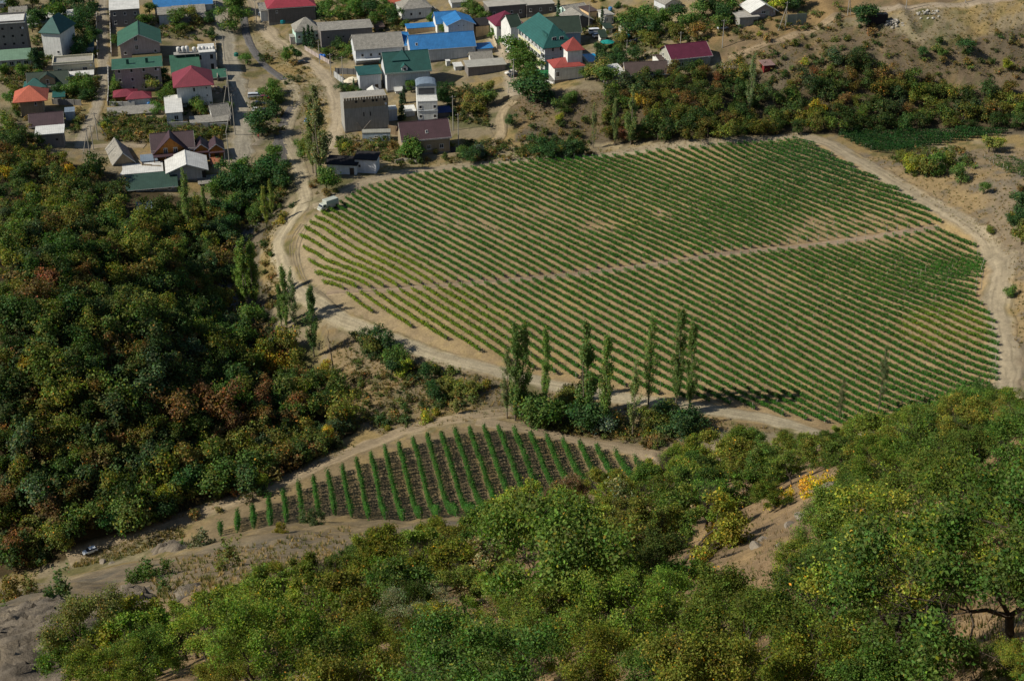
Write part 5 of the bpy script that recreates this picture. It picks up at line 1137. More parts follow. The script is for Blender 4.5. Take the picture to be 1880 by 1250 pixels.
def dormer(hs, u, y, w, hgt, rc, wall, win=True):
    """small gabled dormer sitting on a front roof slope"""
    e, W, h, r, d = hs
    k = r / (d / 2); z = h + k * y
    o = MB().box(-w / 2, w / 2, 0, 1.8, -1.2, hgt * 0.55).poly([(-w / 2, 0, hgt * 0.55), (w / 2, 0, hgt * 0.55), (0, 0, hgt), (-w / 2, 1.8, hgt * 0.55), (w / 2, 1.8, hgt * 0.55), (0, 1.8, hgt)], [(0, 1, 2), (3, 5, 4)]).build('dormer', wallmat(W_[wall]), e, (-W / 2 + u * W, y, z))
    a = MB(); q = 0.2
    kk = (hgt * 0.45) / (w / 2)
    for sg in (-1, 1): a.slab([(sg * (w / 2 + q), -0.25, hgt * 0.55 - kk * q + 0.04), (0, -0.25, hgt + 0.04), (0, 3.4, hgt + 0.04), (sg * (w / 2 + q), 3.4, hgt * 0.55 - kk * q + 0.04)], 0.08)
    a.build('dormer_roof', roofmat(C_[rc]), o)
    if win: put('pane', window_mesh(min(1.0, w * 0.5), hgt * 0.45)[1], o, (0, -0.02, hgt * 0.28)); put('window_frame', window_mesh(min(1.0, w * 0.5), hgt * 0.45)[0], o, (0, -0.01, hgt * 0.28))
def chimney(hs, u, y, c=(0.35, 0.30, 0.27), hgt=1.6, w=0.6):
    e, W, h, r, d = hs
    MB().box(-w / 2, w / 2, -w / 2, w / 2, -1.5, hgt).box(-w / 2 - 0.08, w / 2 + 0.08, -w / 2 - 0.08, w / 2 + 0.08, hgt + 0.002, hgt + 0.12).build('chimney', wallmat(c), e, (-W / 2 + u * W, y, h + r * (1 - abs(y - d / 2) / (d / 2))))
def skylight(hs, u, y, kind='gx', s=0.9):
    e, W, h, r, d = hs
    k = r / (d / 2); a = math.atan(k)
    o = MB().box(-s * .45, s * .45, -s * .6, s * .6, 0, 0.12).build('roof_window', MAT_WHITE, e, (-W / 2 + u * W, y, h + k * y + 0.06)); o.rotation_euler = (a, 0, 0)
    put('pane', MB().box(-s * .36, s * .36, -s * .5, s * .5, 0.06, 0.14).mesh('pane', MAT_GLASS), o)
H = house
# left block
H('grey block apartment house with small square windows and white flat roof', -8, 53, 108, 46, 11, 'flat', 'whitem', 'block', wins=grid(4, 3, 0.9, 0.9, 0.42, 0.86, 0.12, 0.88, False), over=0.3, parapet=0.9)
H('long low annexe with pale green roof below the grey block house', -8, 54, 126, 110, 7, 'shed', 'mintroof', 'grey', yr=92, wins=grid(5, 1, 1.6, 1.5, u0=0.1, u1=0.9))
hs = H('white three storey house with teal hip roof', 82, 117, 109, 62, 12, 'hipy', 'teal', 'white', yr=33, yaw=-10, over=0.7, wins=[(0.8, 0.28, 1, 1)]); 
H('cream villa with ornate parapet and terrace', 103, 172, 141, 119, 8, 'flat', 'slate', 'cream', wins=[(0.15, 0.55, 1.6, 1.5), (0.45, 0.5, 0.8, 1.0), (0.78, 0.55, 1.6, 1.5)], over=0.35, parapet=1.0)
H('white awning over the terrace of the cream villa', 125, 171, 150, 139, 3.5, 'shed', 'whitem', 'cream', rise=0.4, over=0.3, name='awning', cat='awning')
hs = H('dark green gabled house behind the orange hip roof', 56, 124, 168, 158, 10, 'gx', 'dkgreen', 'grey', yr=132, wins=[(0.85, 0.5, 1.2, 1.2)]); dormer(hs, 0.5, 0.4, 5.0, 3.6, 'dkgreen', 'tan')
H('small teal pyramid roof gazebo behind the orange hip roof', 48, 84, 172, 161, 6.5, 'pyr', 'teal', 'white', yr=144, name='gazebo', cat='gazebo')
H('unfinished block house with bright orange hip roof', 42, 80, 214, 184, 8, 'pyr', 'orange', 'tan', yr=158, over=2.0, wins=[(0.7, 0.75, 0.8, 1.2)])
H('low house with dark plum roof below the orange hip roof', 59, 114, 238, 230, 9, 'gx', 'plum', 'block', yr=207, over=0.5)
H('small flat white roofed block house at the forest edge', 72, 117, 270, 247, 7, 'flat', 'whitem', 'block', wins=grid(2, 1, 0.8, 0.8, u0=0.25, u1=0.75, fr=False), over=0.5)
H('blue grey metal shed beside the lane', 122, 138, 221, 206, 3, 'shed', 'bluegrey', 'bluew', rise=0.5, over=0.15, name='shed', cat='shed')
hs = H('tall pink house with green gabled roof and white trim', 226, 294, 112, 80, 16, 'gy', 'green', 'pink', yr=64, over=0.9, wins=[(0.42, 1.25, 1.2, 1.8), (0.42, 0.75, 1.2, 1.8), (0.12, 0.5, 1.0, 1.2), (0.88, 0.5, 1.0, 1.2)])
hs = H('three storey pink guest house with green roof', 218, 297, 168, 125, 9, 'shed', 'green', 'pink', yr=111, over=0.9, wins=grid(4, 3, 0.95, 1.25, 0.16, 0.88, 0.1, 0.9))
for u in (0.3, 0.72): chimney((hs[0], hs[1], hs[2], 0.6, hs[4]), u, 4.0, (0.05, 0.12, 0.09), 1.3, 0.9)
H('low building with olive brown roof between the two pink houses', 248, 296, 122, 114, 7, 'shed', (0.17, 0.145, 0.06), 'tan', yr=97)
H('open shelter with maroon polygonal roof in the guest house yard', 214, 250, 190, 177, 6, 'hipx', 'crimson', 'dwood', yr=164, over=0.7, name='shelter', cat='shelter')
H('second maroon roofed shelter nearer the yard wall', 237, 276, 193, 181, 5, 'hipx', 'crimson', 'white', yr=168, over=0.6, name='shelter', cat='shelter')
H('long weathered corrugated shed roof below the guest house', 202, 284, 213, 209, 6, 'shed', 'slate', 'concrete', yr=195, rk='slate', name='shed', cat='shed')
hs = H('pale house with crimson hip roof', 330, 390, 197, 158, 14, 'hipy', 'crimson', 'white', yr=127, over=1.1, wins=[(0.5, 0.8, 0.8, 1.5), (0.5, 0.35, 0.8, 1.4), (0.86, 0.85, 0.6, 0.8), (0.86, 0.5, 0.6, 0.8)])
H('white lean-to with pale sheet roof beside the crimson roofed house', 308, 336, 226, 207, 16, 'shed', 'whitem', 'white', yr=174, wins=[(0.6, 0.5, 1.4, 1.5)], over=0.3, name='annexe', cat='annexe')
H('small white gabled shed with corrugated grey roof', 394, 422, 222, 212, 6, 'gx', 'slate', 'white', yr=191, rk='slate', yaw=25, name='shed', cat='shed')
H('long low corrugated roof along the courtyard wall', 353, 418, 230, 224, 5, 'shed', 'slate', 'grey', yr=212, rk='slate', name='shed', cat='shed')
H('wide green roofed building behind the crimson hip roof', 318, 368, 142, 134, 10, 'shed', 'green', 'grey', yr=101, over=0.3)
hs = H('unfinished grey block house with yellow ground floor', 370, 398, 132, 98, 10, 'flat', 'whitem', 'grey', wins=[(0.75, 0.78, 1.2, 1.7, 'F', False), (0.05, 0.78, 0.9, 1.8, 'F', False), (0.75, 0.25, 1.2, 2.4, 'F', False)], over=0.1)
H('small green roof tucked beside the yellow wall', 390, 414, 147, 142, 6, 'shed', 'green', 'grey', yr=128)
hs = H('wooden chalet with plum roof and orange timber gable', 286, 354, 292, 272, 9, 'gx', 'plum', 'wood', yr=243, over=0.8); 
e, W, h, r, d = hs
g2 = MB().poly([(-4.6, -1.2, 0), (4.6, -1.2, 0), (4.6, -1.2, 3.4), (0, -1.2, 7.6), (-4.6, -1.2, 3.4), (-4.6, 4, 0), (4.6, 4, 0), (4.6, 4, 3.4), (0, 4, 7.6), (-4.6, 4, 3.4)], [(0, 1, 2, 3, 4), (1, 6, 7, 2), (5, 0, 4, 9), (6, 5, 9, 8, 7)]).build('gable', wallmat(W_['wood'], 0.6), e, (-0.6, 0, 0.1))
a = MB()
for sg in (-1, 1): a.slab([(sg * 5.8, -2.0, 2.45), (0, -2.0, 7.75), (0, 5.0, 7.75), (sg * 5.8, 5.0, 2.45)], 0.16)
a.build('gable_roof', roofmat(C_['plum']), g2)
for x in (-1.7, 1.3): add_window(g2, x, -1.2, 3.2, 1.2, 2.0)
pch = MB().box(-3.6, 3.6, -4.2, -1.3, 2.0, 2.2).build('porch_roof', roofmat(C_['plum']), e, (-2.6, 0, 0.4))
for x in (-3.4, 0, 3.4): MB().box(x - .1, x + .1, -4.1, -3.9, -1.5, 2.0).build('porch_post', wallmat(W_['dwood']), e, (-2.6, 0, 0.4))
for i, (xa, xb, lab) in enumerate(((361, 382, 'small wooden cabin with plum roof, next to the chalet'), (388, 410, 'small wooden cabin with plum roof, farther from the chalet'))):
    hs = H(lab, xa, xb, 290, 272, 6, 'gy', 'plum', 'wood', yr=264, over=0.6, name='cabin', cat='cabin', group='small wooden cabins', wins=[(0.5, 0, 1.3, 2.0, 'D')])
    MB().box(-hs[1] / 2 - .5, hs[1] / 2 + .5, -2.0, -0.65, hs[2] - 1.0, hs[2] - 0.85).build('porch_roof', roofmat(C_['plum']), hs[0])
    for x in (-hs[1] / 2 - .3, hs[1] / 2 + .3): MB().box(x - .09, x + .09, -1.9, -1.72, -1, hs[2] - 1.0).build('porch_post', MAT_WHITE, hs[0])
H('steep grey corrugated barn standing apart below the lane', 212, 243, 303, 296, 13, 'gy', 'slate', 'tan', yr=280, over=0.7, rk='slate', yaw=24, name='barn', cat='barn')
H('small blue shed with pale roof near the chalet', 262, 288, 302, 295, 4, 'shed', 'bluegrey', 'bluew', yr=285, name='shed', cat='shed')
H('long white sheet roof between barn and green roof', 214, 297, 322, 318, 7, 'shed', 'whitem', 'grey', yr=303, over=0.2, name='shed', cat='shed')
H('broad shallow white gabled hall above the half bare poplar', 315, 376, 332, 311, 10, 'gy', 'whitem', 'grey', yr=300, over=1.2, name='hall', cat='hall', wins=[(0.97, 0.45, 1.2, 2.4, 'F', False)])
H('long barn with plain dark green roof at the forest edge', 238, 322, 352, 345, 9, 'shed', (0.045, 0.10, 0.075), 'white', yr=318, over=0.6, name='barn', cat='barn', wins=grid(3, 1, 1.0, 0.9))
H('ruined low shed half hidden under the forest trees', 255, 278, 392, 384, 4, 'shed', 'bluegrey', 'lgrey', rise=0.5, name='shed', cat='shed')
H('tall grey house with pale sheet roof at the top of the lane', 208, 257, 50, 18, 10, 'shed', 'whitem', 'block', yr=0, over=0.4)
H('long bright blue roof at the top edge left of the street', 288, 388, 24, 10, 9, 'gx', 'blue', 'white', yr=-8, over=0.5)
H('low house with mottled corrugated roof below the blue roof', 322, 377, 42, 32, 8, 'shed', 'slate', 'block', yr=11, rk='slate')
H('small grey annexe left of the mottled corrugated roof', 294, 320, 46, 27, 6, 'shed', 'slate', 'lgrey', yr=15, rk='slate', name='annexe', cat='annexe')
H('small grey house at the top left corner', -5, 12, 20, 6, 6, 'gx', 'bluegrey', 'grey', yr=-4)
# middle block
H('long dark walled house with bright red roof at the top', 496, 579, 42, 14, 11, 'hipx', (0.40, 0.03, 0.06), 'dblock', yr=-8, over=0.5, wins=[(0.18, 0.75, 0.8, 1.0)])
H('mint walled house with grey hip roof behind the cypresses', 545, 588, 80, 57, 9, 'hipx', 'slate', 'mint', yr=33, rk='slate', yaw=16)
H('long house with pale grey roof and rough dark wall', 592, 684, 84, 54, 9, 'shed', 'slate', 'block', yr=40, rk='slate', wins=grid(6, 1, 0.8, 0.7, fr=False))
hs = H('pale grey roofed two level house with mint side wall', 655, 740, 115, 88, 12, 'gx', 'slate', 'lgrey', yr=62, rk='slate'); 
MB().box(-hs[1] / 2, hs[1] / 2, -2.2, -0.05, 1.7, 1.9).build('balcony', wallmat(W_['lgrey']), hs[0])
hs = H('long blue roofed guest house with plain pale wall', 756, 873, 112, 89, 9, 'gx', 'blue', 'lgrey', yr=62, over=0.3, wins=[(0.1, 0.7, 0.7, 1.0)]); skylight(hs, 0.1, 1.6)
H('blue hipped wing at the left end of the long blue roof', 744, 757, 108, 84, 17, 'gx', 'blue', 'white', yr=60, over=0.3, name='wing', cat='house wing', yaw=15)
can = H('narrow blue canopy on posts behind the long blue roof', 748, 832, 58, 50, 3.4, 'shed', 'blue', 'orange', yr=42, over=0.2, name='canopy', cat='canopy')
H('tall blue gabled house at the end of the canopy', 824, 870, 78, 45, 10, 'gy', 'blue', 'lgrey', yr=36, over=0.8, wins=[(0.4, 0.9, 0.7, 0.5), (0.6, 0.9, 0.7, 0.5)])
H('blue wing roof behind the canopy', 803, 840, 60, 42, 8, 'gx', 'blue', 'white', yr=22, over=0.5, name='wing', cat='house wing')
H('small blue lean-to at the right end of the long blue roof', 877, 904, 100, 89, 5, 'shed', 'blue', 'lgrey', yr=80, name='annexe', cat='annexe')
hs = H('grey house with deep green gable roof and small dormer', 712, 790, 166, 131, 12, 'gx', (0.015, 0.115, 0.10), 'lgrey', yr=95, over=0.6, wins=[(0.47, 0.42, 1.7, 1.7), (0.79, 0.42, 1.3, 1.7), (0.5, 0.5, 1.0, 1.4, 'L')]); dormer(hs, 0.42, 0.1, 2.2, 2.2, 'teal', 'white')
e, W, h, r, d = hs
MB().slab([(-W / 2 + 2, d / 2 - 3.2, h + r - 2.2), (-W / 2 + 8.5, d / 2 - 3.2, h + r - 2.2), (-W / 2 + 6.6, d / 2 - 0.1, h + r + 0.7)], 0.12).build('roof_wing', roofmat(C_['teal']), e)
H('small grey garage with green roof left of the deep green gable', 662, 700, 166, 137, 8, 'shed', (0.02, 0.12, 0.115), 'lgrey', yr=126, over=0.5, wins=[(0.78, 0, 1.0, 2.0, 'D')], name='garage', cat='garage')
hs = H('unfinished concrete and block building with open roof level', 635, 714, 240, 186, 9, 'flat', 'slate', 'concrete', wins=[(0.28, 0.98, 0.9, 0.9, 'F', False), (0.46, 0.98, 0.9, 0.9, 'F', False), (0.66, 0.98, 0.9, 0.9, 'F', False), (0.74, 0.98, 0.8, 0.9, 'F', False), (0.92, 0.98, 0.9, 0.9, 'F', False), (0.44, 0.55, 0.45, 1.5, 'F', False), (0.59, 0.55, 0.45, 1.5, 'F', False)], over=0.0)
e, W, h, r, d = hs
MB().box(-W / 2 - 0.02, W / 2 + 0.02, -0.012, -0.004, h * 0.78, h * 1.0 + 0.3).build('block_band', wallmat(W_['tan']), e)
for i in range(16): MB().box(-0.35, 0.35, 0, 0.4, 0.29, 1.2).build('block_pier', wallmat(W_['tan']), e, (-W / 2 + 0.5 + i * (W - 1) / 15, 0.0, h))
for (a, b_, c, d_) in ((0.27, 0.32, 0.4, 0.04), (0.58, 0.34, 0.36, 0.03)): MB().tube((-W / 2 + a * W, -0.5, b_ * h), (-W / 2 + c * W, -0.9, d_ * h), 0.14, 0.14, 6).build('prop', wallmat(W_['dblock']), e)
hs = H('narrow white terraced house with blue grey curved roof', 768, 804, 224, 188, 12, 'flat', 'whitem', 'white', over=0.05, yaw=6)
e, W, h, r, d = hs
MB().box(-W / 2, W / 2, 6, d, h + 0.3, h + 3.4).build('upper_storey', wallmat(W_['white']), e)
MB().box(-W / 2 + 0.6, W / 2 - 0.6, 5.9, 5.99, h + 0.6, h + 2.6).build('terrace_window', MAT_GLASS, e)
n = 7; pts = [(W / 2 * math.cos(math.pi * i / n) * 1.06, h + 3.4 + 1.1 * math.sin(math.pi * i / n)) for i in range(n + 1)]
MB().poly([(x, 5.4, z) for x, z in pts] + [(x, d + 0.4, z) for x, z in pts], [(i, i + 1, i + n + 2, i + n + 1) for i in range(n)] + [tuple(range(n, -1, -1)), tuple(range(n + 1, 2 * n + 2))]).build('upper_roof', roofmat(C_['bluegrey']), e)
MB().slab([(-W / 2 - .1, -0.2, h - 3.0), (W / 2 + .1, -0.2, h - 3.0), (W / 2 + .1, 3.5, h - 0.2), (-W / 2 - .1, 3.5, h - 0.2)], 0.15).build('lean_roof', roofmat((0.55, 0.60, 0.66)), e)
hs = H('brick house with plum metal roof close to the vineyard', 741, 826, 283, 254, 9, 'gx', (0.10, 0.047, 0.06), 'tan', yr=222, over=0.5, wins=[(0.27, 0.42, 1.3, 1.4), (0.55, 0.42, 1.3, 1.4), (0.82, 0.42, 1.3, 1.4)]); skylight(hs, 0.53, 1.5)
H('pale site trailer below the unfinished concrete building', 666, 717, 260, 245, 3, 'flat', (0.42, 0.42, 0.36), 'bluew', yaw=4, wins=[(0.5, 0.6, 1.3, 0.7), (0.8, 0.6, 1.3, 0.8)], name='site_trailer', cat='trailer', over=0.1)
hs = H('low whitewashed hut with black tarred roof and blue door', 600, 655, 320, 302, 5, 'shed', 'black', (0.72, 0.76, 0.82), rise=0.6, yaw=-8, wins=[(0.85, 0, 1.2, 2.2, 'D')], name='hut', cat='hut', rk='flat')
H('taller end of the whitewashed hut with black roof', 652, 691, 318, 293, 5, 'shed', 'black', (0.66, 0.68, 0.72), rise=0.5, yaw=-8, wins=[(0.22, 0.5, 0.9, 1.0)], name='hut', cat='hut', rk='flat')
H('white house with weathered hip roof at the top edge', 740, 792, 36, 16, 10, 'hipx', 'slate', 'white', yr=-3, rk='slate', yaw=18, wins=[(0.3, 0.5, 1, 1.2), (0.6, 0.5, 1, 1.2)])
H('long dark walled shed with flat grey roof at the top', 898, 965, 38, 12, 8, 'flat', 'slate', 'dblock', rk='flat', over=0.3, yaw=16)
H('second dark shed with flat roof joined to the first', 967, 1018, 28, 10, 7, 'flat', 'slate', 'dblock', rk='flat', over=0.2)
H('white house with steep maroon hip roof', 912, 958, 73, 46, 10, 'hipy', (0.19, 0.015, 0.05), 'white', yr=22, over=0.7, yaw=18, wins=grid(2, 2, 0.9, 1.2))
H('open garage with dark roof and orange doors', 874, 906, 66, 47, 7, 'shed', 'black', 'orange', rise=0.7, name='garage', cat='garage', rk='flat', yaw=20)
# hotel
hs = H('white hotel with teal mansard roof and yellow balconies', 1000, 1048, 132, 86, 24, 'hipy', 'teal', 'lgrey', yr=46, over=1.3, yaw=20, wins=[(0.3, 0.88, 0.9, 1.4), (0.6, 0.88, 0.9, 1.4), (0.3, 0.5, 0.9, 1.4), (0.6, 0.5, 0.9, 1.4), (0.3, 0.16, 0.9, 1.4)], name='hotel', cat='hotel')
e, W, h, r, d = hs
for k, z in enumerate((h * 0.72, h * 0.42, h * 0.14)):
    b = MB().box(-W / 2 - 1.5, -W / 2 - 0.01, 0.2, d - 1, z - 0.18, z).build('balcony', MAT_WHITE, e)
    MB().box(-W / 2 - 1.5, -W / 2 - 1.38, 0.2, d - 1, z + 0.05, z + 1.0).build('balustrade', paint((0.80, 0.76, 0.52), 0.6), b)
    for j in range(7): add_window(e, -W / 2, 1.8 + j * (d - 3.5) / 6, z + 1.35, 1.5, 2.1, 'L')
    for j in range(8): MB().box(-W / 2 - 1.5, -W / 2 - 1.36, 0.25 + j * (d - 1.6) / 7, 0.45 + j * (d - 1.6) / 7, z + 1.0, z + h * 0.29).build('balcony_post', MAT_WHITE, b)
MB().poly([(-4.2, -0.4, h + 0.5), (4.2, -0.4, h + 0.5), (3.5, 2.4, h + 3.8), (-3.5, 2.4, h + 3.8), (-3.5, 7, h + 3.8), (3.5, 7, h + 3.8)], [(0, 1, 2, 3), (3, 2, 5, 4), (1, 5, 2), (0, 3, 4)]).build('mansard', roofmat((0.02, 0.12, 0.11)), e)
for x in (-1.3, 1.5): add_window(e, x, 0.55, h + 2.2, 1.6, 1.8)
H('dark green roofed rear wing of the hotel', 1000, 1066, 92, 60, 10, 'gx', 'dkgreen', 'bluew', yr=32, over=0.4, yaw=10, name='hotel_wing', cat='hotel wing')
H('narrow white tower wing at the left of the hotel', 938, 958, 90, 50, 9, 'gx', 'dkgreen', 'white', yr=28, over=0.3, yaw=24, name='hotel_wing', cat='hotel wing')
hs = H('white house with red roof in front of the hotel', 1018, 1072, 148, 123, 8, 'hipx', 'red', 'white', yr=106, over=0.6, wins=[(0.1, 0.5, 1.2, 1.8)])
e, W, h, r, d = hs
tw = MB().box(-2.6, 2.6, -2.6, 2.6, -2.0, 3.6).build('turret', wallmat(W_['white']), e, (W * 0.22, d * 0.5, h + 1.6))
MB().poly([(-3.4, -3.4, 3.6), (3.4, -3.4, 3.6), (3.4, 3.4, 3.6), (-3.4, 3.4, 3.6), (0, 0, 7.4)], [(0, 1, 4), (1, 2, 4), (2, 3, 4), (3, 0, 4), (3, 2, 1, 0)]).build('turret_roof', roofmat(C_['red']), tw)
H('carport with plain bright green roof beside the hotel', 980, 1012, 148, 142, 6, 'shed', 'bright', 'dwood', yr=129, name='carport', cat='carport', over=0.4)
H('old low shed with grey slab roof near the yard lane', 866, 903, 114, 107, 5, 'gx', 'slate', 'white', yr=95, rk='slate', name='shed', cat='shed')
H('long grey shed with pale sheet roof near the yard lane', 860, 928, 136, 121, 6, 'shed', (0.50, 0.49, 0.43), 'block', yr=112, name='shed', cat='shed')
H('mint house with pale grey roof behind the hotel', 1044, 1082, 38, 22, 10, 'gx', 'slate', 'mint', yr=8, rk='slate', yaw=26, wins=grid(3, 1, 0.9, 1.1))
H('grey gabled house behind the rear wing of the hotel', 1046, 1088, 56, 38, 10, 'gy', 'slate', 'dblock', yr=28, rk='slate', yaw=20)
H('orange walled outbuilding behind the hotel', 1080, 1096, 40, 22, 7, 'flat', 'brown', 'orange', yaw=26, name='outbuilding', cat='outbuilding')
H('white box house with blue tank on the roof', 1112, 1126, 46, 29, 7, 'flat', 'slate', 'white', rk='flat', yaw=22, wins=grid(2, 1, 0.6, 1.3))
H('small white gatehouse with dark green roof', 1112, 1124, 62, 52, 4, 'shed', 'dkgreen', 'white', yr=44, name='gatehouse', cat='gatehouse')
H('white kiosk with dark green roof beside the parasols', 1103, 1113, 78, 68, 3, 'shed', 'dkgreen', 'white', rise=1.4, name='kiosk', cat='kiosk')
# right block
hs = H('cream gabled house with long maroon roof', 1232, 1305, 126, 105, 11, 'gx', (0.155, 0.02, 0.055), (0.42, 0.40, 0.34), yr=80, over=0.6, yaw=18, wins=[(0.2, 0.45, 0.9, 1.4), (0.27, 0.45, 0.9, 1.4), (0.62, 0.45, 0.8, 1.3), (0.8, 0.45, 0.8, 1.3), (0.3, 0.8, 1.0, 1.3, 'L'), (0.5, 0.5, 1.0, 1.3, 'L'), (0.7, 0.5, 1.0, 1.3, 'L')])
H('small white porch with dark roof beside the maroon roof', 1210, 1226, 122, 110, 6, 'gx', 'brown', 'white', yr=102, yaw=18, name='porch', cat='porch')
H('long low brown roofed house above the green slope', 1150, 1226, 152, 136, 8, 'gx', 'brown', 'tan', yr=114, over=0.5, yaw=8, wins=[(0.25, 0.5, 1, 1.2), (0.6, 0.5, 1, 1.2)])
H('pink house with white sheet roof at the end of the brown roof', 1114, 1150, 155, 138, 9, 'shed', 'whitem', 'pink', yr=119, over=0.4, yaw=18, wins=[(0.5, 0.45, 1.4, 1.5), (0.5, 0.5, 1, 1.2, 'L')])
H('white gabled house on the hill behind the plank fence', 1378, 1424, 34, 20, 9, 'gy', 'whitem', 'pink', yr=8, over=0.9, wins=[(0.5, 0.75, 1.6, 1.0)])
H('low concrete shed under the plank fence', 1357, 1392, 48, 33, 6, 'flat', 'slate', 'concrete', wins=[(0.85, 0, 1.2, 2.0, 'D')], rk='flat', name='shed', cat='shed')
H('white house at the top edge above the green trees', 1220, 1250, 20, 6, 8, 'gy', 'slate', 'lgrey', yr=-2, rk='slate', yaw=26, wins=[(0.25, 0.5, 1.0, 2.0)])
H('red metal shed with rusty flat roof on the slope', 1402, 1420, 132, 120, 4, 'shed', (0.35, 0.22, 0.20), (0.20, 0.03, 0.03), rise=0.4, name='shed', cat='shed')
ct = H('black shipping container on the hillside', 1594, 1629, 46, 29, 2.6, 'flat', 'black', (0.035, 0.028, 0.032), name='container', cat='container', over=0.0, yaw=5)
for i in range(15): MB().box(-0.06, 0.06, -0.05, 0.0, 0, ct[2] * 0.96).build('rib', wallmat((0.035, 0.028, 0.032)), ct[0], (-ct[1] / 2 + 0.3 + i * (ct[1] - 0.6) / 14, -0.002, 0))
for lab, a, b_, yb, yt, dp_, rf, rc_, wc_, kw in [
 ('long pale sheet roof slanting behind the teal hip roof', 58, 136, 46, 40, 6, 'shed', 'whitem', 'lgrey', dict(yr=24, yaw=28)), ('small teal roofed hut under the dark garden trees', 150, 172, 98, 86, 5, 'shed', 'teal', 'bluew', dict(rise=0.8)),
 ('small white gabled hut behind the unfinished building', 679, 696, 178, 170, 4, 'gy', 'whitem', 'white', dict(rise=1.0)), ('tiny white hut beside the clipped hedge', 727, 738, 172, 166, 3, 'gx', 'whitem', 'white', dict(rise=0.7)),
 ('white shed with blue base beside the unfinished building', 715, 730, 222, 203, 4, 'flat', 'whitem', 'lgrey', dict(over=0.1)), ('low shed squeezed beside the narrow white house', 745, 762, 214, 204, 4, 'shed', 'whitem', 'grey', dict(rise=0.4)),
 ('small white shed among junk near the yard lane', 836, 848, 130, 122, 3, 'shed', 'whitem', 'lgrey', dict(rise=0.3)), ('little white outhouse in the weeds near the yard lane', 820, 827, 122, 114, 2, 'flat', 'whitem', 'white', dict(over=0.1)),
 ('low rusty sheet shelter beside the small cabins', 390, 404, 306, 300, 4, 'shed', (0.45, 0.16, 0.08), 'bluew', dict(rise=0.4)), ('low grey shed at the foot of the broad white hall', 368, 402, 342, 336, 5, 'shed', 'slate', 'concrete', dict(yr=326, rk='slate')),
 ('small brick outbuilding beside the red roofed house', 480, 495, 40, 20, 8, 'shed', 'slate', 'white', dict(rise=0.8, rk='slate')), ('pink gate house beside the mint walled house', 534, 544, 82, 70, 4, 'flat', 'slate', 'pink', dict(over=0.1)),
 ('narrow grey shed behind the long rough walled house', 690, 705, 60, 50, 6, 'shed', 'brown', 'dblock', dict(rise=0.5)), ('small orange roofed kiosk at the top edge', 714, 735, 14, 6, 5, 'gx', 'orange', 'white', dict(rise=1.2)), ('small white house right at the top edge by the wall', 830, 856, 14, 4, 7, 'gx', 'slate', 'lgrey', dict(rise=1.0)), ('blue tarpaulin lean-to behind the plum roofed house', 806, 828, 216, 206, 4, 'shed', (0.02, 0.06, 0.25), 'dblock', dict(rise=0.4)),
 ('pale garden shed between the orange roof and the lane', 100, 118, 186, 178, 4, 'shed', 'teal', 'bluew', dict(rise=0.5)), ('weathered barn roof near the top left trees', 20, 48, 30, 22, 6, 'gx', 'slate', 'block', dict(rise=1.2, rk='slate'))]:
    H(lab, a, b_, yb, yt, dp_, rf, rc_, wc_, name='shed', cat='shed', **kw)
print('buildings', round(time.time() - T0, 1))
# ------------------------------------------------------------------ walls and fences
def wall_run(name, label, px, h, t=0.25, c=(0.45, 0.43, 0.39), cat='wall', panels=0.0, cap=None):
    W = P([p[0] for p in px], [p[1] for p in px]); o = W[0]
    e = empty(name, o); tag(e, label, cat)
    for a, b in zip(W[:-1], W[1:]):
        d = b - a; L = math.hypot(d[0], d[1]); n = max(1, int(round(L / (panels or L))))
        rz = math.atan2(d[1], d[0])
        for i in range(n):
            q = a + d * (i / n)
            z = float(min(hz(q[0], q[1]), hz(*(a + d * ((i + 1) / n))[:2])))
            l = L / n
            MB().box(0.02 if panels else -0.02, l - (0.02 if panels else -0.02), -t / 2, t / 2, -0.6, h).build('panel', wallmat(c), e, (q[0] - o[0], q[1] - o[1], z - o[2]), rz)
            if panels: MB().box(-0.09, 0.09, -t / 2 - 0.05, t / 2 + 0.05, -0.6, h + 0.12).build('post', wallmat(tuple(v * 0.9 for v in c)), e, (q[0] - o[0], q[1] - o[1], z - o[2]), rz)
    return e
wall_run('courtyard_wall', 'plain grey courtyard wall facing the weedy plot', [(309,235),(420,237)], 2.2, c=(0.40,0.39,0.36), panels=7.5)
wall_run('courtyard_wall', 'grey panel fence round the yard of the deep green gable', [(614,142),(632,156)], 2.2, c=(0.42,0.42,0.41), panels=2.6)
wall_run('courtyard_wall', 'back fence of grey panels behind the small grey garage', [(616,136),(660,138)], 2.2, c=(0.16,0.16,0.16), panels=2.6)
wall_run('courtyard_wall', 'concrete panel fence beside the orange hip roofed house', [(97,192),(150,194)], 2.0, c=(0.30,0.28,0.25), panels=2.6)
wall_run('courtyard_wall', 'street wall along the crimson roofed house', [(424,232),(421,190),(418,150)], 2.4, c=(0.36,0.34,0.31), panels=6.0)
wall_run('courtyard_wall', 'low pale wall in front of the long blue roof', [(795,108),(856,103)], 0.8, c=(0.6,0.58,0.52))
wall_run('courtyard_wall', 'rough stone wall below the narrow white house', [(714,246),(740,250)], 3.0, c=(0.28,0.20,0.12), panels=2.2)
wall_run('courtyard_wall', 'dark fence right of the vineyard side brick house', [(828,280),(848,280)], 1.8, c=(0.03,0.035,0.05), panels=2.4)
wall_run('courtyard_wall', 'yard wall with white cap below the maroon shelters', [(202,195),(248,195)], 1.6, c=(0.52,0.51,0.48), panels=5)
wall_run('courtyard_wall', 'pale boundary wall running away behind the white hip roofed house', [(795,18),(812,38),(826,48)], 1.8, c=(0.62,0.55,0.43), panels=4)
wall_run('courtyard_wall', 'cream wall with slanting top near the balustrade', [(1136,62),(1152,66)], 3.0, c=(0.66,0.62,0.50))
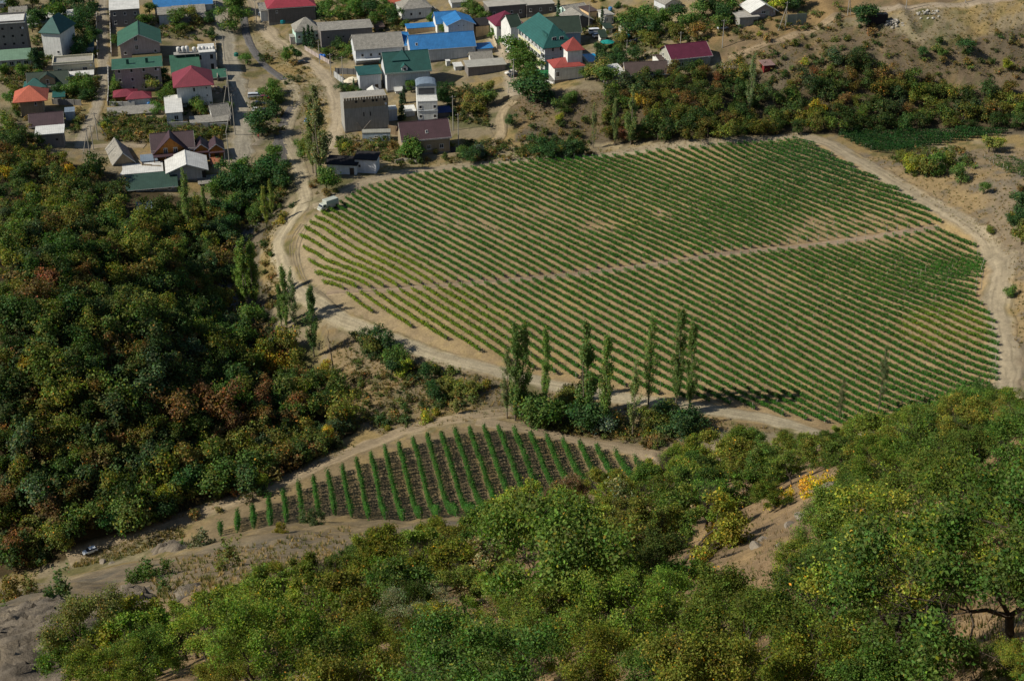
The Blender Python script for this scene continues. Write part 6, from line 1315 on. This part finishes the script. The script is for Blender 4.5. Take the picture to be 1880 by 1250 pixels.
for lab, pts, hh, cc in [('pale block wall along the left side of the upper lane', [(178,30),(178,70),(180,110)], 1.8, (0.5,0.46,0.40)), ('pale block wall along the right side of the upper lane', [(202,20),(203,60),(205,105)], 1.8, (0.52,0.48,0.42)), ('grey wall along the lower lane by the guest house', [(199,130),(200,170),(198,195)], 1.7, (0.45,0.43,0.40)), ('rusty fence between crimson house and green roof', [(300,140),(318,146)], 1.6, (0.25,0.14,0.09)),
    ('grey fence behind the parked cars', [(400,150),(398,110),(396,80)], 1.7, (0.40,0.36,0.30)), ('yard wall below the mint walled house', [(560,92),(605,118)], 1.5, (0.42,0.35,0.32)), ('pale wall between the two grey roofed houses', [(690,92),(660,118)], 1.5, (0.5,0.48,0.44)), ('wire fence posts along the chalet yard', [(256,300),(262,308),(296,312)], 1.5, (0.3,0.24,0.17)), ('garden fence below the brick house', [(726,300),(740,296),(770,300)], 1.1, (0.38,0.34,0.28)), ('yard wall between hotel lane and open garage', [(905,72),(912,92)], 1.8, (0.62,0.52,0.36)), ('white fence in front of the red roofed house', [(1000,152),(1016,154)], 1.2, (0.7,0.7,0.68))]:
    wall_run('courtyard_wall', lab, pts, hh, c=cc, panels=3.2)
wall_run('plank_fence', 'long grey plank fence in front of the white hill house', [(1355,33),(1412,34)], 2.6, t=0.08, c=(0.40,0.39,0.34), cat='fence', panels=1.6)
wall_run('plank_fence', 'square patch of grey sheet fence on the dry hill', [(1444,48),(1480,44)], 4.0, t=0.08, c=(0.27,0.29,0.23), cat='fence', panels=3.0)
wall_run('retaining_wall', 'stone retaining wall beside the twisting lane', [(912,193),(935,180)], 1.6, c=(0.30,0.25,0.19), panels=3)
wall_run('courtyard_wall', 'dark panel fence with white posts below the hotel gardens', [(1158,84),(1175,78)], 2.0, c=(0.07,0.085,0.11), panels=2.4)
wall_run('balustrade', 'white balustrade beside the hotel garden', [(1138,54),(1155,60)], 1.3, c=(0.8,0.8,0.78), cat='balustrade', panels=1.6)

# ------------------------------------------------------------------ vehicles
def objcol_mat(name, rough, spec, clear=0.0):
    m, nt, bs, N, L = new_mat(name)
    oi = N('ShaderNodeObjectInfo'); L(oi.outputs['Color'], bs.inputs['Base Color'])
    bs.inputs['Roughness'].default_value = rough; bs.inputs['Specular IOR Level'].default_value = spec; bs.inputs['Coat Weight'].default_value = clear
    return m
MAT_CAR = objcol_mat('car_paint', 0.3, 0.5, 0.6)
MAT_TYRE = paint((0.02, 0.02, 0.02), 0.9); MAT_RIM = paint((0.45, 0.45, 0.46), 0.35, metal=0.8); MAT_LAMP = paint((0.75, 0.75, 0.72), 0.15)
def loft(stations, mat, name, smooth=False):
    """stations along x: (x, half width low, half width high, z low, z high)"""
    m = MB(); pts = []
    for x, a, b, z0, z1 in stations:
        zm = z0 + (z1 - z0) * 0.55
        pts += [(x, -a * 0.92, z0), (x, a * 0.92, z0), (x, a, zm), (x, b, z1), (x, -b, z1), (x, -a, zm)]
    k = 6; n = len(stations)
    m.poly(pts, [(i * k + j, i * k + (j + 1) % k, (i + 1) * k + (j + 1) % k, (i + 1) * k + j) for i in range(n - 1) for j in range(k)] + [tuple(range(k - 1, -1, -1)), tuple(range((n - 1) * k, n * k))])
    return m.mesh(name, mat, smooth)
wheel_tyre = MB().lathe((0, 0, 0), [(0.2, -0.1), (0.31, -0.1), (0.33, -0.06), (0.33, 0.06), (0.31, 0.1), (0.2, 0.1)], 18).mesh('tyre', MAT_TYRE)
wheel_rim = MB().lathe((0, 0, 0), [(0.05, -0.105), (0.2, -0.09), (0.21, 0.09), (0.05, 0.105)], 12).mesh('rim', MAT_RIM)
lamp_me = MB().box(-0.03, 0.03, -0.16, 0.16, -0.07, 0.07).mesh('headlight', MAT_LAMP)
CARS = {'hatch': dict(body=[(-2.0, .66, .62, .40, .72), (-1.9, .80, .76, .30, .90), (-1.1, .85, .80, .24, .97), (.7, .85, .80, .24, .95), (1.6, .82, .74, .26, .80), (1.98, .66, .58, .34, .62)], glass=[(-1.85, .74, .60, .93, 1.0), (-1.45, .76, .60, .93, 1.40), (.15, .76, .60, .93, 1.42), (.95, .74, .66, .92, .98)], roof=[(-1.5, .61, .55, 1.38, 1.43), (-.6, .62, .56, 1.42, 1.48), (.2, .61, .55, 1.40, 1.45)], ax=1.25),
        'sedan': dict(body=[(-2.2, .66, .62, .42, .78), (-2.05, .80, .76, .30, .92), (-1.2, .86, .80, .24, .97), (.75, .86, .80, .24, .94), (1.75, .82, .74, .26, .80), (2.2, .66, .58, .34, .62)], glass=[(-1.6, .74, .64, .93, .98), (-1.0, .76, .60, .93, 1.38), (.1, .76, .60, .93, 1.40), (.9, .74, .66, .92, .98)], roof=[(-1.05, .61, .55, 1.36, 1.41), (-.5, .62, .56, 1.40, 1.45), (.15, .61, .55, 1.38, 1.43)], ax=1.32),
        'van': dict(body=[(-2.4, .78, .76, .42, 1.0), (-2.35, .88, .86, .32, 1.2), (-1.2, .92, .88, .26, 1.22), (1.2, .92, .88, .26, 1.18), (1.9, .88, .80, .28, .98), (2.35, .74, .66, .36, .74)], glass=[(-2.33, .84, .74, 1.18, 1.5), (-2.2, .85, .74, 1.18, 1.72), (.9, .85, .74, 1.16, 1.72), (1.75, .82, .72, 1.0, 1.1)], roof=[(-2.28, .76, .70, 1.70, 1.78), (-1, .78, .72, 1.74, 1.86), (.9, .76, .70, 1.70, 1.78)], ax=1.45)}
for k, v in CARS.items(): v['m'] = (loft(v['body'], MAT_CAR, 'body'), loft(v['glass'], MAT_GLASS, 'cabin_glass'), loft(v['roof'], MAT_CAR, 'roof'))
def car(label, px, py, heading, color, kind='hatch', k=1.0):
    p = P1(px, py); v = CARS[kind]
    # sit on the lifted road ribbon where there is one
    e = empty('parked_car', (p[0], p[1], p[2] + 0.12), rad(heading)); e.scale = (k, k, k); tag(e, label, 'car', 'parked cars')
    b = put('body', v['m'][0], e, color=color); put('cabin_glass', v['m'][1], e); put('roof', v['m'][2], e, color=color)
    for sx in (-1, 1):
        for sy in (-1, 1):
            w = put('wheel', wheel_tyre, e, (sx * v['ax'], sy * 0.76, 0.33), (math.pi / 2, 0, 0)); put('rim', wheel_rim, w, scale=(1, 1, 1.02))
    L = v['body'][-1][0]
    for sy in (-1, 1): put('headlight', lamp_me, e, (L - 0.04, sy * 0.48, 0.6))
    return e
car('silver grey van parked in the row beside the street', 469, 181, 8, (0.50, 0.54, 0.58), 'van', 1.05)
car('dark navy car parked below the silver grey van', 476, 194, 8, (0.012, 0.018, 0.035), 'sedan', 1.05)
car('white hatchback parked above the big round tree', 474, 206, 8, (0.75, 0.76, 0.78), 'hatch', 1.05)
car('dark grey car parked right beside the white hatchback', 489, 207, 10, (0.05, 0.055, 0.07), 'hatch')
car('dark red car half hidden under trees behind the van', 487, 183, 10, (0.16, 0.01, 0.01), 'hatch')
car('blue car in the shade of the tall poplar', 568, 224, 60, (0.05, 0.16, 0.38), 'hatch')
car('dark car parked on the upper village street', 556, 118, 20, (0.02, 0.03, 0.045), 'sedan')
car('grey car parked by the red roofed house', 478, 30, 100, (0.12, 0.14, 0.17), 'hatch')
car('white minivan in the yard lane beside the hotel', 937, 96, 70, (0.78, 0.78, 0.75), 'van', 1.1)
car('white car parked under the tree in the yard lane', 938, 137, 200, (0.72, 0.70, 0.66), 'sedan')
car('black car parked beside the white one in the yard lane', 944, 142, 200, (0.015, 0.016, 0.02), 'sedan')
car('large white passenger van behind the hotel', 1094, 63, 12, (0.74, 0.77, 0.80), 'van', 1.15)
car('white car in front of the large white passenger van', 1097, 69, 30, (0.72, 0.72, 0.72), 'hatch')
car('silver car on the hill under the green trees', 1327, 55, 20, (0.5, 0.54, 0.58), 'hatch')
car('pale car in the yard at the left edge', 24, 181, 20, (0.55, 0.6, 0.62), 'hatch')
car('small white car alone at the forest edge below', 166, 1017, 215, (0.70, 0.76, 0.84), 'hatch', 0.72).location.z += 0.3
# box truck at the vineyard corner
p = P1(603, 385)
tk = empty('box_truck', (p[0], p[1], p[2] + 0.1), rad(222)); tag(tk, 'grey green box truck parked at the vineyard corner', 'truck')
gg = (0.40, 0.43, 0.38)
put('cab', loft([(1.3, 1.05, .95, .75, 2.25), (2.3, 1.08, .95, .72, 2.3), (2.75, 1.06, .98, .72, 1.55), (3.1, .98, .9, .75, 1.45)], MAT_CAR, 'cab'), tk, color=gg)
put('cargo_box', loft([(-3.0, 1.2, 1.02, .85, 3.05), (-2.9, 1.22, 1.06, .8, 3.12), (1.1, 1.22, 1.06, .8, 3.12), (1.25, 1.2, 1.02, .85, 3.0)], MAT_CAR, 'cargo_box'), tk, color=gg)
put('windscreen', MB().poly([(2.34, -.85, 2.2), (2.34, .85, 2.2), (2.79, .92, 1.6), (2.79, -.92, 1.6), (2.3, -.85, 2.2), (2.3, .85, 2.2), (2.7, .92, 1.6), (2.7, -.92, 1.6)], [(0, 1, 2, 3), (4, 7, 6, 5), (0, 4, 5, 1), (1, 5, 6, 2), (2, 6, 7, 3), (3, 7, 4, 0)]).mesh('windscreen', MAT_GLASS), tk)
MB().box(-2.9, 3.0, -.5, .5, .55, .78).build('chassis', MAT_DARK, tk); MB().box(3.08, 3.22, -1.1, 1.1, .55, .8).build('bumper', MAT_WHITE, tk)
for sx in (-1.9, 2.1):
    for sy in (-.92, .92): w = put('wheel', wheel_tyre, tk, (sx, sy, .5), (math.pi / 2, 0, 0), (1.5, 1.5, 1.6)); put('rim', wheel_rim, w)
for sy in (-.7, .7): put('headlight', lamp_me, tk, (3.1, sy, 1.05), scale=(1, .7, 1.2))
for sy in (-1, 1): MB().box(1.5, 2.2, sy * 1.06 - .02, sy * 1.06 + .02, 1.55, 2.1).build('side_window', MAT_GLASS, tk)
MB().box(2.2, 2.3, -1.45, -1.25, 1.6, 2.0).build('mirror', MAT_DARK, tk)

# ------------------------------------------------------------------ utility poles
MAT_POLE = paint((0.40, 0.38, 0.34), 0.9, 0.2, 3)
def pole(label, px, py, h, strut=0, lean=0.0):
    p = P1(px, py); e = empty('utility_pole', p, GYAW); tag(e, label, 'utility pole', 'utility poles')
    MB().tube((0, 0, -0.8), (lean, 0, h), 0.17, 0.11, 8).build('shaft', MAT_POLE, e, smooth=False)
    c = MB().box(-0.9, 0.9, -0.05, 0.05, h - 0.7, h - 0.58).build('crossarm', paint((0.12, 0.10, 0.08), 0.9), e)
    for x in (-0.8, -0.3, 0.3, 0.8): MB().lathe((x, 0, h - 0.57), [(0.03, 0), (0.06, 0.05), (0.05, 0.16), (0.02, 0.18)], 8).build('insulator', MAT_WHITE, c)
    if strut: MB().tube((strut, 0.3, -0.6), (0.0, 0.1, h * 0.82), 0.13, 0.10, 8).build('strut', MAT_POLE, e)
    return (p[0], p[1], p[2] + h - 0.4)
PT = {}
for k, (lab, px, py, h, st) in enumerate([('utility pole with strut at the end of the courtyard wall', 432, 248, 14, -3.4), ('utility pole with strut behind the crimson roofed house', 424, 206, 15, -3.0), ('utility pole with strut beside the narrow lane end', 180, 258, 9.5, 3.4), ('utility pole standing at the lane junction', 172, 276, 8.5, 0), ('utility pole with strut below the lane junction', 165, 284, 9, -2.2),
    ('utility pole on the street near the unfinished block house', 413, 112, 10, 0), ('utility pole at the top of the village street', 400, 50, 10, 0), ('utility pole at the parking ground foot', 422, 306, 11, 0), ('utility pole beside the plum roofed brick house', 842, 274, 12, 0), ('second utility pole behind the plum roofed brick house', 832, 240, 12, 0),
    ('utility pole with strut in the yard lane', 943, 170, 12, -2.0), ('utility pole behind the hotel', 1081, 56, 10, 0), ('utility pole above the low brown roofed house', 1150, 112, 7.5, 0), ('white utility pole behind the long maroon roof', 1249, 84, 5, 0), ('utility pole on the dry slope beyond the maroon roof', 1326, 88, 10, 0), ('utility pole on the hill by the sheet fence', 1441, 55, 10, -2.5), ('paired utility pole high on the dry hill', 1556, 29, 10, 1.4), ('utility pole beside the hilltop road', 1663, 17, 8, 0), ('far utility pole beside the hilltop road', 1772, 6, 8, 0),
    ('utility pole near the blue water tanks', 587, 118, 9, 0), ('utility pole before the yard of the deep green gable', 608, 138, 8, 0), ('utility pole in front of the panel fence', 631, 170, 13, 0), ('utility pole at the red roofed house', 471, 40, 9, 0)]):
    PT[k] = pole(lab, px, py, h, st)
def cable(label, a, b, sag=0.8):
    a, b = Vector(PT[a]), Vector(PT[b]); o = a.copy(); pts = []
    for i in range(13):
        t = i / 12; q = a.lerp(b, t); q.z -= sag * 4 * t * (1 - t); pts.append(q - o)
    m = MB()
    for u, v in zip(pts[:-1], pts[1:]): m.tube(u, v, 0.02, 0.02, 4, False)
    ob = m.build('overhead_cable', MAT_DARK, None, o); tag(ob, label, 'cable', 'overhead cables')
for a, b, lab in ((0, 1, 'overhead cable along the courtyard wall'), (1, 5, 'overhead cable from the crimson house to the block house pole'), (5, 6, 'overhead cable along the upper village street'), (0, 7, 'overhead cable over the parking ground'), (2, 4, 'overhead cable by the lane junction'), (8, 9, 'overhead cable by the plum roofed brick house'), (12, 10, 'overhead cable over the bank below the hotel'), (14, 15, 'overhead cable across the dry hill'), (15, 16, 'overhead cable to the hilltop pole'), (16, 17, 'overhead cable along the hilltop road'), (17, 18, 'far overhead cable along the hilltop road'), (20, 21, 'overhead cable by the panel fence')):
    cable(lab, a, b)

# ------------------------------------------------------------------ yard things
bag_me = MB().lathe((0, 0, 0), [(0.42, 0), (0.55, 0.15), (0.52, 0.9), (0.56, 1.4), (0.40, 1.75), (0.2, 1.85)], 10).mesh('bag', paint((0.74, 0.74, 0.72), 0.8, 0.15, 3, 0.4, 6), True)
loop_me = MB().tube((-.3, 0, 1.7), (-.2, 0, 2.0), .04, .04, 5).tube((.3, 0, 1.7), (.2, 0, 2.0), .04, .04, 5).mesh('loop', MAT_WHITE)
bh = P1(384, 132)
for i, x in enumerate((331, 340, 347, 360, 369, 376, 382, 389, 394)):
    q = P1(x, 128); b = empty('sack', (q[0], q[1] + 0.5, q[2] + 6.3), i * 0.7); tag(b, f'white bulk sack on the unfinished block house, {ordinal(i + 1)} from its green end', 'sack', 'white bulk sacks on the unfinished house')
    put('bag', bag_me, b, scale=(1.35, 1.35, 1.05 + 0.1 * (i % 3))); put('loop', loop_me, b, scale=(1.35, 1.35, 1.05 + 0.1 * (i % 3)))
dk = empty('scaffold_deck', (P1(361, 128)[0], P1(361, 128)[1] + 0.5, P1(361, 128)[2]), GYAW); tag(dk, 'concrete deck carrying the row of white sacks', 'deck')
MB().box(-7.6, 7.6, -1.6, 1.8, 5.95, 6.25).build('slab', wallmat(W_['concrete']), dk)
for x in (-7.2, -3.5, 0, 3.5, 7.2): MB().box(x - .15, x + .15, -1.2, -.9, -1, 5.95).build('column', wallmat(W_['concrete']), dk)
def tank(label, px, py, c, r=0.8, h=1.7, dz=0.0):
    p = P1(px, py); o = empty('water_tank', (p[0], p[1], p[2] + dz)); tag(o, label, 'water tank')
    MB().lathe((0, 0, 0), [(r, 0), (r, h * 0.8), (r * 0.75, h * 0.93), (r * 0.3, h)], 14).build('barrel', paint(c, 0.4, 0.08, 1), o); MB().lathe((0, 0, h), [(r * 0.28, 0), (r * 0.28, 0.12)], 10).build('lid', paint(c, 0.4), o)
tank('blue plastic water tank near the cypresses, nearer the street', 590, 108, (0.01, 0.13, 0.55)); tank('blue plastic water tank near the cypresses, farther from the street', 596, 108, (0.01, 0.13, 0.55))
tank('blue tank standing in the yard below the maroon shelters', 274, 195, (0.02, 0.15, 0.4), 0.7, 1.4); tank('blue grey tank on the roof of the white box house', 1120, 38, (0.08, 0.25, 0.5), 0.8, 1.2, 4.0); tank('teal tank by the red roofed house yard', 519, 42, (0.02, 0.3, 0.35), 1.6, 1.5)
tank('green rubbish bin on the village street verge', 434, 104, (0.02, 0.16, 0.13), 0.9, 1.5)
def parasol(label, px, py, c, r, h=2.5):
    p = P1(px, py); o = empty('parasol', p); tag(o, label, 'parasol')
    MB().tube((0, 0, -0.3), (0, 0, h + 0.5), 0.05, 0.05, 8).build('pole', MAT_WHITE, o)
    MB().poly([(r * math.cos(i * math.pi / 4), r * math.sin(i * math.pi / 4), h - 0.35) for i in range(8)] + [(0, 0, h + 0.5)] + [(r * math.cos(i * math.pi / 4), r * math.sin(i * math.pi / 4), h - 0.42) for i in range(8)] + [(0, 0, h + 0.42)], [(i, (i + 1) % 8, 8) for i in range(8)] + [((i + 1) % 8 + 9, i + 9, 17) for i in range(8)]).build('canopy', paint(c, 0.8, 0.1, 2), o)
parasol('cream parasol in the yard, nearer the panel fence', 641, 160, (0.75, 0.68, 0.52), 2.2); parasol('second cream parasol closer to the grey garage', 648, 156, (0.75, 0.68, 0.52), 2.2)
parasol('teal garden parasol beside the white kiosk', 1115, 88, (0.01, 0.28, 0.25), 2.6); parasol('teal canopy in the garden behind the parasol', 1142, 78, (0.02, 0.22, 0.22), 3.2, 2.8); parasol('white pointed tent by the dark green gabled house', 133, 166, (0.8, 0.78, 0.68), 1.6, 2.2)
p = P1(1088, 108); po = empty('swimming_pool', (p[0], p[1], p[2] + 0.35), GYAW); tag(po, 'bright blue swimming pool right of the red turret', 'swimming pool')
MB().box(-2.6, 2.6, -4.5, 4.5, -0.6, 0.02).build('water', paint((0.0, 0.30, 0.62), 0.08, 0.05, 1), po)
MB().box(-3.1, -2.6, -5, 5, -0.8, 0.12).box(2.6, 3.1, -5, 5, -0.8, 0.12).box(-2.6, 2.6, -5, -4.5, -0.8, 0.118).box(-2.6, 2.6, 4.5, 5, -0.8, 0.118).build('coping', paint((0.62, 0.55, 0.45), 0.8), po)
# person in red by the street
p = P1(475, 256)
def person(label, p, rz, c):
    e = empty('person', p, rz); tag(e, label, 'person')
    V = [(0, 0, .95), (0, 0, 1.2), (0, 0, 1.45), (0, .0, 1.56), (0, .02, 1.66), (0, .01, 1.78), (.1, 0, .9), (.12, .02, .5), (.12, -.02, .08), (.12, .12, .04), (-.1, 0, .9), (-.13, -.04, .5), (-.14, -.1, .08), (-.14, .04, .04), (.2, 0, 1.42), (.26, .02, 1.15), (.26, .12, .92), (.27, .15, .83), (-.2, 0, 1.42), (-.27, 0, 1.15), (-.27, .08, .92), (-.27, .1, .83)]
    E = [(0, 1), (1, 2), (2, 3), (3, 4), (4, 5), (0, 6), (6, 7), (7, 8), (8, 9), (0, 10), (10, 11), (11, 12), (12, 13), (2, 14), (14, 15), (15, 16), (16, 17), (2, 18), (18, 19), (19, 20), (20, 21)]
    Rr = [.15, .15, .16, .06, .10, .09, .1, .075, .05, .045, .1, .075, .05, .045, .07, .05, .038, .035, .07, .05, .038, .035]
    me = bpy.data.meshes.new('body'); me.from_pydata(V, E, []); me.update()
    o = bpy.data.objects.new('body', me); link(o, e)
    m = o.modifiers.new('skin', 'SKIN'); o.modifiers.new('sub', 'SUBSURF').levels = 1
    o.modifiers['sub'].render_levels = 1
    for i, r in enumerate(Rr): me.skin_vertices[0].data[i].radius = (r, r * 0.8); 
    me.skin_vertices[0].data[0].use_root = True
    me.materials.append(paint((0.42, 0.27, 0.19), 0.7))
    MB().lathe((0, 0, 0.86), [(0.19, 0), (0.20, 0.2), (0.21, 0.45), (0.2, 0.58), (0.09, 0.66)], 12).build('shirt', paint(c, 0.85), e).scale = (1, .78, 1)
    MB().lathe((0, 0, 0.5), [(0.2, 0), (0.21, 0.2), (0.2, 0.4)], 12).build('shorts', paint((0.03, 0.04, 0.07), 0.85), e).scale = (1, .75, 1)
    MB().lathe((0, .0, 1.69), [(0.11, 0), (0.115, 0.06), (0.08, 0.14), (0.02, 0.16)], 12).build('hair', paint((0.03, 0.02, 0.015), 0.9), e).scale = (.95, 1.05, 1)
person('person in a red top standing at the street edge', (p[0], p[1], p[2] + 0.12), 2.4, (0.5, 0.03, 0.03))

# ------------------------------------------------------------------ rocks
MAT_ROCK = paint((0.27, 0.235, 0.19), 0.95, 0.4, 0.9, 0.9, 5, 0.0, 0.1)
def rock_mesh(seed, n=3, sharp=0.5, flat=0.7):
    import bmesh
    bm = bmesh.new(); bmesh.ops.create_icosphere(bm, subdivisions=n, radius=1.0)
    g = np.random.default_rng(seed); pl = unit(g.normal(size=(9, 3))); dd = g.uniform(0.55, 0.95, 9)
    co = np.array([v.co for v in bm.verts])
    for nn_, d_ in zip(pl, dd):
        k = co @ nn_; co = co - np.clip(k - d_, 0, None)[:, None] * nn_ * sharp * 1.7
    co *= 1 + 0.10 * fbm(co[:, 0] * 2.5 + seed, co[:, 1] * 2.5 + co[:, 2] * 1.7, seed, 4)[:, None]
    co[:, 2] *= flat
    for v, c in zip(bm.verts, co): v.co = c
    me = bpy.data.meshes.new('boulder'); bm.to_mesh(me); bm.free(); me.materials.append(MAT_ROCK); return me
rocks = [rock_mesh(900 + i) for i in range(4)]
RK = [(1540,902,.95,'long grey boulder on the skyline of the near slope'),(1520,915,.55,'grey boulder below the bright yellow bush'),(1475,950,.4,'pale rock on the upper rim of the bare soil patch'),(1450,965,.3,'small pale stone on the rim of the bare soil patch'),(1390,1005,.38,'mottled stone in the middle of the bare soil patch'),(1402,990,.28,'dark stone leaning on the mottled stone'),(1640,838,.7,'grey boulder high among the oaks at the right'),(585,1242,.5,'dark boulder on the bare ground at the bottom edge'),(1430,1000,.2,'small stone on the bare soil patch'),
 (190,1032,.8,'low dark rock behind the small white car'),(205,1034,.5,'smaller dark rock beside the low rock')]
for i, (px, py, k, lab) in enumerate(RK):
    q = P1(px, py); o = put('boulder', rocks[i % 4], None, (q[0], q[1], q[2] + 0.05 * k), (0, 0, i * 1.3), (k * 1.35, k, k)); tag(o, lab, 'boulder')
# the rock outcrops at the lower left: broken ground of bare stone
MAT_CLIFF = groundmat('bare_rock', 1.6, 1.0)
def outcrop(name, label, poly, amp, seed, step=0.62, lift=0.3):
    W = P([p[0] for p in poly], [p[1] for p in poly]); W2 = [tuple(w[:2]) for w in W]
    x0, y0 = W[:, 0].min(), W[:, 1].min()
    X, Y = np.meshgrid(np.arange(x0, W[:, 0].max(), step), np.arange(y0, W[:, 1].max(), step))
    # distance inside the outline fades the stone into the ground
    dist = np.full(X.shape, 1e9)
    for (ax, ay), (bx, by) in zip(W2, W2[1:] + W2[:1]):
        t = np.clip(((X - ax) * (bx - ax) + (Y - ay) * (by - ay)) / ((bx - ax) ** 2 + (by - ay) ** 2 + 1e-9), 0, 1)
        dist = np.minimum(dist, np.hypot(X - ax - t * (bx - ax), Y - ay - t * (by - ay)))
    dist = np.where(inpoly(X, Y, W2), dist, -dist)
    k = np.clip((dist + 1.2 * fbm(X / 3, Y / 3, seed + 1, 3)) / 1.6, -0.5, 1)
    u, v = X * 0.8 + Y * 0.6, -X * 0.6 + Y * 0.8      # bedding direction
    rid = lambda a, b, s_: 1 - np.abs(fbm(a, b, s_, 4)) * 2.4
    z = amp * (0.85 * rid(u / 22, v / 4.0, seed) + 0.40 * rid(u / 16, v / 1.1, seed + 5) + 0.14 * rid(u / 7, v / 0.4, seed + 9)) + lift
    st_ = amp * 0.28; z = z * 0.55 + 0.45 * np.floor(z / st_ + 0.5 * fbm(X / 1.5, Y / 1.5, seed + 13, 2)) * st_
    crack = np.clip(0.10 - np.abs(fbm(u / 3.1, v / 1.6, seed + 21, 3)), 0, 0.1) * 10
    Z = hz(X, Y) + np.where(k > 0, k * (z - crack * amp * 0.6), k * 1.6) - 0.05
    gj = np.random.default_rng(seed); Z = Z + np.clip(k, 0, 1) * gj.normal(0, 0.16 * amp, X.shape); X = X + gj.normal(0, 0.22 * step, X.shape); Y = Y + gj.normal(0, 0.22 * step, X.shape)
    keep = dist > -1.0
    i = np.arange(X.size).reshape(X.shape); q = np.stack([i[:-1, :-1], i[:-1, 1:], i[1:, 1:], i[1:, :-1]], -1).reshape(-1, 4)
    q = q[keep.ravel()[q].all(1)]
    used = np.unique(q); mp = np.zeros(X.size, int); mp[used] = np.arange(len(used))
    n1, n2 = fbm(X / 2.5, Y / 2.5, seed + 31, 4), fbm(X / 0.7, Y / 0.7, seed + 33, 3)
    a = np.clip(n1 * 1.4 + 0.5, 0, 1)[..., None]
    c = np.array((0.29, 0.245, 0.185)) * a + np.array((0.18, 0.155, 0.125)) * (1 - a); c = c * (1 + 0.25 * n2[..., None]) * (1 - 0.45 * np.clip(crack * 1.5, 0, 1)[..., None])
    o0 = np.array([x0, y0, float(hz(x0, y0))])
    me = mesh_np(name, np.stack([X, Y, Z], -1).reshape(-1, 3)[used] - o0, mp[q], MAT_CLIFF, c.reshape(-1, 3)[used], smooth=False)
    return tag(put(name, me, None, tuple(o0)), label, 'rock')
outcrop('rock_outcrop', 'large broken grey rock outcrop in the lower left corner', [(-60,1140),(40,1118),(120,1105),(215,1120),(205,1165),(150,1215),(110,1262),(-60,1275)], 1.5, 41)
outcrop('rock_outcrop', 'ribbed rock ledge below the bright green ridge bush', [(150,1125),(190,1100),(275,1078),(290,1092),(235,1128),(170,1150)], 1.5, 47, 0.5)
outcrop('rock_outcrop', 'low grey rock hump at the end of the small vineyard', [(278,1012),(305,996),(335,992),(345,1004),(318,1014)], 1.3, 53, 0.5)
outcrop('rock_outcrop', 'low rock step on the bare ridge', [(305,1098),(345,1072),(372,1066),(360,1086),(325,1106)], 0.8, 59, 0.45)
# rubble heaps
for lab, px, py, n, r, c in (('heap of pale rubble beside the black container', 1640, 46, 34, 2.4, (0.42, 0.39, 0.34)), ('long heap of white stones by the hilltop road', 1705, 27, 26, 2.6, (0.46, 0.44, 0.39)), ('heap of building rubble beside the crimson roofed house', 406, 165, 34, 3.4, (0.48, 0.38, 0.29))):
    q = P1(px, py); e = empty('rubble_heap', q); tag(e, lab, 'rubble heap'); g = np.random.default_rng(px)
    mt = paint(c, 0.95, 0.3, 1.5, 0.4, 8); ms = [r_.copy() for r_ in rocks[:2]]
    for m_ in ms: m_.materials[0] = mt
    for j in range(n):
        a, rr = g.uniform(0, 6.28), r * math.sqrt(g.random()); x, y = math.cos(a) * rr * 1.5, math.sin(a) * rr
        z = float(hz(q[0] + x, q[1] + y)) - q[2] + 1.3 * max(0, 1 - rr / r) * g.random()
        k = g.uniform(0.25, 0.75); put('stone', ms[j % 2], e, (x, y, z), (g.uniform(0, 1), 0, a), (k, k, k))
print('things', round(time.time() - T0, 1))
settle_labels()
print('done', round(time.time() - T0, 1), len(bpy.data.objects))
